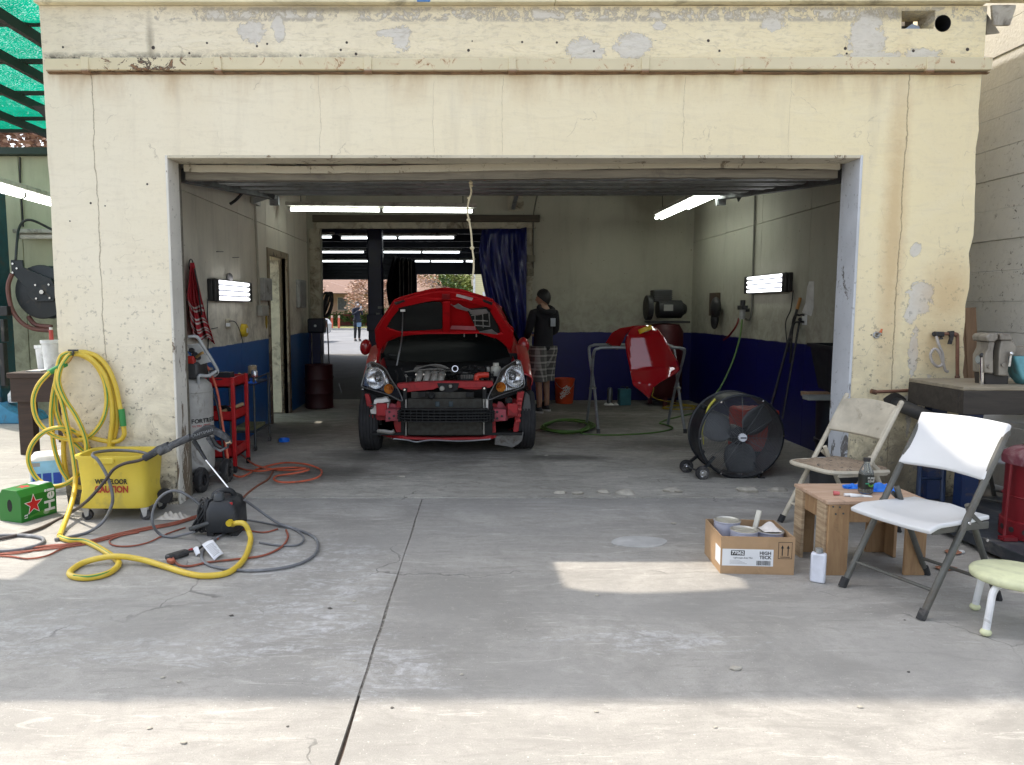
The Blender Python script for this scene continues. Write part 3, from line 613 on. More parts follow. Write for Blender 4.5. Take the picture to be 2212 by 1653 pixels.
for u in (650, 1000): m = MB(); m.cyl(P(u, 441, 9.5), P(u, 441, 9.5) + Vector((0, 0, .42)), .006, n=6); m.build('hanger', DARKSTEEL, t)
t = tube_fixture('fluorescent_light', 'fluorescent batten of paired tubes hanging lengthwise by the right garage wall', (2.76, 10.6, 2.70), (2.76, 8.15, 2.70), 2, TUBE, tubes=2, sag=.02, r=.024)
for y in (10.4, 8.5): m = MB(); m.cyl((2.76, y, 2.74), (2.74, y, 3.13), .006, n=6); m.build('hanger', DARKSTEEL, t)
def wall_light(X, y0, y1, zc, h, label, sgn):
    t = thing('wall_light', label, 'light', (X, (y0 + y1) / 2, zc - h / 2))
    m = MB(); m.bb((min(X, X + sgn * .05), y0, zc - h / 2), (max(X, X + sgn * .05), y1, zc + h / 2)); m.build('housing', mat('black_housing', (.02, .02, .02), .5), t, bevel=.01)
    m = MB(); m.bb((min(X + sgn * .05, X + sgn * .053), y0 + .11, zc - h / 2 + .005), (max(X + sgn * .05, X + sgn * .053), y1 - .06, zc + h / 2 - .005)); m.build('reflector', mat('grey_reflector', (.10, .10, .12), .5), t)
    for k in range(4):
        z = zc - h / 2 + h * (k + .5) / 4; m = MB(); m.cyl((X + sgn * .068, y0 + .12, z), (X + sgn * .068, y1 - .05, z), .016, n=10); m.build('tube', TUBEW, t)
    for yy in (y0 + .05, y1 - .03):
        m = MB(); m.bb((min(X + sgn * .05, X + sgn * .088), yy - .05, zc - h / 2), (max(X + sgn * .05, X + sgn * .088), yy + .035, zc + h / 2))
        m.build('end_cap', mat('black_housing', (.02, .02, .02), .5), t, bevel=.012)
    return t
t = wall_light(XL, 6.84, 8.0, 1.585, .205, 'bright four-tube work light on the left wall beside the striped towel', 1)
m = MB(); m.ball((XL + .03, 7.42, 1.72), .05, (.6, 1, .9)); m.build('hook_bundle', mat('grey_rag', (.35, .34, .34), .9), t)
m = MB(); m.tube([(XL + .03, 6.76, 1.5), (XL + .03, 6.74, 1.35), (XL + .02, 6.78, 1.2), (XL + .02, 6.74, 1.0)], .006); m.build('power_cord', BLACK, t)
t = wall_light(XR, 7.86, 9.0, 1.69, .205, 'bright four-tube work light on the right wall above the fan', -1)
m = MB(); m.tube([(XR - .03, 7.78, 1.6), (XR - .03, 7.82, 1.4), (XR - .02, 7.95, 1.25), (XR - .02, 7.86, .95)], .006); m.build('power_cord', BLACK, t)
BL = ('short tube light just inside the bay opening beside the left post', 'double tube light nearest the bay opening', 'single tube light in the middle row before the lift column', 'double tube light in the middle row past the lift column', 'single tube light by the rear shutter', 'double tube light above the far doorway', 'short tube light by the far doorway')
for bl, (u0, v0, u1, v1, Y, nt_) in zip(BL, ((693, 510, 719, 510, 14.2, 1), (735, 512, 983, 511.5, 14.2, 2), (692, 543, 788, 543, 17.8, 1), (827, 543, 995, 543.5, 17.8, 2), (693, 563, 797, 563, 21.0, 1), (858, 563, 1002, 563.5, 21.0, 2), (1005, 563, 1026, 563.5, 21.0, 1))):
    a, c_ = P(u0, v0, Y), P(u1, v1, Y)
    tube_fixture('bay_light', bl + ' in the dark bay', a, c_, nt_, glow('bay_tube', (.9, .97, 1.0), 1.6), group='lights in the dark rear bay', w_=.08, r=.02)
# ================================================================== side yard on the left
YW = 10.0
GREENWALL = make_paint('yard_wall_paint', (.50, .52, .36), (.42, .41, .33), .02, .5)
YWALL = thing('yard_wall', 'pale green and cream stained wall at the back of the side yard', 'wall', (-6.2, YW, 0))
for x0, x1 in ((-9.5, -5.875), (-5.865, -3.5)):
    m = MB(); m.bb((x0, YW, 0), (x1, YW + .15, 3.41)); m.build('wall_panel', GREENWALL, YWALL, bevel=.003)
m = MB(); m.bb((-9.6, YW - .12, 3.412), (-3.4, YW + .3, 3.50)); m.build('eave_board', mat('dark_green_eave', (.025, .045, .035), .6), YWALL, bevel=.004)
m = MB(); m.tube([P(43, 340, YW - .02), P(44, 400, YW - .02), P(48, 450, YW - .02), P(50, 490, YW - .02)], .012, 6); m.build('cable', BLACK, YWALL)
b = NB('green_net', .8); dn = b.wave(26, 2.5, b.pos(), 'Y'); gcol = b.mix(b.mr(b.noise(3, 5), .35, .7), (.003, .17, .10), (.008, .30, .19)); gcol = b.mix(b.mr(dn, .3, .8, 0, .5), gcol, (.0, .2, .13))
tl = b.n('BsdfTranslucent'); df = b.n('BsdfDiffuse'); tp = b.n('BsdfTransparent'); b.put(tl.inputs[0], gcol); b.put(df.inputs[0], gcol)
m1 = b.n('MixShader'); m1.inputs[0].default_value = .3; b.t.links.new(tl.outputs[0], m1.inputs[1]); b.t.links.new(df.outputs[0], m1.inputs[2])
m2 = b.n('MixShader'); b.put(m2.inputs[0], b.mr(b.noise(55, 2, .5, 0, b.vmul(b.pos(), (1, 3, 1))), .60, .66, 0, .5)); b.t.links.new(m1.outputs[0], m2.inputs[1]); b.t.links.new(tp.outputs[0], m2.inputs[2]); b.t.links.new(m2.outputs[0], b.out.inputs[0])
NET = thing('shade_canopy', 'bright green shade net canopy over the side yard on dark rafters', 'canopy', (-4.2, 7.0, 3.8))
def net_left(y): return -4.1 if y < 6.3 else -4.1 - 2.5 * (y - 6.3) / 3.9
m = MB(); m.grid(lambda a, q: (lambda y: (-2.93 + (net_left(y) + 2.93) * q, y, 3.82 + .05 * math.sin(y * 4.2) * math.sin(q * 9) - .02 * math.sin(q * 5)))(3.8 + 6.45 * a), 40, 24); m.build('net', b.m, NET)
RAFT = mat('dark_rafter', (.035, .03, .028), .7)
for x in (-3.05, -3.62, -4.2, -4.85, -5.5): m = MB(); m.bar((x, max(3.8, 6.3 + (-4.1 - x) * 1.56 if x < -4.1 else 3.8), 3.70), (x, 10.15, 3.70), .05, .09); m.build('rafter', RAFT, NET)
for y in (4.3, 6.4, 7.35, 8.4, 9.5, 10.14): m = MB(); m.bar((net_left(y), y, 3.765), (-2.93, y, 3.765), .04, .04); m.build('purlin', RAFT, NET)
m = MB(); m.prism([(0, 0), (.22, 0), (.3, -.3)], .02, basis(P(72, 230, 7.2), (1, 0, 0), (0, 0, 1), (0, -1, 0))); m.build('gusset', RAFT, NET)
m = MB(); m.cyl((-4.1, 3.85, 0), (-4.1, 3.85, 3.75), .04, n=10); m.build('post', RAFT, NET)
tube_fixture('yard_light', 'long lit fluorescent strip sloping under the green shade canopy', P(-30, 394, 7.2), P(110, 434, 8.6), 2, TUBE, r=.04, w_=.16)
t = tube_fixture('yard_light', 'short unlit strip light fixed to the side yard wall above the hose reel', P(42, 508, YW - .12), P(122, 508, YW - .12), 1, mat('dull_tube', (.75, .75, .70), .4), r=.03, w_=.2)
# hose reel
RL = P(92, 631, 9.3)
HR = thing('hose_reel', 'large black steel hose reel with a reddish hose hanging in the side yard', 'hose reel', (RL.x, RL.y, RL.z - .35))
RB = mat('reel_black', (.016, .021, .025), .4, .2, dirt=.15)
for dy, nm in ((0, 'reel_flange'), (.2, 'reel_flange')):
    m = MB(); m.lathe([(.04, 0), (.20, 0), (.215, .03), (.30, .012), (.325, 0), (.335, .012), (.325, .028), (.2, .05), (.04, .05)], 40, basis(RL + Vector((0, dy, 0)), (1, 0, 0), (0, 0, 1), (0, -1, 0)), False); m.build(nm, RB, HR)
m = MB(); m.cyl(RL, RL + Vector((0, .25, 0)), .2, n=24); m.build('drum', RB, HR)
pl = [(25, 562), (50, 562), (52, 578), (95, 596), (112, 602), (122, 625), (118, 650), (75, 652), (62, 640), (58, 622), (27, 590)]
m = MB(); q = [P(u, v, RL.y - .07) for u, v in pl]; m.prism([(a.x, a.z) for a in q], .03, basis((0, RL.y - .06, 0), (1, 0, 0), (0, 0, 1), (0, -1, 0))); arm = m.build('guide_arm', RB, HR, bevel=.004)
for u, v in ((28, 570), (37, 580), (28, 589), (77, 616), (106, 615), (79, 645), (108, 644)): q = P(u, v, RL.y - .095); m = MB(); m.cyl(q, q + Vector((0, -.012, 0)), .013, n=8); m.build('bolt', CHROME, arm)
q = P(92, 631, RL.y - .095); m = MB(); m.cyl(q, q + Vector((0, -.03, 0)), .028, n=6); m.build('axle_nut', CHROME, arm)
HOSER = mat('maroon_hose', (.14, .055, .045), .55)
m = MB(); m.tube([P(26, 592, 9.2), P(18, 615, 9.2), (P(19, 640, 9.2)), P(28, 672, 9.2), P(48, 698, 9.2), P(75, 711, 9.25), P(108, 714, 9.3)], .028, 8); m.build('hose', HOSER, HR)
m = MB(); m.tube([P(62, 685, 9.35), P(78, 702, 9.3), P(112, 706, 9.3)], .028, 8); m.build('hose', HOSER, HR)
m = MB(); m.bb((RL.x - .1, RL.y + .25, RL.z - .15), (RL.x + .12, YW, RL.z + .15)); m.build('wall_bracket', RB, HR)
m = MB(); m.tube([P(34, 562, 9.2), P(37, 520, 9.3), P(41, 494, 9.4), P(52, 478, 9.45), P(72, 477, 9.5), P(110, 495, 9.6), P(140, 510, 9.6)], .016, 8); m.build('feed_hose', BLACK, HR)
# table with tubs
DW = make_wood('dark_table_wood', (.035, .022, .016), (.06, .035, .025), .2)
p0 = P(13, 806, 7.0); TB = thing('work_table', 'dark wooden work table standing in the side yard', 'table', (-3.9, 7.4, 0))
m = MB(); m.bb((p0.x, 7.0, p0.z - .05), (-3.05, 7.9, p0.z)); m.build('tabletop', DW, TB, bevel=.005)
m = MB(); m.bb((p0.x + .02, 7.02, p0.z - .28), (-3.07, 7.06, p0.z - .051)); m.build('apron', DW, TB)
q = P(56, 900, 7.08)
for x, y in ((q.x, 7.12), (q.x, 7.8), (-3.15, 7.12), (-3.15, 7.8)): m = MB(); m.bb((x - .07, y - .05, -.001), (x + .07, y + .05, p0.z - .05)); m.build('leg', DW, TB, bevel=.004)
WP = mat('white_plastic', (.72, .73, .72), .4, dirt=.12)
TZ = p0.z
for u, w_, h, y, lab in ((98, .17, .24, 7.5, 'open white plastic tub standing on the dark table'), (116, .20, .30, 7.3, 'taller white plastic pail in front of the tub on the dark table')):
    x = P(u, 790, y).x; t = thing('plastic_tub', lab, 'tub', (x, y, TZ)); m = MB(); m.lathe([(w_ * .40, 0), (w_ * .5, h), (w_ * .54, h), (w_ * .54, h - .03), (w_ * .5, h - .035), (w_ * .5, h - .012), (w_ * .46, h - .01), (w_ * .36, .02)], 20, Matrix.Translation((x, y, TZ)), False); m.build('tub_body', WP, t)
x = P(111, 730, 7.3).x; t = thing('spray_can', 'small red and white spray can on top of the white pail', 'can', (x, 7.3, TZ + .302)); m = MB(); m.cyl((x, 7.3, TZ + .302), (x, 7.3, TZ + .40), .02, n=12); m.build('can_body', mat('red_can', (.45, .06, .05), .35), t); m = MB(); m.cyl((x, 7.3, TZ + .401), (x, 7.3, TZ + .425), .015, n=10); m.build('cap', WP, t)
m = MB(); m.bb((P(68, 800, 7.2).x, 7.1, TZ + .001), (P(100, 800, 7.2).x, 7.35, TZ + .012)); tag(m.jitter(.004).build('paper_stack', mat('paper', (.6, .6, .58), .8), loc=(-3.9, 7.2, TZ)), 'crumpled pale papers lying on the dark table', 'paper')
# teal lift
LT = thing('vehicle_lift', 'teal two-post vehicle lift column with light blue foot in the side yard', 'lift', (-6.35, 9.4, 0))
TEAL = mat('teal_paint', (.01, .075, .105), .4, dirt=.3); LBL = mat('light_blue_paint', (.05, .25, .42), .45, dirt=.3)
m = MB(); m.bb((P(-60, 700, 9.4).x, 9.2, 0), (P(14, 700, 9.4).x, 9.55, 2.9)); m.build('column', TEAL, LT, bevel=.015)
m = MB(); m.prism([(0, 0), (.62, 0), (.55, .1), (.4, .16), (.3, .24), (0, .24)], .5, basis((P(-30, 870, 9.2).x, 9.5, .0), (1, 0, 0), (0, 0, 1), (0, -1, 0))); m.build('foot', LBL, LT, bevel=.01)
m = MB(); m.box(P(12, 672, 9.15), (.1, .1, .12)); m.build('switch_box', BLACK, LT, bevel=.01)
m = MB(); m.bb((P(12, 720, 9.2).x, 9.1, 1.0), (P(20, 720, 9.2).x, 9.19, 1.28)); m.bb((P(12, 820, 9.2).x, 9.1, .45), (P(22, 820, 9.2).x, 9.19, .99)); m.build('cable_cover', BLACK, LT, bevel=.01)
q = P(12, 850, 9.05); t = thing('plastic_jug', 'small white plastic jug standing on the foot of the teal lift', 'jug', (q.x, 9.05, .245)); m = MB(); m.lathe([(.055, 0), (.06, .02), (.06, .1), (.03, .14), (.02, .17)], 14, Matrix.Translation((q.x, 9.2, .242))); m.build('jug_body', WP, t); m = MB(); m.cyl((q.x, 9.2, .413), (q.x, 9.2, .44), .024, n=10); m.build('cap', WP, t)
# ================================================================== wall on the right
BWALL = thing('concrete_wall', 'tall grey concrete wall with horizontal form lines and pitted patches right of the garage', 'wall', (4.4, 7, 0))
b = NB('formed_concrete', .85); rag = b.noise(9, 8, .75, 1.0); c = b.mix(b.mr(b.noise(1.5, 5, .6), .35, .7), (.70, .70, .68), (.60, .61, .61)); c = b.mix(b.mr(b.noise(14, 6, .7, .5), .55, .75, 0, .4), c, (.36, .36, .35))
pit = b.math('MULTIPLY', b.mr(b.noise(24, 5, .75, .8), .60, .64), b.mr(b.noise(1.1, 3, .6), .50, .60)); c = b.mix(pit, c, (.12, .12, .11)); b.bump(b.math('SUBTRACT', b.noise(40, 4), pit), .5, .01); b.col(c); FC = b.m
for i in range(24):
    m = MB(); m.bb((4.3 + random.uniform(-.006, .006), 4.05, i * .245 + .0015), (4.5, 12, i * .245 + .2435)); m.build('concrete_course', FC, BWALL, bevel=.003)
LUM = make_wood('leaning_board_wood', (.30, .19, .11), (.20, .12, .07), .3, 1, (12, 12, 1))
for u0, u1, z1, lab in ((2080, 2092, 1.28, 'narrow brown board leaning in the gap beside the garage corner'), (2096, 2110, 1.42, 'wider brown plank leaning against the concrete wall beside the garage corner')):
    a = P(u0, 880, 5.75); m = MB(); m.bar((a.x + .1, 5.75, 0), (P(u0, 700, 5.75).x + .05, 5.85, z1), .07 if u0 < 2090 else .09, .03, (0, 1, 0)); tag(m.build('plank', LUM, loc=(a.x, 5.75, 0), bevel=.003), lab, 'plank')

# ================================================================== beyond the far end of the bay
def leaves(mb, c, r, n, size, seed, flat=.8, holes=.25):
    rr = random.Random(seed); cl = [(Vector((rr.gauss(0, .5), rr.gauss(0, .5), rr.gauss(0, .45))), rr.uniform(.25, .5)) for _ in range(16)]
    for i in range(n):
        q, s_ = cl[rr.randrange(len(cl))]; d = Vector((rr.gauss(0, 1), rr.gauss(0, 1), rr.gauss(0, 1))).normalized() * s_ * rr.random() ** .4
        p = Vector(c) + Vector(((q.x + d.x) * r[0], (q.y + d.y) * r[1], (q.z + d.z) * r[2]))
        x, y, z = frame(Vector((rr.gauss(0, 1), rr.gauss(0, 1), rr.gauss(0, 1)))); s1 = size * rr.uniform(.6, 1.3)
        o = len(mb.v); mb.v += [p - x * s1, p + y * s1 * .6, p + x * s1, p - y * s1 * .6]; mb.f.append((o, o + 1, o + 2, o + 3))
def leafmat(name, a, c_):
    b = NB(name, .7); oi = b.n('NewGeometry').outputs['Random Per Island']; b.col(b.mix(oi, a, c_)); b.set(Subsurface_Weight=0.0); return b.m
LG, LB, LY = leafmat('green_leaves', (.025, .06, .012), (.10, .17, .035)), leafmat('autumn_leaves', (.16, .075, .045), (.42, .26, .18)), leafmat('yellow_green_leaves', (.12, .17, .03), (.30, .33, .09))
LP = leafmat('pale_autumn_leaves', (.34, .19, .13), (.60, .42, .32))
BARK = mat('bark', (.10, .075, .06), .9, bump=.5)
def tree(x, y, z, r, n, size, mt, seed, label, group=None):
    t = thing('tree', label, 'tree', (x, y, 0), 0, group); m = MB(); m.tube([(x, y, -.05), (x + .05, y, z * .4), (x - .05, y + .05, z * .8), (x, y, z + r[2] * .4)], (.20 * r[0] * .6, .04), 8, 6)
    rr = random.Random(seed)
    for i in range(7):
        a = rr.uniform(0, 6.28); h = z * rr.uniform(.45, .8); m.tube([(x, y, h), (x + math.cos(a) * r[0] * .4, y + math.sin(a) * r[1] * .4, h + r[2] * .4), (x + math.cos(a) * r[0] * .8, y + math.sin(a) * r[1] * .8, h + r[2] * .7)], (.05, .012), 5, 4)
    m.build('trunk', BARK, t); m = MB(); leaves(m, (x, y, z), r, n, size, seed); m.build('crown', mt, t, smooth=0)
tree(-9.6, 17, 5.3, (3.0, 2.5, 1.9), 5200, .075, LB, 1, 'brown autumn tree rising above the side yard wall')
tree(-5.6, 50.5, 3.0, (2.6, 2, 1.5), 3000, .10, LP, 2, 'pinkish autumn tree in front of the pink house')
tree(-12.5, 66, 4.6, (4, 3, 1.8), 2600, .16, LY, 3, 'light green tree behind the roof of the pink house')
tree(-2.2, 58, 3.0, (2.2, 2, 1.7), 3200, .12, LG, 4, 'dense dark green tree beyond the car park')
tree(-.6, 60, 3.4, (2.4, 2, 1.5), 2600, .13, LY, 5, 'yellow green tree beside the dark green tree beyond the car park')
tree(.6, 64, 4.0, (2.6, 2, 1.8), 2200, .13, LB, 6, 'brown leaved tree next to the yellow house')
for i, x in enumerate((-9.2, -7.4, -5.6, -4.2)):
    t = thing('bush', ('low dark green bush behind the orange safety posts', 'low dark green bush behind the person in the long coat', 'low dark green bush under the pinkish autumn tree', 'low dark green bush at the end of the pink house')[i], 'bush', (x, 54.2, .1), 0, 'bushes in front of the pink house'); m = MB(); leaves(m, (x, 54.2, .55), (1.1, .6, .55), 900, .08, 20 + i); m.build('foliage', LG, t, smooth=0)
    m = MB(); m.tube([(x, 54.2, .08), (x + .05, 54.2, .5)], (.05, .02), 5); m.build('stem', BARK, t)
HS = thing('house', 'low pink house with a shallow brown roof across the car park', 'house', (-9.5, 58, .1))
m = MB(); m.bb((-18, 56, .95), (-.9, 64, 2.55)); m.build('wall', mat('pink_stucco', (.60, .42, .33), .85, scale=2), HS, smooth=0)
m = MB(); m.bb((-18.02, 55.96, .1), (-.88, 64, .949)); m.build('base_course', mat('dark_red_base', (.16, .04, .03), .8), HS, smooth=0)
m = MB(); m.add([(-18.7, 55.2, 2.5), (-.2, 55.2, 2.5), (-.2, 64.8, 2.5), (-18.7, 64.8, 2.5), (-14, 60, 4.6), (-5, 60, 4.6), (-18.7, 55.2, 2.62), (-.2, 55.2, 2.62), (-.2, 64.8, 2.62), (-18.7, 64.8, 2.62)], [(0, 3, 2, 1), (0, 1, 7, 6), (1, 2, 8, 7), (2, 3, 9, 8), (3, 0, 6, 9), (6, 7, 5, 4), (8, 9, 4, 5), (7, 8, 5), (9, 6, 4)]); m.build('roof', mat('brown_shingle', (.22, .14, .11), .9, scale=12), HS, smooth=0)
m = MB(); m.add([(-12.9, 52.9, 2.45), (-7.0, 52.9, 2.45), (-7.0, 57, 2.45), (-12.9, 57, 2.45), (-9.95, 54.5, 3.35), (-9.95, 58, 3.35)], [(0, 3, 2, 1), (0, 1, 4), (1, 2, 5, 4), (3, 0, 4, 5)]); m.build('porch_roof', mat('brown_shingle', (.22, .14, .11), .9), HS, smooth=0)
for x in (-8.4, -4.3):
    wdw = MB(); wdw.bb((x - 1.05, 55.93, 1.22), (x + 1.05, 55.99, 2.22)); fr_ = wdw.build('window', mat('window_frame', (.62, .58, .5), .6), HS)
    for k in range(3): q = MB(); q.bb((x - 1.0 + .68 * k, 55.91, 1.27), (x - 1.0 + .68 * k + .63, 55.925, 2.17)); q.build('pane', mat('pane_dark' if k != 1 else 'pane_curtain', (.10, .12, .14) if k != 1 else (.45, .45, .43), .12, var=.4), fr_)
HY = thing('house', 'pale yellow clapboard house with white corner boards beyond the car park', 'house', (4, 45, 0))
b = NB('clapboard', .6); xx, yy, zz = b.xyz(); fr2 = b.math('FRACT', b.math('MULTIPLY', zz, 8)); b.col(b.mix(b.mr(fr2, .86, .95), (.72, .66, .38), (.40, .36, .2))); 
m = MB(); m.bb((.78, 48.2, .1), (9, 54, 5.5)); m.build('wall', b.m, HY, smooth=0)
m = MB(); m.bb((.66, 48.15, .1), (.80, 48.3, 5.5)); m.build('corner_board', mat('white_trim', (.72, .72, .70), .5), HY)
m = MB(); m.box((1.35, 48.1, 2.2), (.16, .2, .5)); m.build('wall_lamp', mat('white_trim', (.72, .72, .70), .5), HY)
m = MB(); m.bb((.3, 47.8, 5.5), (9.4, 54.4, 5.7)); m.build('roof', mat('brown_shingle', (.22, .14, .11), .9), HY)
for u, lab in ((717, 'orange safety post left of its twin at the car park edge'), (732, 'orange safety post with faded top beside the bushes')):
    q = G(u, 713); t = thing('safety_post', lab, 'post', (q.x, q.y, 0)); m = MB(); m.cyl((q.x, q.y, 0), (q.x + .02, q.y, .78), .07, n=10); m.build('post_shaft', mat('orange_post', (.62, .13, .07), .5), t); m = MB(); m.cyl((q.x + .02, q.y, .781), (q.x + .02, q.y, .93), .071, .06, n=10); m.build('post_top', mat('faded_post', (.6, .42, .33), .5), t)
# silver car at the left of the far doorway
PC = thing('parked_car', 'silver car parked at the edge of the far doorway', 'car', (-7.8, 31, 0))
SIL = mat('silver_paint', (.45, .47, .50), .3, .5, var=.05)
m = MB(); prof = [(-2.1, .35), (2.1, .35), (2.13, .75), (2.0, .95), (1.1, 1.02), (.55, 1.42), (-.9, 1.45), (-1.6, 1.05), (-2.1, .9)]
m.prism(prof, 1.7, basis((-7.75, 31.85, 0), (1, 0, 0), (0, 0, 1), (0, -1, 0))); m.build('body', SIL, PC, bevel=.08, seg=3)
m = MB(); m.prism([(-1.35, 1.05), (1.0, 1.05), (.5, 1.36), (-.85, 1.38)], 1.72, basis((-7.75, 31.86, 0), (1, 0, 0), (0, 0, 1), (0, -1, 0))); m.build('side_glass', mat('dark_glass', (.02, .025, .03), .08), PC)
for x in (-9.1, -6.45):
    for y in (30.2, 31.8): m = MB(); m.lathe([(.10, -.1), (.31, -.1), (.33, -.06), (.33, .06), (.31, .1), (.1, .1)], 20, basis((x, y, .33), (1, 0, 0), (0, 0, 1), (0, -1, 0))); m.build('wheel', RUBBER, PC)
m = MB(); m.bb((-5.66, 30.3, .62), (-5.61, 30.55, .85)); m.build('tail_light', mat('red_lens', (.4, .02, .02), .2), PC)
# ================================================================== red car with its hood up and no bumper
CR = thing('red_car', 'red hatchback in the garage with raised hood and front bumper removed', 'car', (-.15, 7.0, 0))
b = NB('red_car_paint', .32); n_ = b.noise(30, 3, .6, 0, b.obj()); b.col(b.mix(b.mr(n_, .3, .7), (.43, .006, .010), (.48, .008, .013))); b.set(Coat_Weight=.8, Coat_Roughness=.06); RED = b.m
REDU = mat('red_hood_underside', (.50, .006, .010), .5, var=.06, dirt=.08, dirtcol=(.16, .01, .01), spec=.25)
REDIN = mat('red_primer_paint', (.34, .012, .016), .5, dirt=.22, dirtcol=(.08, .015, .015), scale=14)
PINK = mat('dull_red_bracket', (.36, .06, .08), .55, dirt=.2)
PLB = mat('engine_plastic', (.011, .0115, .012), .5, dirt=.2, dirtcol=(.035, .033, .03), scale=20, spec=.3)
ALU = mat('cast_alloy', (.34, .33, .30), .5, .5, dirt=.3)
GREYP = mat('grey_engine_plastic', (.16, .155, .14), .55, dirt=.25)
b = NB('tyre', .8); tx, ty, tz = b.xyz(b.obj()); b.col((.02, .02, .021)); TYRE = mat('tyre_rubber', (.024, .024, .026), .78, dirt=.3, dirtcol=(.07, .068, .065), scale=6)
DGLASS = None
b = NB('windscreen', .25); b.col((.006, .008, .009)); b.set(IOR=1.06); DGLASS = b.m
# wheels
def wheel(x, y, front):
    w_ = .195; M = basis((x, y, .297), (0, 1, 0), (0, 0, 1), (1, 0, 0)); s_ = -1 if x < -.15 else 1
    wh = MB(); prof = [(.19, -.085), (.25, -.098), (.275, -.092), (.29, -.072)]
    for k in range(5):
        z0 = -.062 + k * .031; prof += [(.297, z0 - .012), (.297, z0 + .009), (.288, z0 + .011), (.288, z0 + .018)]
    prof += [(.29, .078), (.275, .094), (.25, .098), (.19, .085)]
    wh.lathe(prof, 48, M, False); w = wh.build('wheel', TYRE, CR)
    m = MB(); m.lathe([(.0, s_ * .05), (.05, s_ * .055), (.06, s_ * .04), (.17, s_ * .03), (.19, s_ * .08), (.193, -s_ * .08), (.17, -s_ * .085), (.12, -s_ * .02), (0, -s_ * .02)], 32, M, False); m.build('rim', GALV, w)
    return w
for x, y in ((-.915, 7.34), (.617, 7.42), (-.915, 9.84), (.617, 9.92)): wheel(x, y, y < 9)
# body behind the engine bay: lofted sections
cx = -.15
sec = [(8.06, .82, .18, .84, .70, .88), (8.3, .835, .18, .92, .70, .97), (8.75, .845, .18, .98, .66, 1.25), (9.2, .845, .18, 1.0, .60, 1.49), (9.8, .845, .18, 1.02, .59, 1.53), (10.3, .835, .2, 1.03, .575, 1.50), (10.62, .80, .26, 1.02, .53, 1.34), (10.72, .76, .32, .95, .50, 1.1)]
m = MB(); rings = []
for y, hw, z0, zb, rw, zt in sec:
    half = [(hw - .06, z0), (hw, z0 + .12), (hw + .005, .55), (hw, .78), (hw - .02, zb), (rw + .03, zt - .06), (rw - .04, zt - .012), (rw * .5, zt)]
    rings.append([(cx + a, y, z) for a, z in half] + [(cx - a, y, z) for a, z in reversed(half)])
m.rings(rings); body = m.build('body', RED, CR, smooth=50)
uvshell(m := MB(), [(824, 770), (838, 738), (862, 725), (890, 716), (925, 712), (1000, 711), (1040, 714), (1072, 728), (1092, 745), (1102, 770), (1060, 779), (960, 783), (870, 781)], lambda u, v: P(u, v, 7.85 - (v - 770) * .0098), (0, .03, 0)); m.build('windscreen', DGLASS, CR, smooth=40)
for s_ in (-1, 1):
    m = MB(); m.add([(cx + s_ * .835, 8.5, .98), (cx + s_ * .84, 9.9, 1.03), (cx + s_ * .635, 9.85, 1.44), (cx + s_ * .65, 9.15, 1.42)], [(0, 1, 2, 3)]); m.build('side_window', DGLASS, CR, thick=.02)
# cowl, wipers
m = MB(); uvshell(m, [(822, 768), (1103, 768), (1098, 786), (1010, 782), (960, 790), (900, 786), (830, 792)], lambda u, v: P(u, v, 7.92), (0, .12, 0)); m.build('cowl_cover', PLB, CR)
for pts in (((830, 773), (880, 774), (930, 782), (1000, 778), (1050, 773), (1085, 769)), ((840, 768), (900, 771), (960, 774), (1010, 772))):
    m = MB(); m.tube([P(u, v, 7.88) for u, v in pts], .010, 6); m.build('wiper', mat('wiper_grey', (.07, .075, .08), .4), CR)
for u in (1003, 1029): m = MB(); m.cyl(P(u, 715, 7.95), P(u, 728, 7.95), .006, n=6); m.build('washer_jet', mat('pale_plastic', (.5, .5, .48), .5), CR)
# front wings
for s_ in (-1, 1):
    def wing(a, q, s_=s_):
        y = 7.44 + .72 * a; arch = max(0, .335 ** 2 - (y - (7.34 if s_ < 0 else 7.42)) ** 2) ** .5
        zlow = .30 + arch if arch > 0 else .32; ztop = .72 + .26 * a ** .8; hw = .845 + .015 * min(1, a * 2.2)
        if q < .7: t = q / .7; return (cx + s_ * (hw + .012 * math.sin(t * 3.0)), y, zlow + (ztop - zlow) * t)
        t = (q - .7) / .3; return (cx + s_ * (hw - .12 * t - .012 * t), y + .0, ztop + .05 * math.sin(t * 1.6) * (1 - .2 * t))
    m = MB(); m.grid(wing, 26, 14); m.build('front_wing', RED, CR, thick=.01, smooth=40)
    m = MB(); m.grid(lambda a, q: (cx + s_ * (.80 - .22 * q), (7.34 if s_ < 0 else 7.42) + .34 * math.cos(math.pi * (.62 * a)), .30 + .34 * math.sin(math.pi * (.62 * a))), 12, 3); m.build('wheel_liner', PLB, CR)
# engine bay tub
m = MB(); m.bb((cx - .74, 7.98, .2), (cx + .74, 8.02, .93)); m.build('firewall', PLB, CR)
m = MB(); m.bb((cx - .72, 7.02, .20), (cx + .72, 8.0, .225)); m.build('under_tray', PLB, CR)
for s_ in (-1, 1): m = MB(); m.bb((cx + s_ * .62 - .05, 6.92, .40), (cx + s_ * .62 + .05, 8.0, .52)); m.build('chassis_rail', REDIN, CR, bevel=.008)
for s_ in (-1, 1): m = MB(); m.grid(lambda a, q: (cx + s_ * (.70 - .03 * math.sin(q * 3)), 7.46 + .54 * a, .5 + .34 * q + .06 * a), 8, 5); m.build('inner_wing', REDIN, CR, thick=.012)
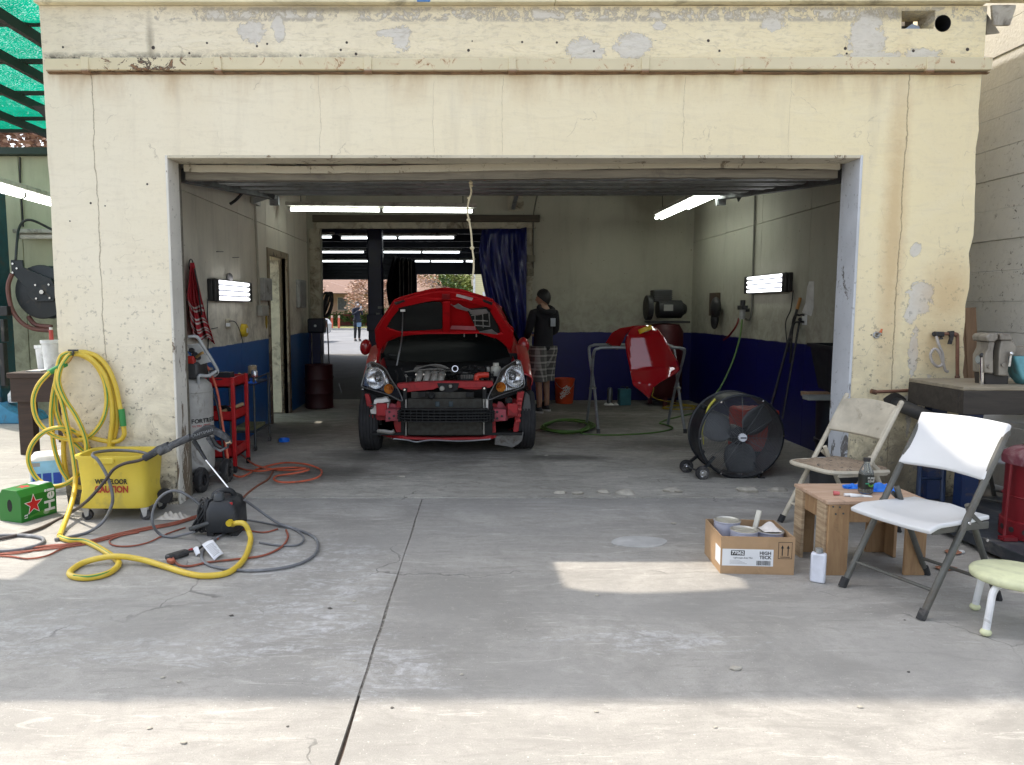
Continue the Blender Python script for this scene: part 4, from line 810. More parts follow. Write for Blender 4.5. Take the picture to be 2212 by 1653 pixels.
# cooling pack
b = NB('radiator_fins', .6, .3); rx, ry, rz = b.xyz(); f = b.math('FRACT', b.math('MULTIPLY', rz, 110)); b.col(b.mix(b.mr(f, .35, .6), (.02, .019, .016), b.mix(b.mr(b.noise(25, 5), .4, .65), (.075, .073, .063), (.04, .033, .022)))); RAD = b.m
m = MB(); a, c_ = P(880, 861, 6.99), P(1042, 940, 6.99); m.bb((a.x, 6.99, c_.z), (c_.x, 7.04, a.z)); m.build('radiator', RAD, CR, bevel=.004)
m = MB(); a, c_ = P(888, 847, 7.0), P(1024, 860, 7.0); m.bb((a.x, 7.0, c_.z), (c_.x, 7.06, a.z)); m.build('radiator_top', RAD, CR)
for u, w_, v1 in ((877, .016, 941), (1045, .016, 938)): m = MB(); m.cyl(P(u, 862, 6.975), P(u, v1, 6.975), w_ * .6, n=8); m.build('condenser_pipe', ALU, CR)
m = MB(); m.cyl(P(1052, 862, 6.98), P(1052, 884, 6.98), .017, n=12); m.build('receiver_drier', mat('bright_alloy', (.62, .62, .60), .35, .7), CR)
m = MB(); m.bb((P(866, 900, 7.02).x, 7.02, .22), (P(874, 900, 7.02).x, 7.06, .56)); m.build('radiator_seal', PLB, CR)
m = MB(); m.bb((P(1047, 900, 7.02).x, 7.02, .22), (P(1064, 900, 7.02).x, 7.07, .60)); m.build('radiator_seal', PLB, CR)
for u in (945, 974): m = MB(); m.box(P(u, 873, 6.985), (.04, .012, .05)); m.build('fin_clip', mat('bluish_clip', (.04, .06, .07), .5), CR, bevel=.006)
# absorber beam
def by(u): return 6.82 - .10 * math.cos((u - 962) / 107 * 1.45)
m = MB(); N = 40
for v0, v1 in ((884, 887), (891.5, 894), (898, 900.5), (904, 906.5), (910, 912.5)):
    rings = []
    for i in range(N + 1):
        u = 858 + 211 * i / N; k = 1 if 14 < i < 32 else 1; e = 4 * (abs(u - 962) / 107) ** 2; s_ = .6 if abs(u - 962) > 95 else 1
        c0 = 898; y = by(u); q = lambda vv: P(u, c0 + (vv - c0) * s_ - e * .3, y)
        rings.append([q(v0), q(v1), q(v1) + Vector((0, .06, 0)), q(v0) + Vector((0, .06, 0))])
    m.rings(rings)
for i in range(0, 33):
    u = 862 + 203 * i / 32
    if i % 2 == 0 or i > 22: m.bar(P(u, 886, by(u) + .025), P(u, 911, by(u) + .025), .007, .045, (0, 1, 0))
rings = []
for i in range(N + 1): u = 860 + 207 * i / N; y = by(u) + .062; rings.append([P(u, 886, y), P(u, 911, y), P(u, 911, y + .03), P(u, 886, y + .03)])
m.rings(rings); m.build('bumper_absorber', PLB, CR, smooth=0)
for us, sgn in (((833, 862), -1), ((1066, 1093), 1)):
    a, c_ = P(us[0], 884, 6.92), P(us[1], 909, 6.92); m = MB(); m.bb((a.x, 6.90, c_.z), (c_.x, 7.05, a.z)); br = m.build('rail_end', PINK, CR, bevel=.006)
    m = MB(); uvshell(m, [(us[0] - (3 if sgn < 0 else -5), 893), (us[0] + 10, 872 if sgn < 0 else 868), (us[1] - 8, 873 if sgn < 0 else 869), (us[1] + (5 if sgn > 0 else 0), 890), (us[1] + (4 if sgn > 0 else -6), 908), (us[0], 912)], lambda u, v: P(u, v, 7.055), (0, .02, 0)); m.build('rail_flange', PINK, CR)
    for u, v in ((us[0] + 8, 890), (us[0] + 18, 899), (us[0] + 8, 904)): q = P(u, v, 6.897); m = MB(); m.cyl(q, q + Vector((0, -.006, 0)), .012, n=8); m.build('bolt_hole', BLACK, br)
# upper tie bar and latch
m = MB(); uvshell(m, [(858, 829), (900, 826), (950, 824), (1000, 824), (1064, 824), (1066, 832), (1058, 838), (1030, 842), (1005, 841), (996, 838), (944, 838), (936, 842), (900, 845), (878, 848), (866, 842), (858, 836)], lambda u, v: P(u, v, 7.0), (0, .10, 0)); tie = m.build('tie_bar', REDIN, CR, bevel=.005)
m = MB(); uvshell(m, [(944, 828), (992, 828), (988, 842), (975, 848), (950, 845)], lambda u, v: P(u, v, 6.985), (0, .02, 0)); lt = m.build('latch_plate', PLB, tie)
for u, v, r in ((955, 839, .024), (973, 834, .018)): q = P(u, v, 6.975); m = MB(); m.lathe([(r * .3, 0), (r, 0), (r, .02), (r * .8, .025)], 14, FACE(q + Vector((0, 0, 0)))); m.build('latch_part', ALU, lt)
for u, v in ((874, 853), (1046, 850)): m = MB(); a, c_ = P(u - 4, v - 14, 6.975), P(u + 5, v + 10, 6.975); m.bb((a.x, 6.965, c_.z), (c_.x, 7.0, a.z)); m.build('radiator_mount', PLB, CR, bevel=.004); m = MB(); q = P(u, v - 11, 6.962); m.cyl(q, q + Vector((0, -.008, 0)), .009, n=8); m.build('mount_bolt', CHROME, CR)
for u in (912, 1015): m = MB(); a, c_ = P(u - 8, 847, 6.96), P(u + 8, 858, 6.96); m.bb((a.x, 6.95, c_.z), (c_.x, 6.99, a.z)); m.build('sensor_bracket', PLB, CR, bevel=.003)
q = P(932, 855, 6.95); m = MB(); m.lathe([(0, .012), (.02, .016), (.035, .005), (.036, 0), (.03, -.025), (0, -.03)], 20, FACE(q)); m.build('horn', PLB, CR)
q = P(1099, 866, 6.95); m = MB(); m.lathe([(0, .012), (.02, .016), (.034, .005), (.036, 0), (.03, -.03), (0, -.03)], 20, FACE(q)); m.build('horn', PLB, CR)
for u, v in ((1102, 878), (1107, 884)): q = P(u, v, 6.97); m = MB(); m.lathe([(0, .01), (.013, .01), (.014, 0), (.012, -.02)], 12, FACE(q)); m.build('grommet', ALU, CR)
# lower crossmember and side structure
m = MB(); pts = [(811, 935), (835, 940), (862, 946), (905, 948), (960, 949), (1010, 948), (1052, 947), (1085, 938), (1117, 928)]
rings = []
for u, v in catmull([(a, q, 0) for a, q in pts], 4).__iter__() if 0 else [(p.x, p.y) for p in catmull([(a, q, 0) for a, q in pts], 4)]:
    y = 7.0 + .25 * max(0, abs(u - 962) - 95) / 60; h = 5 if abs(u - 962) < 90 else 8
    rings.append([P(u, v - h * .6, y), P(u, v + h * .4, y), P(u, v + h * .4, y) + Vector((0, .09, 0)), P(u, v - h * .6, y) + Vector((0, .09, 0))])
m.rings(rings); m.build('lower_crossmember', REDIN, CR, smooth=0)
m = MB(); m.tube([P(u, v, 6.99) for u, v in ((850, 948), (880, 951), (900, 955), (930, 951), (1000, 953), (1060, 949))], .007, 6); m.build('torn_edge', GALV, CR)
for poly, y in (([(788, 852), (796, 852), (806, 880), (813, 915), (820, 935), (808, 938), (800, 905), (792, 875)], 7.10), ([(797, 897), (850, 893), (862, 903), (858, 908), (812, 908), (800, 906)], 7.06), ([(858, 866), (867, 868), (868, 945), (858, 944), (850, 915)], 7.05),
                ([(1118, 848), (1133, 846), (1128, 870), (1123, 905), (1120, 932), (1108, 936), (1112, 905), (1114, 872)], 7.08), ([(1064, 872), (1110, 880), (1116, 900), (1090, 906), (1068, 903)], 7.07), ([(1062, 905), (1070, 905), (1072, 945), (1062, 947)], 7.04)):
    m = MB(); uvshell(m, poly, lambda u, v: P(u, v, y), (0, .07, 0)); m.build('side_structure', REDIN, CR, bevel=.004)
for v in (862, 872, 884, 897, 909): m = MB(); a = P(1116 + (v - 862) * -.08, v, 7.07); m.box((a.x + .03, 7.066, a.z), (.05, .012, .028)); m.build('structure_tab', RED, CR, bevel=.003)
m = MB(); m.tube([P(816, 931, 7.02), P(830, 932, 7.0), P(845, 934, 7.0), P(852, 931, 7.0)], .02, 6); m.build('bent_tray', ALU, CR)
# washer tank, splash shields
m = MB(); uvshell(m, [(808, 864), (836, 860), (841, 868), (838, 884), (826, 893), (812, 895), (801, 894), (799, 884), (806, 880)], lambda u, v: P(u, v, 6.98), (0, .14, 0)); m.build('washer_tank', mat('tank_white', (.74, .74, .70), .4), CR, bevel=.018, seg=3)
m = MB(); m.tube([P(800, 873, 6.96), P(815, 875, 6.95), P(830, 871, 6.95), P(845, 868, 6.97)], .006, 6); m.tube([P(800, 884, 6.96), P(806, 880, 6.95), P(806, 872, 6.96)], .006, 6); m.build('washer_hose', BLACK, CR)
m = MB(); uvshell(m, [(1069, 944), (1085, 938), (1110, 936), (1131, 934), (1128, 952), (1120, 960), (1106, 968), (1092, 964), (1069, 961)], lambda u, v: P(u, v, 7.05 + (v - 940) * .002), (0, .02, 0)); m.build('splash_shield', mat('dusty_shield', (.21, .205, .195), .7, bump=.8, bscale=30, dirt=.5, scale=24), CR, bevel=.005)
m = MB(); uvshell(m, [(1136, 846), (1144, 855), (1147, 880), (1147, 915), (1138, 935), (1112, 938), (1122, 930), (1127, 900), (1130, 870)], lambda u, v: P(u, v, 7.16), (0, .02, 0)); m.build('splash_shield', mat('grey_liner', (.07, .072, .072), .45), CR, bevel=.005)
# headlights
LENS = bpy.data.materials.new('clear_lens'); LENS.use_nodes = True; lt_ = LENS.node_tree; lt_.nodes.clear(); o_ = lt_.nodes.new('ShaderNodeOutputMaterial'); mx = lt_.nodes.new('ShaderNodeMixShader'); tp = lt_.nodes.new('ShaderNodeBsdfTransparent'); gl = lt_.nodes.new('ShaderNodeBsdfGlossy'); gl.inputs['Roughness'].default_value = .05; mx.inputs[0].default_value = .05
lt_.links.new(tp.outputs[0], mx.inputs[1]); lt_.links.new(gl.outputs[0], mx.inputs[2]); lt_.links.new(mx.outputs[0], o_.inputs[0])
b = NB('headlight_reflector', .22, 1.0); hx, hy, hz = b.xyz(); st = b.mr(b.math('FRACT', b.math('MULTIPLY', hx, 55)), .4, .6); b.col(b.mix(st, (.86, .88, .9), (.98, .98, .98))); b.bump(st, .5, .004); b.set(Emission_Color=(1, 1, 1), Emission_Strength=0.0); REFL = b.m
AMBER = mat('amber_lens', (.62, .24, .03), .25, var=.2, scale=40)
for side, outl, main, amb, top in ((-1, [(801, 782), (818, 787), (833, 798), (846, 821), (858, 838), (868, 859), (866, 866), (839, 853), (805, 843), (784, 836), (782, 829), (791.5, 798)], (813, 818, 22), (841, 840, 10.5), (798, 789)),
                                   (1, [(1120, 778), (1103, 785), (1082, 800), (1073, 821), (1055, 857), (1059, 863), (1084, 853), (1122, 840), (1133, 831), (1129, 800)], (1110, 814, 22), (1081, 836, 10.5), (1119, 783))):
    iu = 868 if side < 0 else 1055
    yf = lambda u, v: 6.93 + abs(u - iu) / 86 * .30 + (862 - v) / 80 * .10
    hl = MB(); uvshell(hl, outl, lambda u, v: P(u, v, yf(u, v) + .115), (0, .10, 0)); H = hl.build('headlight', mat('headlight_bezel', (.085, .08, .075), .25, .5), CR, bevel=.006)
    def bowl(u0, v0, r, mt, nm):
        y0 = yf(u0, v0) + .045; c0 = P(u0, v0, y0); rr = r / FPX * 7.2; q = MB(); x = Vector((1, -side * .35 * -1 if 0 else .35 * side, 0)).normalized(); z = Vector((-x.y, x.x, 0)) * -1
        M = basis(c0, x, (0, 0, 1), z); q.lathe([(rr * 1.04, .016), (rr * 1.0, .018), (rr * .92, -.005), (rr * .6, -.04), (rr * .25, -.055), (.0, -.056)], 32, M, False); return q.build(nm, mt, H), M, rr
    _, M, rr = bowl(*main, REFL, 'reflector')
    q = MB(); q.lathe([(.0, .0), (.012, -.004), (.02, -.02), (.026, -.05)], 16, M); q.build('bulb', mat('bulb', (.5, .5, .52), .1, .8), H); q = MB(); q.torus(M @ Vector((0, 0, -.03)), .032, .006, 24, 6, (M.col[0].to_3d(), M.col[1].to_3d())); q.build('bulb_shroud', DARKSTEEL, H)
    _, M, rr = bowl(*amb, AMBER, 'indicator'); q = MB(); q.lathe([(0, -.01), (.012, -.02), (.016, -.05)], 12, M); q.build('indicator_bulb', mat('amber_bulb', (.45, .12, .02), .2), H)
    bowl(top[0], top[1], 5.5, REFL, 'side_light')
    pl = [(790, 803), (800, 793), (815, 793), (829, 802), (838, 818), (840, 829), (830, 836), (832, 845), (806, 840), (786, 832)] if side < 0 else [(1130, 800), (1122, 789), (1106, 790), (1092, 800), (1084, 815), (1082, 825), (1092, 832), (1090, 845), (1122, 837), (1131, 828)]
    q = MB(); uvshell(q, pl, lambda u, v: P(u, v, yf(u, v) + .108), (0, .005, 0)); q.build('chrome_plate', REFL, H)
    q = MB(); q.tube([P(u, v, yf(u, v) + .02) for u, v in outl], .0055, 6, 5, True); q.build('lens_rim', mat('lens_rim', (.22, .22, .22), .3, .4), H)
    q = MB(); uvshell(q, outl, lambda u, v: P(u, v, yf(u, v) + .018), (0, .006, 0)); q.build('lens', LENS, H, bevel=.003)
    q = MB(); e = [(868, 866), (838, 862), (805, 852), (786, 843), (784, 838), (805, 844), (839, 854)] if side < 0 else [(1059, 864), (1084, 862), (1122, 848), (1132, 838), (1133, 832), (1122, 841), (1084, 854)]; uvshell(q, e, lambda u, v: P(u, v, yf(u, v) + .06), (0, .12, 0)); q.build('lower_trim', PLB, H)
# mirrors
for u, v, s_ in ((790, 750, -1), (1131, 746, 1)):
    c0 = P(u, v, 8.45); m = MB(); m.ball(c0, .1, (.66, .5, .92), 18, 12, Matrix.Rotation(R(-s_ * 8), 4, 'Y')); mr_ = m.build('mirror', RED, CR); m = MB(); m.bar(c0 + Vector((-s_ * .04, .02, -.07)), Vector((cx + s_ * .80, 8.5, .97)), .05, .04); m.build('mirror_stalk', PLB, mr_)
# engine
m = MB(); m.bb((cx - .38, 7.25, .30), (cx + .42, 7.85, .70)); m.build('engine_block', PLB, CR, bevel=.03)
m = MB(); uvshell(m, [(897, 793), (961, 793), (968, 799), (966, 803), (957, 806), (898, 806), (892, 802), (893, 799)], lambda u, v: P(u, v, 7.28), (0, .2, 0)); m.build('intake_plenum', GREYP, CR, bevel=.014, seg=3)
m = MB(); uvshell(m, [(897, 807), (962, 806), (963, 811), (897, 812)], lambda u, v: P(u, v, 7.25), (0, .05, 0)); m.build('intake_flange', ALU, CR, bevel=.005)
for u in (907, 924, 940, 955): m = MB(); m.tube([P(u, 806, 7.28), P(u - 1, 813, 7.19), P(u - 4, 823, 7.16), P(u - 6, 834, 7.2)], .033, 12, 6); m.build('intake_runner', mat('runner_alloy', (.36, .345, .31), .5, .3, dirt=.25), CR)
for i in range(5): q = P(899 + i * 15.5, 809, 7.24); m = MB(); m.cyl(q, q + Vector((0, -.012, 0)), .009, n=6); m.build('manifold_bolt', CHROME, CR)
m = MB(); q = P(886, 822, 7.2); m.cyl(q - Vector((0, 0, .03)), q + Vector((0, 0, .035)), .034, n=14); m.build('filler_cap', PLB, CR, bevel=.006)
m = MB(); a, c_ = P(993, 808, 7.15), P(1025, 824, 7.15); m.bb((a.x, 7.15, c_.z), (c_.x, 7.35, a.z)); bt = m.build('battery', PLB, CR, bevel=.008)
for i in range(9): m = MB(); x = a.x + .012 + i * .016; m.bb((x, 7.145, a.z - .045), (x + .007, 7.152, a.z - .008)); m.build('battery_rib', GREYP, bt)
m = MB(); a, c_ = P(1024, 796, 7.3), P(1048, 806, 7.3); m.bb((a.x - .12, 7.3, c_.z), (c_.x, 7.55, a.z)); m.build('fuse_box', PLB, CR, bevel=.012)
m = MB(); m.tube([P(1030, 828, 7.12), P(1030, 814, 7.12), P(1036, 811, 7.12), P(1055, 810, 7.13)], .028, 8, 5); m.build('terminal_cover', mat('orange_red_plastic', (.55, .04, .02), .4), CR)
m = MB(); m.lathe([(.05, 0), (.055, .07), (.05, .09), (.03, .1), (.03, .13)], 16, Matrix.Translation(P(1071, 812, 7.4))); m.build('fluid_reservoir', mat('milky_plastic', (.55, .54, .47), .4), CR)
rr = random.Random(4)
for i in range(16):
    u0, u1 = rr.uniform(865, 1060), rr.uniform(960, 1050); v0 = rr.uniform(796, 824); m = MB()
    m.tube([P(u0, v0, 7.3), P((u0 + u1) / 2, v0 - rr.uniform(2, 10), 7.22), P(u1, rr.uniform(798, 822), 7.35)], rr.uniform(.005, .014), 6, 6); m.build('engine_hose', PLB if i % 4 else GREYP, CR)
for i in range(18):
    q = P(rr.uniform(968, 1066), rr.uniform(792, 822), rr.uniform(7.2, 7.5)); m = MB(); m.box(q, (rr.uniform(.02, .06), .04, rr.uniform(.02, .05)), rr.uniform(-.5, .5)); m.build('engine_fitting', (PLB, GREYP, PLB, ALU)[i % 4], CR, bevel=.005)
m = MB(); m.torus(P(983, 797, 7.2), .028, .007, 18, 6, ((1, 0, 0), (0, .3, 1))); m.build('hose_clamp', CHROME, CR)
for u, v in ((868, 795), (876, 810), (855, 800)): m = MB(); q = P(u, v, 7.25); m.tube([q, q + Vector((.02, -.03, -.04)), q + Vector((.01, -.02, -.12))], .012, 6); m.build('strut_pipe', ALU if u == 876 else PLB, CR)
# hood, seen from below
HP, HN = Vector((0, 8.10, .91)), Vector((0, .735, .75)).normalized()
hood = lambda u, v: PP(u, v, HP, HN) - HN * (.05 * (1 - ((u - 960) / 150) ** 2))
outer = [(818, 766), (811, 735), (809.5, 714), (814, 705), (833, 675), (852, 645), (869, 638), (895, 629), (933, 618.5), (963, 616), (997, 620), (1043, 636), (1065, 645), (1084, 680), (1101, 703), (1109, 710.5), (1109, 737), (1104, 766)]
inner = [(1101, 755), (1088, 741), (1069, 726), (1037, 713), (971, 711.5), (924, 712), (886, 716), (861, 724), (835, 737), (822, 755)]
m = MB(); uvshell(m, outer + inner, hood, HN * .02); hd = m.build('hood', REDU, CR, bevel=.004, smooth=40)
def strip(uv, off, dep, nm, mt, bev=.01): m = MB(); uvshell(m, uv, lambda u, v: hood(u, v) - HN * off, HN * dep); return m.build(nm, mt, hd, bevel=bev, smooth=40, seg=3)
strip([(852, 646), (869, 639), (895, 630), (933, 619.5), (963, 617), (997, 621), (1043, 637), (1064, 646), (1070, 662), (1052, 655), (1010, 641), (985, 636), (955, 636), (925, 640), (890, 649), (862, 657), (850, 658)], .035, .036, 'front_frame', REDU, .014)
strip([(811, 714), (815, 706), (834, 676), (852, 648), (862, 662), (848, 680), (834, 704), (858, 712), (840, 728), (822, 752), (812, 735)], .03, .031, 'side_frame', REDU, .012)
strip([(1108, 714), (1101, 704), (1084, 681), (1066, 648), (1058, 664), (1072, 690), (1086, 714), (1062, 716), (1080, 730), (1100, 752), (1108, 737)], .03, .031, 'side_frame', REDU, .012)
strip([(956, 642), (972, 642), (972, 710), (957, 710)], .02, .021, 'centre_rib', REDU, .006)
strip([(836, 702), (862, 709), (924, 708.5), (972, 707.5), (1037, 709), (1085, 717), (1068, 724), (1037, 712), (971, 710.5), (924, 711), (886, 715), (850, 722)], .028, .029, 'rear_frame', REDU, .008)
LIN = mat('hood_liner', (.013, .014, .013), .85, bump=.3, bscale=40, dirt=.3, dirtcol=(.03, .032, .028), scale=5)
strip([(832, 703), (841, 684), (852, 663), (880, 655), (905, 648), (935, 643), (952, 644), (956, 650), (956, 700), (950, 702), (870, 709), (846, 708)], .016, .012, 'hood_liner', LIN, .004)
strip([(1008, 660), (1050, 658), (1062, 670), (1073, 693), (1080, 714), (1070, 722), (1044, 717), (1030, 704), (1022, 690), (1014, 672)], .012, .01, 'torn_liner', LIN, .004)
for uv in ([(973, 646), (980, 650), (990, 645), (1000, 652), (1018, 660), (1008, 662), (985, 655)], [(1012, 660), (1050, 660), (1056, 668), (1030, 672), (1016, 668)], [(1034, 708), (1062, 704), (1076, 716), (1070, 722), (1046, 716)]): strip(uv, .026, .008, 'liner_scrap', mat('grey_liner_scrap', (.22, .20, .19), .7), .003)
for a, q in (((1018, 672), (1056, 668)), ((1022, 683), (1054, 686)), ((1026, 694), (1058, 698)), ((1042, 668), (1044, 700)), ((1026, 668), (1026, 696)), ((1056, 668), (1058, 698))):
    m = MB(); m.tube([hood(*a) - HN * .02, hood(*q) - HN * .02], .006, 5, smooth=False); m.build('liner_rib', mat('pale_rib', (.26, .25, .23), .6), hd)
strip([(987, 622), (1022, 632), (1019, 637), (985, 627)], .040, .004, 'white_label', mat('label_white', (.66, .55, .55), .6), 0)
strip([(976, 693), (1026, 696), (1028, 704), (973, 700)], .024, .004, 'pink_label', mat('label_pink', (.55, .16, .18), .6), 0)
strip([(955, 622), (972, 622), (972, 632), (955, 632)], .045, .02, 'hood_catch', REDIN, .004)
for uv in ([(852, 645), (873, 638), (876, 640), (856, 650)], [(1042, 636), (1064, 645), (1062, 650), (1044, 641)]): strip(uv, .04, .01, 'rubber_buffer', BLACK, .003)
m = MB(); m.tube([P(857, 790, 7.05), P(866, 745, 7.15), hood(870, 700) - HN * .08, hood(871, 662) - HN * .04], .0075, 8); m.build('prop_rod', mat('rod_grey', (.20, .20, .20), .4, .5), CR)
m = MB(); m.box(hood(871, 660) - HN * .04, (.05, .03, .025)); m.build('rod_clip', mat('clip_white', (.8, .8, .76), .5), hd, bevel=.005)
# ================================================================== inside the garage, left side
WX = XL + .005
RCL = mat('red_cotton', (.42, .018, .03), .9, bump=.25, bscale=60)
WCL = mat('white_cotton', (.62, .58, .55), .9)
TW = thing('striped_towel', 'red towel with white stripes hanging from a hook on the left wall', 'towel', PX(440, 752, WX + .06))
tl_ = [(412, 568), (409, 600), (404, 640), (409, 665), (412, 700), (420, 728)]; tr_ = [(418, 568), (424, 596), (436, 650), (446, 690), (456, 718), (463, 740)]
def lerp_poly(pl, t):
    f = t * (len(pl) - 1); i = min(int(f), len(pl) - 2); f -= i; return pl[i][0] + (pl[i + 1][0] - pl[i][0]) * f, pl[i][1] + (pl[i + 1][1] - pl[i][1]) * f
def towel(a, q, off=0):
    l, r = lerp_poly(tl_, a), lerp_poly(tr_, a); u, v = l[0] + (r[0] - l[0]) * q, l[1] + (r[1] - l[1]) * q + 12 * a * math.sin(q * 7) * .5
    return PX(u, v, WX + .05 + off + .028 * a * math.sin(q * 17 + a * 2) + .01 * math.sin(q * 31))
m = MB(); m.grid(lambda a, q: towel(a, q), 30, 30); tw = m.build('towel_cloth', RCL, TW, thick=.006, smooth=60)
for a0 in (.47, .52, .63, .68, .77, .815, .90, .945):
    m = MB(); m.grid(lambda a, q: towel(a0 + .026 * a + .05 * math.sin(q * 4), q, .006), 2, 30); m.build('stripe', WCL, tw, smooth=60)
m = MB(); m.torus(PX(413, 573, WX + .03), .05, .005, 20, 6, ((0, 1, 0), (0, 0, 1))); m.build('hanging_loop', BLACK, TW)
m = MB(); m.tube([PX(420, 580, WX + .09), PX(428, 620, WX + .1), PX(431, 650, WX + .11), PX(436, 680, WX + .1)], .008, 6); m.build('cord', BLACK, TW)
# electrics on the left wall
EL = thing('conduit', 'painted conduit run with junction boxes on the left garage wall', 'conduit', PX(552, 680, WX))
m = MB(); m.tube([PX(549, 392, WX + .02), PX(550, 440, WX + .02), PX(556, 560, WX + .02), PX(561, 672, WX + .02)], .014, 8, 4); m.build('pipe', mat('painted_pipe', (.42, .40, .33), .6), EL)
for u0, v0, u1, v1, d, nm, mt in ((541, 424, 554, 446, .05, 'junction_box', mat('box_grey', (.40, .40, .36), .5)), (555, 660, 570, 682, .06, 'switch_box', mat('box_grey', (.4, .4, .36), .5))):
    a, c_ = PX(u0, v0, WX), PX(u1, v1, WX); m = MB(); m.bb((WX, a.y, c_.z), (WX + d, c_.y, a.z)); m.build(nm, mt, EL, bevel=.005)
def wall_box(name, label, cat, X, u0, v0, u1, v1, d, col, sgn=1, part='cover'):
    a, c_ = PX(u0, v0, X), PX(u1, v1, X); y0, y1 = min(a.y, c_.y), max(a.y, c_.y); z0, z1 = min(a.z, c_.z), max(a.z, c_.z)
    t = thing(name, label, cat, (X, (y0 + y1) / 2, z0)); m = MB(); m.bb((min(X, X + sgn * d), y0, z0), (max(X, X + sgn * d), y1, z1)); m.build('box_body', mat(name + '_paint', col, .5, dirt=.2), t, bevel=.006)
    m = MB(); m.bb((min(X + sgn * d, X + sgn * (d + .006)), y0 + .03, z0 + .03), (max(X + sgn * d, X + sgn * (d + .006)), y1 - .03, z1 - .03)); m.build(part, mat(name + '_paint_b', [q * .85 for q in col], .45, dirt=.2), t, bevel=.003)
    return t
wall_box('breaker_panel', 'grey breaker panel in dark frame beside the side door', 'electric panel', WX, 561, 600, 580, 650, .05, (.40, .41, .40))
wall_box('breaker_panel', 'dark green grey electric panel past the side door near the corner', 'electric panel', WX, 639, 604, 655, 665, .05, (.13, .14, .10))
t = wall_box('wall_outlet', 'cream wall outlet with a white plug below the left work light', 'outlet', WX, 487, 689, 497, 710, .012, (.55, .50, .38))
m = MB(); q = PX(493, 702, WX + .03); m.box(q, (.04, .04, .035)); m.build('plug', WP, t, bevel=.004); m = MB(); m.tube([PX(495, 694, WX + .03), PX(508, 696, WX + .05), PX(518, 715, WX + .03), PX(525, 742, WX + .02)], .005, 6); m.build('plug_cord', BLACK, t)
q = PX(527, 714, WX + .02); t = thing('tape_reel', 'round yellow cable reel hanging on the left wall above the blue paint', 'reel', (q.x, q.y, q.z - .07)); m = MB(); m.lathe([(.02, .02), (.03, .035), (.055, .035), (.068, .025), (.07, -.02), (.02, -.02)], 24, basis(q, (0, 1, 0), (0, 0, 1), (1, 0, 0))); m.build('reel_body', mat('yellow_plastic', (.60, .43, .02), .45), t); m = MB(); m.cyl(q + Vector((.03, 0, 0)), q + Vector((.04, 0, 0)), .028, n=14); m.build('reel_hub', WP, t)
m = MB(); m.lathe([(.0, .0), (.025, .03), (.035, .08), (.03, .15), (.012, .17)], 10, Matrix.Translation(PX(576, 712, WX + .04)) @ Matrix.Diagonal((.35, 1, 1, 1))); tag(m.build('yellow_pouch', mat('ochre_cloth', (.42, .30, .05), .8), loc=PX(576, 712, WX + .04)), 'flat yellow pouch hanging on the wall beside the side door', 'pouch')
for (u0, v0, u1, v1) in ((468, 544, 482, 544), (503, 557, 516, 556), (450, 712, 470, 708)):
    m = MB(); m.bar(PX(u0, v0, WX + .004), PX(u1, v1, WX + .004), .008, .006); tag(m.build('wall_slot', BLACK, loc=PX(u0, v0, WX)), 'short dark slot strip fixed on the plain upper left wall', 'strip', 'dark strips on the left wall')
# upright grey compressor
CPX, CPY = -2.165, 5.80
GT = mat('grey_tank', (.40, .39, .36), .4, dirt=.15); GTU = mat('grey_tube_frame', (.42, .43, .43), .4, .1)
CP = thing('air_compressor', 'upright light grey air compressor with wheels just inside the left door jamb', 'compressor', (CPX, CPY, 0))
m = MB(); m.lathe([(.05, .10), (.14, .115), (.175, .15), (.18, .18), (.18, .78), (.172, .82), (.13, .86), (.05, .88)], 36, Matrix.Translation((CPX, CPY, 0))); m.build('tank', GT, CP, smooth=50)
m = MB(); m.lathe([(.181, .76), (.184, .765), (.184, .772), (.181, .777)], 36, Matrix.Translation((CPX, CPY, 0)), False); m.build('weld_seam', GT, CP)
for x, y, r in ((-2.02, 5.60, .098), (-1.93, 5.93, .098)):
    M = basis((x, y, r), (0, 1, 0), (0, 0, 1), (1, -.25, 0)); m = MB(); m.lathe([(.045, -.03), (.085, -.035), (.098, -.018), (.098, .018), (.085, .035), (.045, .03)], 28, M, False); w_ = m.build('wheel', RUBBER, CP)
    m = MB(); m.lathe([(.0, .032), (.018, .032), (.02, .014), (.045, .016), (.05, .028), (.05, -.028), (.0, -.02)], 20, M, False); m.build('hub', BLACK, w_)
m = MB(); m.cyl((-2.06, 5.55, .1), (-1.90, 5.98, .1), .012, n=8); m.build('axle', DARKSTEEL, CP)
fr_ = [P(406, 728, 5.66), P(425, 728, 5.68), P(437, 745, 5.7), P(462, 785, 5.78), P(470, 803, 5.82), P(462, 812, 5.84)]
for dx in (0, 1):
    pts = fr_ if dx else [p + Vector((-.13, -.02, -.045)) for p in fr_]; m = MB(); m.tube(pts, .013, 10, 6); m.build('handle_tube', GTU, CP)
m = MB(); m.tube([P(470, 800, 5.82), P(450, 812, 5.75), P(430, 812, 5.68), P(428, 830, 5.7), P(412, 845, 5.7)], .013, 10, 5); m.build('handle_tube', GTU, CP)
m = MB(); m.cyl(P(452, 805, 5.8), P(470, 803, 5.82), .02, n=10); m.build('grip', BLACK, CP)
m = MB(); uvshell(m, [(403, 745), (428, 742), (455, 782), (424, 790)], lambda u, v: P(u, v, 5.66 + (v - 745) * .002), (0, .02, 0)); pn = m.build('gauge_panel', mat('panel_grey', (.48, .49, .48), .4), CP, bevel=.004)
for u, v in ((414, 757), (422, 766), (428, 772)): q = P(u, v, 5.655 + (v - 745) * .002); m = MB(); m.lathe([(.0, .012), (.02, .012), (.022, .0), (.022, -.01)], 14, FACE(q)); m.build('gauge', BLACK, pn)
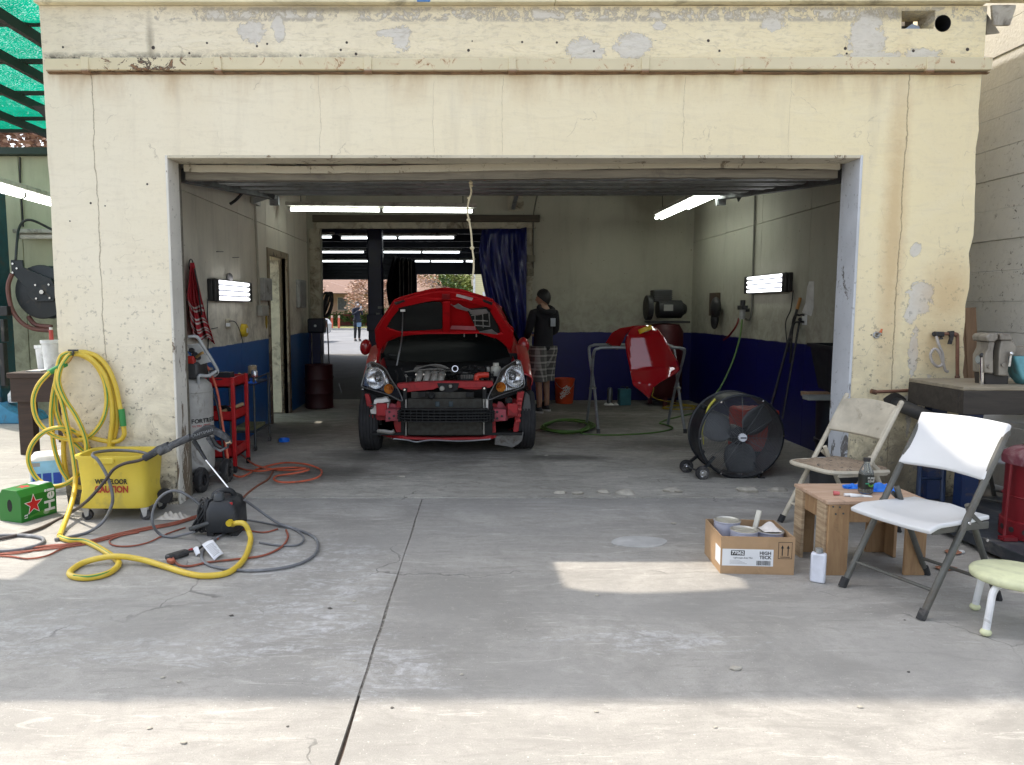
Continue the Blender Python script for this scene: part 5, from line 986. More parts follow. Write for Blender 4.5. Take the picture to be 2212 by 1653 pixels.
m = MB(); m.tube([P(424, 772, 5.62), P(434, 764, 5.6), P(440, 762, 5.6)], .011, 8); m.build('brass_valve', mat('brass', (.5, .32, .12), .3, .8), CP)
m = MB(); m.bb((CPX - .12, CPY - .12, .87), (CPX + .12, CPY + .12, 1.0)); m.build('pump_head', mat('dark_pump', (.05, .05, .05), .5), CP, bevel=.02)
m = MB(); m.box((CPX + .05, CPY - .10, 1.02), (.09, .06, .06)); m.build('pressure_switch', mat('red_switch', (.45, .03, .02), .4), CP, bevel=.008)
LOGR, LOGK = mat('logo_red', (.40, .02, .03), .5), mat('print_black', (.012, .012, .012), .6)
LX = Vector((.78, -.62, 0)).normalized()
def tank_m(ang, z): d = Vector((math.sin(ang), -math.cos(ang), 0)); return basis(Vector((CPX, CPY, z)) + d * .1835, (math.cos(ang), math.sin(ang), 0), (0, 0, 1), d)
for i, ch in enumerate('FORTRESS'): text(ch, .046, LOGK, CP, tank_m(R(27 + i * 9.8), .545), 'lettering', .0012)
for i, ch in enumerate('ULTRA QUIET'): text(ch, .02, LOGR, CP, tank_m(R(28 + i * 4.6), .508), 'lettering', .0004)
for k in (0, 1):
    m = MB(); m.prism([(-.026, .03 - k * .028), (0, .012 - k * .028), (.026, .03 - k * .028), (.026, .012 - k * .028), (0, -.008 - k * .028), (-.026, .012 - k * .028)], .001, tank_m(R(12), .525)); m.build('logo_chevron', LOGR, CP)
# red service cart
RC = thing('service_cart', 'red three-tray steel service cart behind the grey compressor', 'cart', (-2.14, 6.47, 0))
RP = mat('red_cart_paint', (.46, .012, .015), .38, dirt=.15)
for z in (.74, .45, .13):
    m = MB(); m.bb((-2.32, 6.28, z), (-1.97, 6.66, z + .012)); 
    for lo, hi in (((-2.32, 6.28, z), (-2.31, 6.66, z + .085)), ((-1.98, 6.28, z), (-1.97, 6.66, z + .085)), ((-2.31, 6.28, z), (-1.98, 6.29, z + .085)), ((-2.31, 6.65, z), (-1.98, 6.66, z + .085))): m.bb(lo, hi)
    m.build('tray', RP, RC)
for x in (-2.325, -1.965):
    for y in (6.275, 6.665): m = MB(); m.bb((x - .016, y - .016, .06), (x + .016, y + .016, .83)); m.build('post', RP, RC, bevel=.004); m = MB(); m.lathe([(.012, -.012), (.03, -.012), (.03, .012), (.012, .012)], 16, basis((x, y, .031), (0, 1, 0), (0, 0, 1), (1, 0, 0))); m.build('caster', RUBBER, RC)
rr = random.Random(8)
for i, (nm, lab, col, dz) in enumerate((('paint_can', 'dull metal can standing in the top tray of the red cart', (.3, .3, .28), .75), ('tool_case', 'dark plastic tool case lying in the top tray of the red cart', (.02, .02, .025), .75), ('rag_pile', 'crumpled pale rags heaped on the red cart', (.55, .50, .40), .76), ('sander', 'black hand sander lying on the middle tray of the red cart', (.02, .02, .02), .465))):
    x, y = (-2.22, -2.08, -2.15, -2.12)[i], (6.37, 6.40, 6.57, 6.45)[i]; m = MB()
    if nm == 'paint_can': m.cyl((x, y, dz + .003), (x, y, dz + .15), .055, n=18); m.torus((x, y, dz + .15), .052, .005, 18, 5)
    elif nm == 'tool_case': m.box((x, y, dz + .063), (.15, .12, .1)); m.tube([(x - .04, y - .06, dz + .06), (x - .04, y - .11, dz + .06), (x + .04, y - .11, dz + .06), (x + .04, y - .06, dz + .06)], .008, 6, 3)
    elif nm == 'rag_pile': m.grid(lambda a, q: (x - .11 + .22 * a, y - .07 + .14 * q, dz + .1 * math.sin(a * 3.14) * math.sin(q * 3.14) * (.6 + .5 * math.sin(a * 13 + q * 9)) + .004), 16, 16)
    else: m.lathe([(.07, 0), (.07, .015), (.04, .03), (.04, .09), (.02, .1)], 16, Matrix.Translation((x, y, dz))); m.tube([(x, y, dz + .08), (x + .06, y - .06, dz + .09), (x + .12, y - .12, dz + .06)], .018, 8)
    tag(m.build(nm, mat(nm + '_mat', col, .5, dirt=.3), loc=(x, y, dz)), lab, {'paint_can': 'can', 'tool_case': 'case', 'rag_pile': 'rags', 'sander': 'sander'}[nm])
a, c_ = P(480, 890, 6.3), P(524, 873, 6.6); m = MB(); m.cyl(a, c_, .016, n=10); tag(m.build('wooden_stick', make_wood('stick_wood', (.55, .38, .2), (.42, .28, .14), .1), loc=a), 'light wooden stick poking out across the red cart', 'stick')
# hoses hanging over the cart
for i, (pts, mt, r, lab) in enumerate(((((447, 800), (452, 830), (470, 880), (478, 940), (486, 1000), (500, 1030)), BLACK, .010, 'black hose hanging down between the compressor and red cart'), (((430, 770), (455, 805), (470, 850), (478, 900), (488, 960), (493, 1000)), mat('coral_hose', (.60, .13, .07), .5), .010, 'coral air hose hanging from the compressor over the red cart'))):
    m = MB(); m.tube([P(u, v, 5.98) if v < 1010 else G(u, v, .03) for u, v in pts], r, 8, 8); tag(m.build('air_hose', mt, loc=P(*pts[0], 5.98)), lab, 'hose')
# black rolling rack
BR = thing('rolling_rack', 'black two-shelf rolling rack against the blue wall', 'rack', (-2.2, 7.5, 0))
for x in (-2.30, -2.06):
    for y in (7.24, 7.78): m = MB(); m.cyl((x, y, .05), (x, y, .74), .011, n=8); m.build('post', DARKSTEEL, BR); m = MB(); m.lathe([(.01, -.01), (.025, -.012), (.025, .012), (.01, .01)], 14, basis((x, y, .026), (0, 1, 0), (0, 0, 1), (1, 0, 0))); m.build('caster', RUBBER, BR)
m = MB(); m.bb((-2.31, 7.23, .66), (-2.05, 7.79, .675)); m.build('top_shelf', mat('navy_tray', (.015, .03, .07), .5), BR)
for i in range(9): m = MB(); m.cyl((-2.31, 7.24 + i * .0675, .19), (-2.05, 7.24 + i * .0675, .19), .005, n=6); m.build('shelf_wire', DARKSTEEL, BR)
for x in (-2.31, -2.05): m = MB(); m.cyl((x, 7.23, .195), (x, 7.79, .195), .008, n=6); m.build('shelf_rail', DARKSTEEL, BR); m = MB(); m.cyl((x, 7.23, .73), (x, 7.79, .73), .008, n=6); m.build('top_rail', DARKSTEEL, BR)
m = MB(); m.bb((-2.29, 7.3, .2), (-2.08, 7.7, .23)); tag(m.build('cardboard_sheet', mat('olive_card', (.20, .20, .10), .8), loc=(-2.2, 7.5, .2)), 'olive sheet of card on the lower shelf of the black rack', 'card')
t = thing('paint_tin', 'tall beige tin can on the black rack', 'can', (-2.16, 7.56, .676)); m = MB(); m.cyl((-2.16, 7.56, .677), (-2.16, 7.56, .83), .045, n=20); m.build('tin_body', mat('beige_tin', (.45, .33, .2), .45), t); m = MB(); m.torus((-2.16, 7.56, .83), .044, .004, 20, 5); m.build('rim', CHROME, t)
t = thing('soda_can', 'silver soda can with dark red lettering on the black rack', 'can', (-2.10, 7.42, .676)); m = MB(); m.lathe([(.024, 0), (.031, .008), (.033, .02), (.033, .1), (.026, .118), (.024, .121), (.0, .117)], 24, Matrix.Translation((-2.10, 7.42, .677))); m.build('can_body', mat('soda_silver', (.62, .62, .62), .28, .8), t, smooth=50)
for i, ch in enumerate('Coke'): an = R(-50 + i * 34); d = Vector((math.sin(an), -math.cos(an), 0)); text(ch, .042, LOGR, t, basis(Vector((-2.10, 7.42, .737)) + d * .0335, (math.cos(an), math.sin(an), 0), (0, 0, 1), d), 'lettering', .0012)
for i, (x, y, s_, col, lab) in enumerate(((-2.2, 7.3, .09, (.60, .52, .15), 'yellow and white crumpled cloth on the black rack'), (-2.13, 7.32, .08, (.02, .02, .02), 'black crumpled rag on the black rack'), (-2.09, 7.27, .05, (.02, .12, .55), 'small blue glove on the black rack'))):
    m = MB(); m.grid(lambda a, q: (x - s_ + 2 * s_ * a, y - s_ + 2 * s_ * q, .68 + s_ * 1.1 * math.sin(a * 3.14) * math.sin(q * 3.14) * (.7 + .5 * math.sin(a * 11 + i * 2) * math.cos(q * 9))), 14, 14); tag(m.build('rag', mat('rag_%s' % 'abc'[i], col, .9), loc=(x, y, .68)), lab, 'rag')
# floor bits
CORAL = mat('orange_cord', (.55, .11, .05), .5, dirt=.2)
m = MB()
path = [(490, 1000), (494, 1018), (520, 1030), (560, 1012), (612, 1000), (660, 1003), (688, 1012), (695, 1020), (685, 1032), (650, 1040), (610, 1042), (592, 1036), (600, 1028), (640, 1022), (668, 1014), (640, 1010), (600, 1012), (560, 1018), (520, 1012), (500, 1000), (492, 985), (505, 975), (525, 985), (550, 1004), (590, 1014), (630, 1016), (662, 1012)]
m.tube([G(u, v, .018 + .012 * (i % 3)) for i, (u, v) in enumerate(path)], .0085, 7, 8); tag(m.build('extension_cord', CORAL, loc=G(600, 1020)), 'loose coil of orange extension cord on the garage floor', 'cord')
m = MB(); m.tube([G(590, 1018, .015), G(578, 1036, .012), G(555, 1050, .012), G(530, 1070, .012), G(520, 1085, .012)], .008, 7); tag(m.build('extension_cord', mat('brown_cord', (.25, .09, .05), .6), loc=G(560, 1048)), 'single brownish cord trailing from the orange coil toward the yard', 'cord')
q = G(614, 955); m = MB(); m.lathe([(.055, 0), (.058, .004), (.058, .03), (.05, .034), (.044, .012), (.0, .01)], 26, Matrix.Translation((q.x, q.y, .006))); tag(m.build('blue_dish', mat('blue_lid_plastic', (.01, .16, .75), .35), loc=(q.x, q.y, .006)), 'round bright blue dish lying on the garage floor', 'dish')
# ---------------------------------------------------------------- bay opening
NAVY = mat('navy_vinyl', (.006, .010, .10), .32, var=.3, scale=6); BLKV = mat('black_vinyl', (.008, .008, .010), .35)
cl = [(1042, 497), (1034, 540), (1036, 575), (1043, 615), (1052, 655), (1062, 700), (1072, 760), (1080, 840)]; crr = [(1137, 492), (1137, 540), (1137, 580), (1137, 620), (1137, 660), (1137, 700), (1137, 760), (1137, 860)]
def cur(a, q): l, r = lerp_poly(cl, a), lerp_poly(crr, a); p = P(l[0] + (r[0] - l[0]) * q, l[1] + (r[1] - l[1]) * q, 11.22); return p + Vector((0, .03 * math.sin(q * 17 + 5 * a + 2 * math.sin(3 * a)) * (.4 + a) + .02 * math.sin(q * 31 - 9 * a) - .06 * math.sin(q * 7 + 3 * a), 0))
CU = thing('blue_curtain', 'dark blue vinyl curtain gathered at the right of the bay opening', 'curtain', P(1110, 860, 11.22)); m = MB(); m.grid(cur, 24, 60); m.build('curtain_sheet', NAVY, CU, thick=.004, smooth=60)
m = MB(); m.cyl(P(690, 491, 11.36), P(1140, 491, 11.36), .012, n=8); m.build('curtain_wire', DARKSTEEL, CU)
cl2 = [(850, 553), (840, 590), (834, 620), (838, 650), (848, 680), (850, 760)]; cr2 = [(896, 560), (898, 590), (898, 620), (898, 650), (898, 680), (896, 760)]
CB = thing('black_curtain', 'black vinyl curtain hanging inside the dark bay beside the lift column', 'curtain', P(870, 760, 14)); m = MB(); m.grid(lambda a, q: (lambda l, r: P(l[0] + (r[0] - l[0]) * q, l[1] + (r[1] - l[1]) * q, 14 + .06 * math.sin(q * 34)))(lerp_poly(cl2, a), lerp_poly(cr2, a)), 16, 40); m.build('curtain_sheet', BLKV, CB, thick=.004, smooth=60)
for u in (863, 871, 882, 888): m = MB(); m.tube([P(u, 565, 13.9), P(u + 1, 640, 13.9), P(u - 1, 700, 13.9)], .012, 5); m.build('curtain_edge', mat('pale_edge', (.20, .19, .17), .6), CB)
LF = thing('vehicle_lift', 'dark blue lift column standing in the bay behind the car', 'lift', P(812, 800, 12.8)); LFM = mat('lift_blue', (.006, .010, .05), .35)
a = P(797, 700, 12.8).x; c_ = P(828, 700, 12.8).x; m = MB(); m.bb((a, 12.7, 0), (c_, 12.95, 2.75)); m.build('column', LFM, LF, bevel=.02)
m = MB(); m.bb((a - .12, 12.6, 0), (c_ + .12, 13.05, .02)); m.build('base_plate', LFM, LF); m = MB(); m.bb((a - .02, 12.66, 1.02), (c_ + .02, 13.0, 1.3)); m.build('carriage', LFM, LF, bevel=.01)
for u0, u1, v, h in ((816, 826, 662, 5), (812, 820, 676, 5), (808, 822, 689, 3)): m = MB(); q = P(u0, v, 12.68); q2 = P(u1, v + h, 12.68); m.bb((q.x, 12.693, q2.z), (q2.x, 12.698, q.z)); m.build('sticker', mat('pale_sticker', (.25, .26, .25), .6), LF)
m = MB()
for i in range(6): m.tube([P(705 + 4 * math.sin(i) + 11 * math.cos(t + i * .4) * (1 - .06 * i), 658 + 26 * math.sin(t), 11.5 + .02 * i) for t in [2 * math.pi * j / 10 for j in range(10)]], .016, 6, 4, True)
tag(m.build('cable_coil', BLACK, loc=P(706, 690, 11.5)), 'coil of thick black cable hung at the left of the bay opening', 'cable')
m = MB(); m.tube([P(706, 690, 11.45), P(709, 740, 11.4), P(712, 790, 11.3), G(722, 815), G(732, 830), G(738, 850)], .010, 6); tag(m.build('power_lead', BLACK, loc=P(706, 690, 11.45)), 'thin black lead running from the cable coil down to the floor', 'cord')
t = thing('speaker_box', 'dark navy box with rounded corners standing on a stand by the bay opening', 'box', P(680, 720, 10.7)); a, c_ = P(663, 688, 10.7), P(699, 720, 10.7); m = MB(); m.bb((a.x, 10.7, c_.z), (c_.x, 10.95, a.z)); m.build('case', mat('navy_case', (.006, .009, .022), .5), t, bevel=.03, seg=4); m = MB(); m.bb((a.x + .06, 10.75, 0), (c_.x - .06, 10.9, c_.z)); m.build('stand', mat('navy_case2', (.008, .01, .05), .5), t)
q = P(681, 704, 10.69); m = MB(); m.cyl(q, q + Vector((0, -.01, 0)), .018, n=10); m.build('knob', GALV, t)
q = G(695, 878); DRM = thing('oil_drum', 'dark red oil drum standing by the blue wall at the bay opening', 'drum', (q.x, 10.45, 0)); m = MB(); m.lathe([(.0, .006), (.19, .006), (.2, .02), (.195, .03), (.195, .20), (.204, .22), (.195, .24), (.195, .40), (.204, .42), (.195, .44), (.195, .60), (.2, .62), (.18, .61), (0, .60)], 32, Matrix.Translation((q.x, 10.45, 0)), False); m.build('drum_body', mat('maroon_drum', (.035, .003, .005), .55), DRM)
# ================================================================== inside the garage, back and right
# switch gear right of the bay opening
t = thing('conduit', 'thin conduit with two switch boxes beside the blue curtain', 'conduit', P(1148, 600, YB)); m = MB(); m.tube([P(1162, 415, YB - .03), P(1153, 460, YB - .05), P(1152, 500, YB - .05), P(1152, 580, YB - .05)], .012, 8, 4); m.build('pipe', mat('dark_pipe', (.12, .12, .10), .6), t)
for u0, v0, u1, v1 in ((1139, 551, 1156, 566), (1139, 580, 1153, 596)): a, c_ = P(u0, v0, YB - .06), P(u1, v1, YB - .06); m = MB(); m.bb((a.x, YB - .06, c_.z), (c_.x, YB - .041 if u1 < 1154 else YB - .001, a.z)); m.build('switch_box', mat('switch_grey', (.20, .19, .14), .6, dirt=.3), t, bevel=.004)
t = thing('beam_bracket', 'pale steel bracket high on the back wall beside the bay opening', 'bracket', P(1110, 455, YB)); m = MB(); uvshell(m, [(1096, 418), (1130, 418), (1132, 455), (1098, 457)], lambda u, v: P(u, v, YB - .04), (0, .03, 0)); m.build('plate', mat('dingy_trim', (.42, .39, .30), .7), t); m = MB(); m.bar(P(1117, 416, YB - .3), P(1108, 452, YB - .05), .06, .02); m.build('strut', GALV, t)
# green-tiled patches of bare wall and nails kept to the paint; bottle jack area: bucket and cans
q = G(1215, 868); q = Vector((q.x, 10.95, .006)); BK = thing('orange_bucket', 'orange plastic bucket with white lettering beside the person in plaid shorts', 'bucket', q)
ORG = mat('orange_bucket_plastic', (.50, .055, .012), .45); m = MB(); m.lathe([(.0, 0), (.125, 0), (.13, .01), (.148, .34), (.155, .345), (.155, .37), (.148, .372), (.142, .36), (.125, .02), (0, .015)], 36, Matrix.Translation(q), False); m.build('bucket_body', ORG, BK)
m = MB(); m.tube([q + Vector((-.15, 0, .35)), q + Vector((-.1, -.13, .26)), q + Vector((0, -.17, .22)), q + Vector((.1, -.13, .26)), q + Vector((.15, 0, .35))], .004, 6); m.build('bail', GALV, BK)
for s_, z, sz in (('THE', .245, .045), ('HOME', .195, .062), ('DEPOT', .14, .055)):
    o_ = text(s_, sz, mat('bucket_print', (.65, .60, .55), .6), BK, basis(q + Vector((-.005, -.147, z)), (.82, 0, .57), (-.57, 0, .82), (0, -1, 0)), 'lettering', .002)
q = G(1317, 874); t = thing('spray_gun_cup', 'silver cylinder can standing by the blue wall behind the stand', 'can', (q.x, q.y, .006)); m = MB(); m.lathe([(.04, 0), (.042, .01), (.042, .22), (.03, .24), (.012, .25)], 18, Matrix.Translation((q.x, q.y, .006))); m.build('can_body', mat('dark_silver_can', (.14, .15, .15), .4, .6), t); m = MB(); m.grid(lambda a, s_: (q.x - .1 + .2 * a, q.y - .16 + .1 * s_, .008 + .03 * abs(math.sin(a * 9) * math.sin(s_ * 5))), 10, 5); tag(m.build('paper_scrap', mat('paper', (.6, .6, .58), .8), loc=(q.x, q.y - .1, .008)), 'crumpled white paper scrap on the floor before the silver can', 'paper')
q = G(1348, 876); t = thing('solvent_tin', 'square teal solvent tin standing by the blue wall', 'tin', (q.x, q.y, .006)); m = MB(); m.box((q.x, q.y, .126), (.17, .11, .24), R(12)); m.build('tin_body', mat('teal_tin', (.05, .17, .20), .4, .2), t, bevel=.008); m = MB(); m.cyl((q.x + .04, q.y, .246), (q.x + .04, q.y, .275), .02, n=12); m.tube([(q.x - .05, q.y, .246), (q.x - .05, q.y, .275), (q.x + .0, q.y, .275), (q.x + .0, q.y, .246)], .006, 6, 3); m.build('cap_and_handle', BLACK, t)
# red compressor in the corner
VC = (2.93, 10.75); RCM = thing('air_compressor', 'dark red vertical tank compressor with black motor in the back corner', 'compressor', (VC[0], VC[1], 0))
RT = mat('maroon_tank', (.06, .004, .006), .5)
m = MB(); m.lathe([(.0, .1), (.2, .12), (.26, .2), (.26, 1.08), (.2, 1.18), (.0, 1.2)], 32, Matrix.Translation((*VC, 0)), False); m.build('tank', RT, RCM, smooth=50)
for i in range(3): an = i * 2.1 + .4; m = MB(); m.bar((VC[0] + .2 * math.cos(an), VC[1] + .2 * math.sin(an), 0), (VC[0] + .2 * math.cos(an), VC[1] + .2 * math.sin(an), .2), .06, .02); m.build('leg', RT, RCM)
m = MB(); m.bb((2.68, 10.6, 1.2), (3.25, 10.95, 1.23)); m.build('deck', BLACK, RCM)
m = MB(); m.cyl((2.80, 10.72, 1.40), (3.15, 10.72, 1.40), .13, n=20); m.cyl((3.15, 10.72, 1.40), (3.22, 10.72, 1.40), .11, .06, n=20); mo = m.build('motor', BLACK, RCM, bevel=.01)
m = MB(); m.box((2.93, 10.588, 1.42), (.13, .004, .09)); m.build('motor_label', mat('pale_label', (.30, .30, .28), .5), mo)
m = MB(); m.bb((2.74, 10.66, 1.5), (3.0, 10.9, 1.68)); 
m.build('pump_head', mat('dark_pump', (.05, .05, .05), .5), RCM, bevel=.02)
for i in range(6): m = MB(); m.bb((2.735, 10.655, 1.52 + i * .027), (3.005, 10.905, 1.528 + i * .027)); m.build('cooling_fin', DARKSTEEL, RCM)
m = MB(); m.lathe([(.0, -.04), (.17, -.04), (.18, -.03), (.18, .03), (.17, .04), (0, .04)], 28, basis((2.68, 10.74, 1.42), (0, 1, 0), (0, 0, 1), (1, 0, 0)), False); m.build('belt_guard', BLACK, RCM)
# folding stand with the red panel over it
STM = mat('stand_steel', (.24, .26, .27), .38, .5, dirt=.25)
ST = thing('folding_stand', 'grey tubular folding work stand carrying the red body panel', 'stand', (2.05, 8.55, 0))
def stand_u(y0, y1, x0, x1): return [(x0, y0, .005), (x0 + .0, y0 + (y1 - y0) * .5, .49), (x0 - .02, y0 + (y1 - y0) * .93, .90), (x0 + .03, y1, .965), (x0 + .12, y1, .975), ((x0 + x1) / 2, y1, .975), (x1 - .12, y1, .975), (x1 - .03, y1, .965), (x1 + .02, y0 + (y1 - y0) * .93, .90), (x1, y0 + (y1 - y0) * .5, .49), (x1, y0, .005)]
m = MB(); m.tube(stand_u(8.28, 8.92, 1.535, 2.52), .017, 10, 5); m.build('outer_tube', STM, ST)
m = MB(); m.tube(stand_u(8.86, 8.30, 1.495, 2.48), .017, 10, 5); m.build('inner_tube', STM, ST)
for x in (1.515, 2.5): m = MB(); m.cyl((x - .04, 8.58, .485), (x + .04, 8.58, .485), .014, n=8); m.build('pivot', CHROME, ST)
for x in (1.535, 2.52): m = MB(); m.cyl((x, 8.28, .001), (x, 8.29, .05), .022, n=10); m.build('rubber_foot', RUBBER, ST)
b = NB('glossy_red_panel', .06); b.col((.34, .006, .012)); b.set(Coat_Weight=1.0, Coat_Roughness=.02); GRED = b.m
PNL = thing('body_panel', 'glossy red car body panel draped over the folding stand', 'car panel', (2.1, 8.5, .45))
le = [(703, 1376), (711, 1362), (722, 1354), (740, 1350), (764, 1353), (799, 1361), (832, 1367), (849, 1388), (861, 1401)]; re_ = [(703, 1405), (710, 1421), (729, 1435), (759, 1452), (774, 1461), (797, 1470), (806, 1463), (827, 1424), (837, 1412), (861, 1403)]
def at_v(pl, v):
    for (v0, u0), (v1, u1) in zip(pl[:-1], pl[1:]):
        if v <= v1: return u0 + (u1 - u0) * (v - v0) / (v1 - v0)
    return pl[-1][1]
def pnl(a, q):
    v = 703 + 158 * a; l, r = at_v(le, v), at_v(re_, v); u = l + (r - l) * q; d = 8.34 - .0042 * min(v - 703, 22) - .0011 * max(0, v - 725); k = v - (798 - (u - 1361) * .05)
    d -= .0040 * max(0, k) - .0065 * max(0, k - 32 - (u - 1390) * .25); d += .0011 * max(0, u - 1442) * 3 + .0016 * max(0, 1362 - u) * 3; return P(u, v, d - .018 * math.sin(math.pi * q))
m = MB(); m.grid(pnl, 40, 22); m.build('panel_face', GRED, PNL, thick=.006, smooth=22)
le2 = [(1378, 703), (1340, 709), (1322, 719), (1308, 741)]; re2 = [(1378, 703), (1352, 722), (1345, 738), (1334, 757)]
m = MB(); m.grid(lambda a, q: (lambda l, r: P(l[0] + (r[0] - l[0]) * q, l[1] + (r[1] - l[1]) * q, 8.34 + .45 * a))(lerp_poly(le2, a), lerp_poly(re2, a)), 14, 8); m.build('panel_flap', GRED, PNL, thick=.006, smooth=80)
q = P(1394, 712, 8.22); t = thing('tape_roll', 'roll of yellow masking tape lying on the red body panel', 'tape', q); M = basis(q, (.93, .1, .33), (-.1, .95, -.2), Vector((.93, .1, .33)).cross(Vector((-.1, .95, -.2)))); m = MB(); m.lathe([(.05, -.025), (.075, -.025), (.075, .025), (.05, .025)], 30, M, False); m.build('tape', mat('yellow_tape', (.65, .45, .03), .55), t); m = MB(); m.lathe([(.05, .026), (.046, .026), (.046, -.026), (.05, -.026)], 30, M, False); m.build('core', mat('card_core', (.55, .52, .48), .8), t); m = MB(); m.lathe([(.046, .02), (.0, .02)], 20, M, False); m.build('core_disc', mat('pale_label', (.3, .3, .28), .5), t)
# green hose
GHOSE = mat('green_hose', (.075, .16, .03), .5); m = MB(); rr = random.Random(2); pts = []
for k in range(44):
    an = k * .9; cxu, cyv = 1226 + rr.uniform(-6, 6), 921 + rr.uniform(-2, 2); pts.append(G(cxu + (52 + rr.uniform(-9, 7)) * math.cos(an), cyv + (13 + rr.uniform(-3, 2)) * math.sin(an), .014 + .0011 * k))
pts += [G(u, v, .014) for u, v in ((1260, 937), (1320, 940), (1400, 936), (1440, 930), (1453, 924), (1436, 917), (1425, 914), (1440, 907), (1480, 897), (1520, 888))]
m.tube(pts, .0095, 7, 6); tag(m.build('air_hose', GHOSE, loc=G(1226, 921)), 'coiled green air hose on the floor under the stand', 'hose')
m = MB(); m.tube([P(1603, 690, 9.15), P(1598, 730, 9.0), P(1583, 780, 8.8), P(1560, 830, 8.6), P(1540, 860, 8.5), G(1525, 885, .02), G(1515, 890, .014)], .010, 7); tag(m.build('air_hose', GHOSE, loc=P(1603, 690, 9.15)), 'green air hose hanging from the wall regulator to the floor', 'hose')
m = MB(); rr = random.Random(6); m.tube([G(1470 + 34 * math.cos(k * 1.3) + rr.uniform(-8, 8), 880 + 5 * math.sin(k * 1.3) + rr.uniform(-2, 2), .012 + .002 * k) for k in range(20)] + [P(1418, 862, 9.6), P(1412, 840, 9.6), P(1416, 800, 9.6)], .006, 6, 5); tag(m.build('extension_cord', mat('yellow_cord', (.36, .26, .02), .5), loc=G(1470, 880)), 'tangle of yellow cord on the floor by the right wall', 'cord')
# things on the right wall
t = thing('air_regulator', 'air filter regulator on the right wall with hoses hanging from it', 'regulator', PX(1605, 690, XR)); m = MB(); q = PX(1604, 670, XR - .08); m.cyl(q + Vector((0, 0, -.11)), q + Vector((0, 0, .03)), .035, n=14); m.build('filter_bowl', mat('bowl_grey', (.30, .31, .30), .3), t); m = MB(); m.cyl(q + Vector((0, 0, .035)), q + Vector((0, 0, .12)), .03, n=12); m.box(q + Vector((0, 0, .03)), (.07, .16, .05)); m.build('regulator_body', BLACK, t, bevel=.005); m = MB(); m.bb((q.x, q.y - .02, q.z - .02), (XR, q.y + .02, q.z + .02)); m.build('mount', BLACK, t)
m = MB(); m.tube([PX(1596, 688, XR - .06), PX(1590, 705, XR - .1), PX(1575, 725, XR - .12), PX(1563, 735, XR - .1)], .012, 7); m.build('red_hose', mat('dark_red_hose', (.16, .01, .012), .5), t)
t = thing('conduit', 'slim dark conduit running down the right garage wall', 'conduit', PX(1625, 690, XR)); m = MB(); m.tube([PX(1632, 400, XR - .02), PX(1629, 500, XR - .02), PX(1626, 600, XR - .02), PX(1622, 685, XR - .02), PX(1608, 688, XR - .03)], .012, 7, 5); m.build('pipe', mat('dark_pipe', (.12, .12, .10), .6), t)
t = thing('mask_holder', 'black respirator and bag hanging in a holder on the right wall', 'holder', PX(1547, 696, XR)); a, c_ = PX(1562, 632, XR), PX(1541, 690, XR); m = MB(); m.bb((XR - .05, c_.y - .25, c_.z + .05), (XR, c_.y + .05, a.z)); m.build('board', mat('brown_board', (.07, .045, .03), .7), t); m = MB(); q = PX(1546, 665, XR - .1); m.ball(q, .13, (.5, .9, 1.1), 14, 10); m.ball(q + Vector((0, .03, -.16)), .1, (.5, .8, 1.3), 12, 8); m.build('respirator', BLACK, t)
t = thing('wall_outlet', 'white wall socket with black plugs under the right work light', 'outlet', PX(1738, 700, XR)); a, c_ = PX(1741, 680, XR), PX(1735, 702, XR); m = MB(); m.bb((XR - .012, a.y - .03, c_.z), (XR, a.y + .06, a.z)); m.build('cover', WP, t)
for z in (.03, .1): m = MB(); m.tube([(XR - .02, a.y, c_.z + z), (XR - .06, a.y, c_.z + z), (XR - .09, a.y + .08, c_.z + z - .05), (XR - .05, a.y + .2, c_.z - .4)], .011, 6); m.build('plug_lead', BLACK, t)
m = MB(); uvshell(m, [(1748, 608), (1758, 608), (1757, 665), (1752, 683), (1732, 675), (1740, 655), (1744, 620)], lambda u, v: PX(u, v, XR - .004), (.003, 0, 0)); tag(m.build('plaster_patch', mat('pale_plaster', (.60, .60, .58), .8), loc=PX(1750, 680, XR)), 'pale bare plaster patch on the right wall beside the work light', 'patch')
t = thing('broom', 'black broom pole with wooden tip leaning on the right wall', 'broom', PX(1668, 880, XR - .2)); a, c_ = PX(1660, 900, XR - .25), PX(1722, 668, XR - .04); m = MB(); m.cyl(a, c_, .014, n=8); m.build('pole', BLACK, t); m = MB(); d = (c_ - a).normalized(); m.cyl(c_, c_ + d * .12, .016, n=8); m.build('pole_tip', mat('orange_wood', (.40, .19, .05), .6), t); m = MB(); m.bar(a + Vector((0, -.16, -.03)), a + Vector((0, .16, -.03)), .05, .06); m.build('broom_head', BLACK, t)
t = thing('push_rod', 'thin black rod leaning beside the broom on the right wall', 'rod', PX(1700, 870, XR - .15)); m = MB(); m.cyl(PX(1690, 905, XR - .2), PX(1728, 690, XR - .03), .011, n=8); m.build('rod', BLACK, t); m = MB(); q = PX(1728, 690, XR - .03); m.ball(q, .02, n=8, m=6); m.build('rod_knob', BLACK, t)
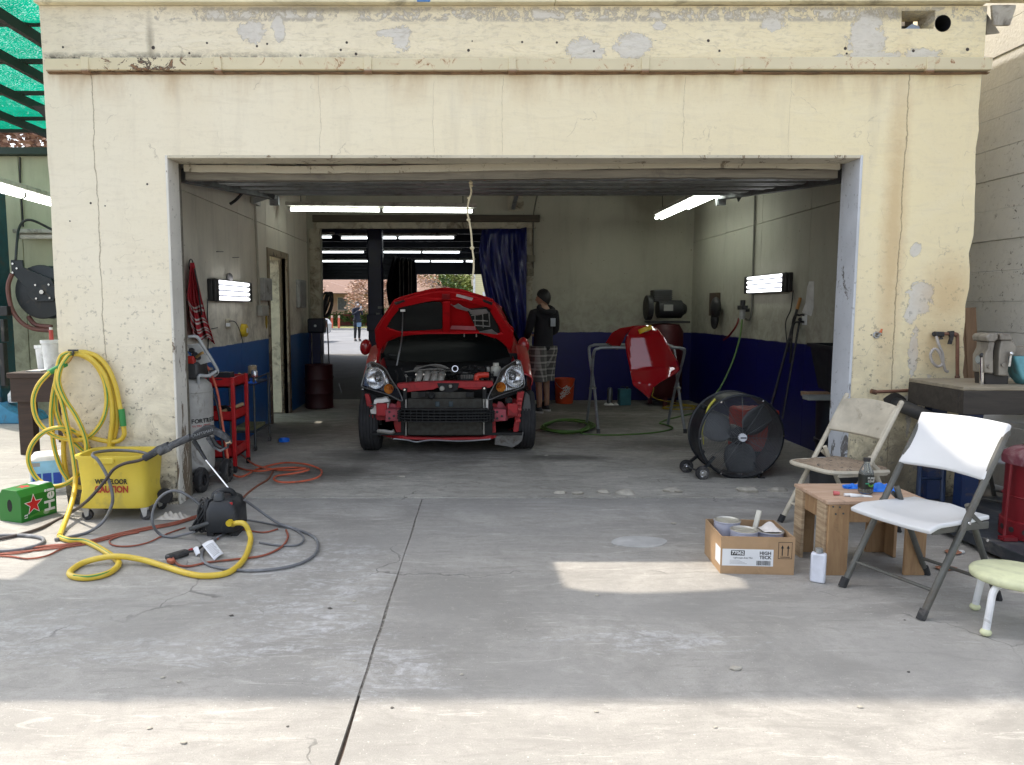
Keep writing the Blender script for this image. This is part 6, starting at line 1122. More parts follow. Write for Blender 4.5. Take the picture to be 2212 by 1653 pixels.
# bins behind the right jamb
BINM = mat('dark_bin', (.006, .008, .012), .5, spec=.3); t = thing('storage_bin', 'large dark plastic bin stacked behind the right door jamb', 'bin', (2.95, 6.3, .62))
m = MB(); q0, q1 = P(1768, 852, 6.0), P(1762, 756, 6.0); z0, z1 = q0.z, q1.z
r_ = lambda i, z: [(2.98 - i, 5.85 - i, z), (3.42 + i, 5.85 - i, z), (3.42 + i, 6.55 + i, z), (3.12 - i, 6.55 + i, z)]
m.rings([r_(-.03, z0), r_(.03, z1), r_(.05, z1), r_(.05, z1 + .03), r_(.02, z1 + .03), r_(.0, z1 - .05)], False); m.build('bin_body', BINM, t)
for x in (3.05, 3.15): m = MB(); m.bar((x, 5.865, z0 + .06), (x, 5.83, z1 - .05), .015, .012); m.build('rib', mat('bin_edge', (.06, .065, .07), .4), t)
t = thing('storage_bin', 'dark round tub standing under the boards behind the right door jamb', 'bin', (3.2, 6.15, .006)); m = MB(); m.lathe([(.18, 0), (.20, .01), (.21, .28), (.225, .285), (.225, .31), (.21, .315), (.22, z0 - .06), (.23, z0 - .05), (.0, z0 - .05)], 32, Matrix.Translation((3.2, 6.15, .006)), False); m.build('tub_body', BINM, t)
for i, (y, lab) in enumerate(((6.0, 'grey painted board lying across the round tub'), (6.25, 'brown board lying across the round tub'))): m = MB(); m.bb((2.80 + .1 * i, y - .05, z0 - .045 + .0 * i), (3.4, y + .06, z0 - .008)); tag(m.build('board', mat('grey_board', (.17, .18, .17), .7) if i == 0 else LUM, loc=(2.8, y, z0 - .04), bevel=.003), lab, 'board')
t = thing('red_crate', 'red plastic crate with a yellow label behind the drum fan', 'crate', (2.75, 6.75, .006)); m = MB(); m.bb((2.52, 6.6, .12), (2.86, 6.95, .50)); m.build('crate_body', mat('red_crate_plastic', (.40, .03, .012), .45), t, bevel=.02); m = MB(); m.bb((2.55, 6.63, .006), (2.83, 6.92, .12)); m.build('crate_base', BLACK, t); m = MB(); m.bb((2.76, 6.594, .2), (2.84, 6.599, .28)); m.build('label', mat('yellow_plastic', (.6, .43, .02), .45), t)
# ---------------------------------------------------------------- drum fan
FC_ = P(1601, 944, 6.05); FN = thing('drum_fan', 'large black drum fan on wheels standing inside the doorway', 'fan', (FC_.x, 6.15, 0)); FR = .345
FB = mat('fan_black', (.014, .017, .021), .38, .2, dirt=.1)
M = FACE(FC_); m = MB(); m.lathe([(FR, .01), (FR + .012, .005), (FR + .012, -.008), (FR, -.012), (FR, -.27), (FR + .012, -.275), (FR + .012, -.29), (FR - .004, -.29), (FR - .006, -.012), (FR - .01, .01)], 64, M, False); m.build('drum', FB, FN)
WIRE = mat('fan_wire', (.10, .105, .11), .4, .3)
m = MB()
for k in range(26): r = .045 + k * .0117; m.torus(M @ Vector((0, 0, .012 + .02 * (1 - (r / FR) ** 2))), r, .0019, 56, 4, ((1, 0, 0), (0, 0, 1)))
g = m.build('grille_ring', WIRE, FN); g['kind'] = 'stuff'
for k in range(12):
    an = 2 * math.pi * k / 12 + (.03 if k % 2 else -.03); d = Vector((math.cos(an), math.sin(an), 0)); m = MB(); m.tube([M @ (d * .03 + Vector((0, 0, .034))), M @ (d * .2 + Vector((0, 0, .03))), M @ (d * (FR - .004) + Vector((0, 0, .012)))], .0022, 5, 4); m.build('grille_spoke', WIRE, FN)
for k in range(6): an = 2 * math.pi * k / 6 + .03; q = M @ Vector((math.cos(an) * FR * .995, math.sin(an) * FR * .995, .012)); m = MB(); m.cyl(q, q + Vector((0, -.008, 0)), .007, n=8); m.build('grille_bolt', CHROME, FN)
m = MB(); m.lathe([(0, .052), (.03, .05), (.034, .042), (.034, .02)], 24, M, False); cap = m.build('hub_badge', mat('badge_white', (.72, .74, .78), .4), FN); m = MB(); m.box(M @ Vector((0, 0, .0525)), (.048, .002, .011)); m.build('badge_print', mat('badge_dark', (.05, .06, .08), .5), cap)
m = MB(); m.cyl(M @ Vector((0, 0, -.05)), M @ Vector((0, 0, -.22)), .075, n=20); m.build('motor', FB, FN)
for k in range(3):
    a0 = R(158) + k * R(120)
    def blade(a, q, a0=a0): r = .06 + .27 * a; w_ = .05 + .075 * math.sin(min(1, a * 1.15) * 2.3); an = a0 + (q - .5) * 2 * w_ / max(r, .12); return M @ Vector((math.cos(an) * r, math.sin(an) * r, -.09 + (q - .5) * .085))
    m = MB(); m.grid(blade, 12, 8); m.build('blade', mat('blade_grey', (.10, .105, .11), .45, .2), FN, thick=.004, smooth=60)
for k, pts in enumerate((((1545, 862), (1532, 878), (1525, 898)), ((1524, 905), (1517, 930), (1520, 960)), ((1512, 945), (1514, 970), (1520, 985)))): m = MB(); m.tube([P(u, v, 6.08) for u, v in pts], .006 if k else .01, 6); m.build('yellow_mark', mat('yellow_mark', (.50, .46, .05), .5), FN)
for x, y in ((1.985, 6.02), (1.93, 6.28)):
    M2 = basis((x, y, .058), (1, 0, 0), (0, 0, 1), (0, -1, 0)); m = MB(); m.lathe([(.03, -.022), (.05, -.024), (.057, -.012), (.057, .012), (.05, .024), (.03, .022)], 26, M2, False); w_ = m.build('wheel', RUBBER, FN); m = MB(); m.lathe([(.0, .03), (.008, .03), (.01, .018), (.026, .018), (.031, .024), (.031, -.02), (0, -.02)], 22, M2, False); m.build('wheel_hub', CHROME, w_)
    m = MB(); m.bar((x + .0, y + .03, .06), (2.09, y + .03, .19), .03, .02); m.build('wheel_bracket', FB, FN)
m = MB(); m.cyl((1.985, 6.0, .058), (1.93, 6.3, .058), .008, n=8); m.build('axle', DARKSTEEL, FN)
for y in (6.06, 6.3): m = MB(); m.tube([(2.42, y, .14), (2.47, y, .06), (2.47, y, .008), (2.52, y, .006)], .014, 6, 4, flat=.5); m.build('foot', FB, FN)
m = MB(); m.tube([M @ Vector((-FR * .82, FR * .68, -.06)), M @ Vector((-FR * .86, FR * .72, -.1)), M @ Vector((-FR * .82, FR * .68, -.16))], .018, 8); m.build('handle', FB, FN)
# rubble along the threshold
RUB = mat('broken_concrete', (.42, .39, .33), .9, bump=.6, bscale=30, var=.3); rr = random.Random(21)
for i, (u, v, s_) in enumerate(((1210, 1068, .055), (1247, 1069, .05), (1303, 1066, .06), (1350, 1068, .09), (1448, 1063, .075), (1466, 1065, .04), (1614, 1063, .10), (1681, 1062, .085))):
    q = G(u, v); m = MB(); m.ball((0, 0, 0), s_, (1.0, .55, .32), 7, 5); m.v = [p * rr.uniform(.75, 1.15) for p in m.v]; m.v = [Vector((p.x, p.y, max(p.z, -.012))) + q + Vector((0, 0, .014)) for p in m.v]
    tag(m.build('concrete_chunk', RUB, loc=(q.x, q.y, 0), smooth=25), ('small' if s_ < .065 else 'large') + ' broken concrete chunk on the doorway threshold', 'rubble', 'concrete chunks on the threshold')
for i, (u, v, s_) in enumerate(((1200, 1111, .01), (1455, 1132, .018), (1590, 1447, .022), (1180, 985, .02), (868, 1032, .03), (1575, 965, .02))):
    q = G(u, v); m = MB(); m.ball((0, 0, 0), s_, (1.2, .8, .35), 6, 4); m.v = [p * rr.uniform(.7, 1.2) + q + Vector((0, 0, s_ * .3)) for p in m.v]; tag(m.build('pebble', RUB, loc=(q.x, q.y, 0), smooth=25), 'loose pale crumb of debris lying on the open floor', 'debris', 'crumbs scattered on the floor')

rr = random.Random(31)
for i in range(22):
    u, v = rr.uniform(120, 2050), rr.uniform(1090, 1620); q = G(u, v); s_ = rr.uniform(.004, .011); m = MB(); m.ball((0, 0, 0), s_, (1.3, .9, .45), 6, 4); m.v = [p * rr.uniform(.7, 1.2) + q + Vector((0, 0, s_ * .35)) for p in m.v]
    tag(m.build('gravel_bit', RUB if i % 3 else mat('dark_grit', (.10, .09, .08), .9), loc=(q.x, q.y, 0), smooth=25), 'tiny bit of gravel lying on the yard concrete', 'gravel', 'gravel bits on the yard')
# ================================================================== right side of the yard
def chair(name, label, loc, rz, w_, frame_m, pan_m, plastic, oval):
    t = thing(name, label, 'chair', loc, rz); hw = w_ / 2; fl = .55 if oval else 1
    B = lambda m, nm, mt, **k: m.build(nm, mt, t, world=False, **k)
    top = Vector((0, .235, .845))
    for s_ in (-1, 1):
        m = MB(); m.tube([(s_ * hw, -.275, .0), (s_ * hw, -.02, .43), (s_ * hw, .195, .795), (s_ * (hw - .004), .225, .835)], .0155, 10, 6, flat=1.0); B(m, 'front_leg', frame_m)
        m = MB(); m.tube([(s_ * (hw - .03), .29, .0), (s_ * (hw - .03), .13, .30), (s_ * (hw - .03), .03, .50)], .0145, 10, 6); B(m, 'rear_leg', frame_m)
        for y, z, dx in ((-.275, 0, 0), (.29, 0, .03)): m = MB(); m.cyl((s_ * (hw - dx), y - (.004 if y < 0 else -.003), .0), (s_ * (hw - dx), y + (.02 if y < 0 else -.018), .045), .0195, n=10); B(m, 'foot_cap', RUBBER)
        m = MB(); m.bar((s_ * (hw - .018), -.22, .405), (s_ * (hw - .018), .16, .395), .012, .035); B(m, 'seat_rail', frame_m, bevel=.003)
        m = MB(); m.bar((s_ * (hw - .014), .02, .47), (s_ * (hw - .014), .13, .385), .006, .02); B(m, 'hinge_link', frame_m)
        for y, z in ((-.02, .43), (.11, .335)): m = MB(); m.cyl((s_ * (hw + .016), y, z), (s_ * (hw + .02), y, z), .008, n=8); B(m, 'rivet', CHROME)
    for y, z, dx in ((-.20, .125, 0), (.235, .10, .03)): m = MB(); m.cyl((-hw + dx, y, z), (hw - dx, y, z), .009, n=8); B(m, 'cross_bar', frame_m)
    if plastic:
        def seat(a, q):
            x = (a - .5) * 2; y = -.255 + .43 * q; ww = hw * (1.0 - .10 * q - .06 * max(0, .25 - q)); e = (abs(x) ** 3)
            return (x * ww, y, .432 - .022 * (1 - x * x) * math.sin(q * 3.0) + .020 * q * (1 - abs(x)) - .035 * max(0, .16 - q) * 4 * (1 if 1 else 0) + .006 * e)
        m = MB(); m.grid(seat, 18, 16); B(m, 'seat', pan_m, thick=.022, smooth=60, bevel=.006)
        def back(a, q): x = (a - .5) * 2; z = .615 + .25 * q; return (x * (hw + .012), -.27 + .60 * z - .01 + (.045 * (1 - x * x)) + .012 * math.sin(q * 3.14), z + (.012 if q > .9 else 0) * (1 - abs(x)) + .012 * abs(x) * (q - .5))
        m = MB(); m.grid(back, 18, 10); B(m, 'backrest', pan_m, thick=-.026, smooth=60, bevel=.010, seg=3)
    else:
        m = MB(); m.tube([(-hw + .02, .17, .40), (-hw + .01, -.1, .41), (-hw + .05, -.25, .415), (0, -.275, .418), (hw - .05, -.25, .415), (hw - .01, -.1, .41), (hw - .02, .17, .40)], .0145, 8, 6); B(m, 'seat_ring', frame_m)
        rr = random.Random(5); m = MB(); m.grid(lambda a, q: ((a - .5) * (w_ - .05) * (1 - .18 * max(0, .35 - q)), -.255 + .42 * q, .425 + .028 * math.sin(a * 3.14) * math.sin(min(1, q + .1) * 3.0) + .006 * math.sin(a * 17 + q * 5) * math.sin(q * 13)), 20, 18); B(m, 'seat_pad', pan_m, thick=.018, smooth=60)
        def back(a, q): x = (a - .5) * 2; z = .60 + .20 * q; return (x * (hw + .004), -.27 + .60 * z + .03 * (1 - x * x), z + (.02 * (1 - x * x) if q > .5 else -.0))
        m = MB(); m.grid(back, 16, 8); B(m, 'backrest', frame_m, thick=-.028, smooth=60, bevel=.010, seg=3)
    return t
GREYF = mat('grey_chair_frame', (.105, .105, .095), .42, .4, dirt=.25); WHITEP = mat('white_chair_plastic', (.60, .61, .62), .38, var=.03)
BEIGE = mat('beige_chair_metal', (.50, .455, .36), .4, dirt=.15, dirtcol=(.2, .16, .11))
b = NB('worn_beige_fabric', .95); rag = b.noise(14, 5, .75, 1.2, b.obj()); c = b.mix(b.mr(rag, .35, .7), (.36, .28, .20), (.23, .17, .12)); c = b.mix(b.mr(b.noise(30, 4, .7, 1, b.obj()), .57, .62), c, (.08, .065, .055)); b.bump(rag, .8, .01); b.col(c); FAB = b.m
chair('folding_chair', 'white plastic folding chair with grey metal frame beside the wooden table', (2.275, 3.555, 0), R(-69), .43, GREYF, WHITEP, True, True)
chair('folding_chair', 'old beige metal folding chair with worn fabric seat in front of the pillar', (2.44, 4.68, 0), R(-73), .43, BEIGE, FAB, False, False)
chair('folding_chair', 'white folding chair standing behind the blue legs of the workbench', (3.75, 5.0, 0), R(-60), .43, GREYF, WHITEP, True, True)
# plywood table
PLY = make_wood('plywood', (.38, .24, .12), (.26, .15, .075), .4, 1.0, (10, 10, 1.2)); PLYE = make_wood('plywood_edge', (.56, .43, .28), (.25, .17, .10), .45, 1.6, (1, 1, 14)); PLYT = make_wood('plywood_top', (.52, .37, .27), (.42, .27, .18), .3, 1, (1.5, 8, 8))
PT = thing('plywood_table', 'low homemade plywood table with paint-stained top beside the white chair', 'table', (2.2, 4.0, 0)); TX0, TX1, TY0, TY1, TZ_ = 1.935, 2.46, 3.83, 4.20, .405
m = MB(); m.bb((TX0 - .012, TY0 - .012, TZ_ - .02), (TX1 + .012, TY1 + .012, TZ_)); m.build('tabletop', PLYT, PT, bevel=.003)
for lo, hi in (((TX0 + .02, TY0 + .004, TZ_ - .12), (TX1 - .02, TY0 + .022, TZ_ - .021)), ((TX0 + .02, TY1 - .022, TZ_ - .12), (TX1 - .02, TY1 - .004, TZ_ - .021)), ((TX0 + .004, TY0 + .023, TZ_ - .12), (TX0 + .022, TY1 - .023, TZ_ - .021)), ((TX1 - .022, TY0 + .023, TZ_ - .12), (TX1 - .004, TY1 - .023, TZ_ - .021))): m = MB(); m.bb(lo, hi); m.build('apron', PLY, PT, bevel=.002)
for x, sx in ((TX0, 1), (TX1, -1)):
    for y, sy in ((TY0, 1), (TY1, -1)):
        m = MB(); m.bb((min(x, x + sx * .11), min(y - sy * .012, y + sy * .006), 0), (max(x, x + sx * .11), max(y - sy * .012, y + sy * .006), TZ_ - .021)); l = m.build('leg_board', PLY, PT, bevel=.002)
        m = MB(); m.bb((min(x - sx * .012, x + sx * .006), min(y + sy * .0065, y + sy * .10), .001), (max(x - sx * .012, x + sx * .006), max(y + sy * .0065, y + sy * .10), TZ_ - .021)); m.build('leg_board', PLYE if sx > 0 else PLY, PT, bevel=.002)
for x, z in ((1.955, .375), (1.99, .372), (1.97, .335), (2.01, .338)): m = MB(); m.cyl((x, TY0 - .012, z), (x, TY0 - .015, z), .005, n=8); m.build('screw', DARKSTEEL, PT)
q = G(1869, 1066, TZ_); BT = thing('tea_bottle', 'square clear tea bottle with dark label and black cap on the plywood table', 'bottle', (q.x, q.y, TZ_))
def sq(r, z, k=.6): return [(q.x + (abs(math.cos(t)) ** k) * (1 if math.cos(t) > 0 else -1) * r, q.y + (abs(math.sin(t)) ** k) * (1 if math.sin(t) > 0 else -1) * r, z) for t in [2 * math.pi * i / 24 + R(20) for i in range(24)]]
m = MB(); z0 = TZ_ + .001; m.rings([sq(.028, z0), sq(.034, z0 + .01), sq(.034, z0 + .11), sq(.033, z0 + .125, .8), sq(.016, z0 + .165, 1), sq(.014, z0 + .178, 1)]); m.build('bottle_body', glass('bottle_plastic', (.82, .86, .80), .06, 1.3, .85), BT, smooth=50)
m = MB(); m.rings([sq(.026, z0 + .008), sq(.030, z0 + .06)]); m.build('tea', mat('dark_tea', (.035, .02, .012), .2), BT)
m = MB(); m.rings([sq(.0345, z0 + .03), sq(.0345, z0 + .108)], False); lb = m.build('label', mat('bottle_label', (.014, .018, .014), .5), BT)
m = MB(); m.cyl((q.x, q.y, z0 + .179), (q.x, q.y, z0 + .198), .018, n=18); m.build('cap', BLACK, BT)
fx = Vector((math.cos(R(-20)), math.sin(R(-20)), 0)); fm = lambda dx, z: basis(Vector((q.x, q.y, z0 + z)) + Vector((-.34, -.94, 0)) * .0352 + fx * dx, (1, 0, 0), (0, 0, 1), (0, -1, 0))
FMs = FACE(Vector((q.x + .008, q.y - .037, z0 + .083))); text('PURE\nLEAF', .0165, mat('label_print', (.55, .56, .52), .6), lb, FMs, 'lettering', .0003)
m = MB(); 
for s_ in (-1, 1): m.prism([(0, 0), (s_ * .012, .006), (s_ * .015, .018), (s_ * .004, .012)], .001, FACE(Vector((q.x + .008, q.y - .037, z0 + .042))))
m.build('leaf_print', mat('leaf_green', (.10, .35, .04), .5), lb)
m = MB(); m.box((q.x - .012, q.y - .0365, z0 + .062), (.02, .001, .006)); m.build('green_band', mat('teal_band', (.05, .35, .22), .5), lb)
BG = mat('blue_nitrile', (.01, .17, .70), .45)
for u, v, s_, lab in ((1845, 1055, .05, 'single bright blue glove beside the tea bottle'), (1905, 1060, .085, 'pile of bright blue gloves behind the tea bottle')):
    q = G(u, v, TZ_); t = thing('rubber_glove', lab, 'glove', (q.x, q.y, TZ_)); m = MB(); m.grid(lambda a, e: (q.x - s_ + 2 * s_ * a, q.y - s_ * .5 + s_ * e, TZ_ + .003 + s_ * .55 * math.sin(a * 3.14) * math.sin(e * 3.14) * (.6 + .5 * math.sin(a * 13 + e * 7))), 16, 12); m.build('palm', BG, t)
    for k in range(4): m = MB(); an = 2.6 + k * .35; m.tube([(q.x - s_ * .3, q.y, TZ_ + .015), (q.x + s_ * .9 * math.cos(an), q.y + s_ * .5 * math.sin(an), TZ_ + .012), (q.x + s_ * 1.25 * math.cos(an), q.y + s_ * .7 * math.sin(an), TZ_ + .008)], .0085, 6, 4); m.build('finger', BG, t)
q = G(1805, 1070, TZ_); m = MB(); m.cyl((q.x - .012, q.y, TZ_ + .013), (q.x + .016, q.y - .008, TZ_ + .013), .012, .010, n=12); tag(m.build('ear_plug', mat('pink_foam', (.62, .16, .16), .8), loc=q), 'small pink foam ear plug on the plywood table', 'ear plug')
q = G(1858, 1073, TZ_); t = thing('caulk_tube', 'flattened white squeeze tube lying on the plywood table', 'tube', (q.x, q.y, TZ_)); m = MB(); m.grid(lambda a, e: (q.x - .06 + .12 * a, q.y - .016 + .032 * e, TZ_ + .002 + .018 * math.sin(e * 3.14) * (1 - .8 * a)), 8, 6); m.build('tube_body', WP, t, thick=.003); m = MB(); m.cyl((q.x - .06, q.y, TZ_ + .01), (q.x - .085, q.y + .003, TZ_ + .01), .009, n=10); m.build('tube_cap', WP, t)
# cardboard box with cans
CBM = mat('cardboard', (.40, .26, .145), .85, var=.08, bump=.1, dirt=.1, dirtcol=(.25, .16, .09)); CB_ = thing('cardboard_box', 'open cardboard box with a white printed label standing on the yard', 'box', (1.585, 4.0, 0), R(-4))
bw, bd, bh = .385, .33, .205; Bq = lambda m, nm, mt, **k: m.build(nm, mt, CB_, world=False, **k)
for lo, hi, nm in (((-bw / 2, -bd / 2, 0), (bw / 2, bd / 2, .005), 'bottom'), ((-bw / 2, -bd / 2, .0055), (bw / 2, -bd / 2 + .005, bh), 'side_panel'), ((-bw / 2, bd / 2 - .005, .0055), (bw / 2, bd / 2, bh), 'side_panel'), ((-bw / 2, -bd / 2 + .0055, .0055), (-bw / 2 + .005, bd / 2 - .0055, bh), 'side_panel'), ((bw / 2 - .005, -bd / 2 + .0055, .0055), (bw / 2, bd / 2 - .0055, bh), 'side_panel')): m = MB(); m.bb(lo, hi); Bq(m, nm, CBM)
LBW = mat('label_paper', (.72, .73, .74), .6, var=.02); PR = mat('print_black', (.012, .012, .012), .6)
m = MB(); m.bb((-bw / 2 + .008, -bd / 2 - .0012, .045), (.082, -bd / 2 - .0003, .137)); Bq(m, 'label', LBW); m = MB(); m.bb((-bw / 2 - .0012, -bd / 2 + .004, .045), (-bw / 2 - .0003, -bd / 2 + .10, .137)); Bq(m, 'label_wrap', LBW)
BM = root_matrix(CB_) ; fb = lambda x, z, e=.0016: BM @ basis((x, -bd / 2 - e, z), (1, 0, 0), (0, 0, 1), (0, -1, 0))
m = MB(); m.bb((-.140, -bd / 2 - .0018, .102), (-.068, -bd / 2 - .0013, .130)); Bq(m, 'print_bar', PR)
text('77062', .026, LBW, CB_, fb(-.104, .116, .0022), 'lettering', .0008, ex=.0003); text('HIGH', .025, PR, CB_, fb(.040, .116), 'lettering', .0006, 'CENTER', ex=.0003); text('TECK', .025, PR, CB_, fb(.040, .093), 'lettering', .0006, ex=.0003); text('Lightweight Body Filler', .011, PR, CB_, fb(-.075, .089), 'lettering', ex=.0003)
for i in range(4): m = MB(); m.bb((-.145, -bd / 2 - .0017, .057 + i * .006), (-.145 + .09 - .012 * i, -bd / 2 - .0013, .0585 + i * .006)); Bq(m, 'fine_print', mat('print_grey', (.3, .3, .3), .6))
rr = random.Random(3); x = -.005
while x < .07:
    ww = rr.choice((.0012, .002, .003)); m = MB(); m.bb((x, -bd / 2 - .0017, .050), (x + ww, -bd / 2 - .0013, .075)); Bq(m, 'bar_line', PR); x += ww + rr.choice((.0014, .0024))
m = MB()
for sx in (-.015, .015): m.prism([(sx - .0025, 0), (sx + .0025, 0), (sx + .0025, .04), (sx + .008, .04), (sx, .058), (sx - .008, .04), (sx - .0025, .04)], .0004, basis((bw / 2 - .05, -bd / 2 - .0004, .105), (1, 0, 0), (0, 0, 1), (0, -1, 0)))
Bq(m, 'arrow_print', PR)
for lo, hi in (((-.036, .088), (.036, .0905)), ((-.036, .1775), (.036, .18)), ((-.036, .0906), (-.0338, .1774)), ((.0338, .0906), (.036, .1774)), ((-.025, .096), (.025, .0995))): m = MB(); m.bb((bw / 2 - .05 + lo[0], -bd / 2 - .0008, lo[1]), (bw / 2 - .05 + hi[0], -bd / 2 - .0004, hi[1])); Bq(m, 'frame_print', PR)
TIN = mat('tin_lid', (.50, .48, .43), .35, .7, dirt=.35, dirtcol=(.6, .58, .5)); TINB = mat('tin_side', (.45, .46, .55), .4, .2, dirt=.2)
for i, (x, y, lab, h) in enumerate(((1.49, 4.07, 'round filler can with a dented lid at the back left inside the cardboard box', .225), (1.535, 3.935, 'round filler can with a label and smeared lid at the front inside the cardboard box', .21), (1.69, 3.97, 'round filler can with a crumpled white rag on it inside the cardboard box', .195))):
    t = thing('filler_can', lab, 'can', (x, y, .006)); r = .07
    m = MB(); m.lathe([(r, 0), (r, h - .01), (r + .004, h - .006), (r + .004, h)], 32, Matrix.Translation((x, y, .006)), False); m.build('can_side', TINB, t); m = MB(); m.lathe([(r + .004, h), (r - .002, h + .002), (r - .006, h - .006), (r * .8, h - .008), (r * .76, h - .004), (0, h - .004)], 32, Matrix.Translation((x, y, .006)), False); m.build('can_lid', TIN, t)
m = MB(); m.grid(lambda a, e: (1.64 + .1 * a, 3.92 + .09 * e, .206 + .03 * math.sin(a * 3.14) * math.sin(e * 3.14) * (1 + .6 * math.sin(a * 9 + e * 8))), 12, 12); tag(m.build('rag', mat('white_cotton', (.62, .58, .55), .9), loc=(1.7, 4.0, .185)), 'crumpled white rag on a can in the cardboard box', 'rag')
m = MB(); m.bar((1.66, 4.1, .17), (1.69, 4.12, .27), .03, .012); tag(m.build('putty_spreader', mat('pale_plastic2', (.6, .58, .5), .5), loc=(1.66, 4.15, .16), bevel=.003), 'pale plastic putty spreader sticking out of the cardboard box', 'spreader')
# white solvent can
q = G(1772, 1262); SC = thing('solvent_can', 'small white rectangular solvent can in front of the plywood table', 'can', (q.x, q.y + .03, 0), R(-32)); Sb = lambda m, nm, mt, **k: m.build(nm, mt, SC, world=False, **k)
m = MB(); m.bb((-.036, -.024, .001), (.036, .024, .158)); Sb(m, 'can_body', mat('white_tin', (.66, .68, .75), .35), bevel=.010); m = MB(); m.cyl((0, 0, .158), (0, 0, .163), .022, n=18); Sb(m, 'neck', CHROME); m = MB(); m.cyl((0, 0, .163), (0, 0, .180), .019, n=18); Sb(m, 'cap', GALV)
M_ = root_matrix(SC) @ basis((-.0507, 0, .08), (0, -1, 0), (0, 0, 1), (-1, 0, 0))
m = MB(); m.bb((-.0375, -.02, .02), (-.0363, .02, .14)); Sb(m, 'side_label', mat('grey_label', (.5, .5, .52), .6))
for k, c_ in enumerate(((.4, .05, .04), (.05, .05, .06), (.4, .05, .04), (.08, .08, .1), (.1, .1, .1))): m = MB(); m.bb((-.0382, -.014, .035 + k * .02), (-.0377, .012 - .004 * (k % 2), .045 + k * .02)); Sb(m, 'label_line', mat('label_line_%s' % 'abcde'[k], c_, .6))
m = MB(); m.torus(G(1822, 1221, .006), .011, .003, 18, 6); tag(m.build('rubber_ring', RUBBER, loc=G(1822, 1221)), 'small black rubber ring lying on the yard under the table', 'ring')
# stool
SX, SY = 2.45, 3.17; SO = thing('step_stool', 'low round pale green stool with white bent legs beside the white chair', 'stool', (SX, SY, 0)); PGR = mat('pale_green_paint', (.58, .60, .38), .55, dirt=.3, dirtcol=(.40, .41, .27), scale=5)
m = MB(); m.lathe([(0, .262), (.155, .262), (.170, .255), (.176, .245), (.174, .228), (.165, .222), (0, .222)], 48, Matrix.Translation((SX, SY, 0)), False); m.build('seat', PGR, SO, smooth=50)
for an in (R(205), R(248 + 15), R(25), R(100)):
    d = Vector((math.cos(an), math.sin(an), 0)); o_ = Vector((SX, SY, 0)); m = MB(); m.tube([o_ + d * .06 + Vector((0, 0, .218)), o_ + d * .13 + Vector((0, 0, .214)), o_ + d * .165 + Vector((0, 0, .19)), o_ + d * .178 + Vector((0, 0, .13)), o_ + d * .195 + Vector((0, 0, .03))], .0145, 10, 6); m.build('leg', mat('white_leg_paint', (.70, .71, .72), .4, dirt=.15), SO); m = MB(); m.ball(o_ + d * .197 + Vector((0, 0, .018)), .023, (1, 1, .78), 12, 8); m.build('foot_ball', PGR, SO)
# platform, oily waste can, workbench, vise
PF = thing('steel_platform', 'low dark steel platform under the workbench', 'platform', (3.6, 4.4, 0)); m = MB(); m.bb((3.0, 3.3, .03), (4.28, 5.1, .10)); m.build('deck', mat('dark_platform', (.035, .042, .052), .5, .2, dirt=.35, dirtcol=(.16, .15, .14)), PF, bevel=.006)
for x in (3.1, 3.6, 4.1): m = MB(); m.bb((x, 3.32, 0), (x + .06, 5.08, .0299)); m.build('skid', BLACK, PF)
WX_, WY_ = 3.33, 4.17; WC = thing('oily_waste_can', 'red metal oily waste can with vented base on the steel platform', 'waste can', (WX_, WY_, .101)); WR = mat('waste_can_red', (.17, .006, .012), .38, dirt=.2, dirtcol=(.18, .05, .04), scale=4)
m = MB(); m.lathe([(.175, .101), (.19, .105), (.19, .2), (.178, .205), (.178, .52), (.185, .53), (.185, .545)], 44, Matrix.Translation((WX_, WY_, 0)), False); m.build('can_body', WR, WC, smooth=50)
m = MB(); m.lathe([(.198, .53), (.20, .575), (.195, .585), (.15, .615), (.05, .64), (0, .642)], 44, Matrix.Translation((WX_, WY_, 0)), False); lid = m.build('lid', mat('lid_dusty_red', (.13, .025, .04), .45, dirt=.4, dirtcol=(.28, .2, .2)), WC, smooth=50)
for k in range(16): an = 2 * math.pi * k / 16 + .2; d = Vector((math.cos(an), math.sin(an), 0)); q = Vector((WX_, WY_, .155)) + d * .190; m = MB(); m.cyl(q, q + d * .002, .016, n=12); m.build('vent_hole', BLACK, WC)
m = MB(); m.torus((WX_, WY_, .345), .181, .004, 44, 5); m.build('body_ring', WR, WC)
m = MB(); an = R(245); d = Vector((math.cos(an), math.sin(an), 0)); s_ = Vector((-d.y, d.x, 0)); c0 = Vector((WX_, WY_, .45)) + d * .178; m.tube([c0 + s_ * -.06 + Vector((0, 0, .03)), c0 + d * .04 + s_ * -.06, c0 + d * .05 + Vector((0, 0, -.04)), c0 + d * .04 + s_ * .06, c0 + s_ * .06 + Vector((0, 0, .03))], .006, 8, 5); m.build('side_handle', WR, WC)
m = MB(); m.tube([(WX_ - .2, WY_ - .02, .53), (WX_ - .215, WY_ - .03, .3), (WX_ - .225, WY_ - .04, .13), (WX_ - .24, WY_ - .07, .118)], .007, 6, 4); m.build('pedal_rod', WR, WC); m = MB(); m.bb((WX_ - .27, WY_ - .10, .105), (WX_ - .19, WY_ - .05, .125)); m.build('pedal', WR, WC)
m = MB(); m.grid(lambda a, e: (WX_ - .09 + .2 * a, WY_ - .1 + .17 * e, .635 + .045 * math.sin(a * 3.14) * math.sin(e * 3.14) * (1 + .5 * math.sin(a * 9 + e * 5))), 14, 12); tag(m.build('rag', mat('dark_green_rag', (.03, .04, .035), .9), loc=(WX_, WY_, .635)), 'dark rag lying on the lid of the red waste can', 'rag')
m = MB(); m.box((WX_ + .02, WY_ - .182, .34), (.10, .004, .14)); m.build('faded_label', mat('faded_orange', (.40, .12, .03), .5), WC)
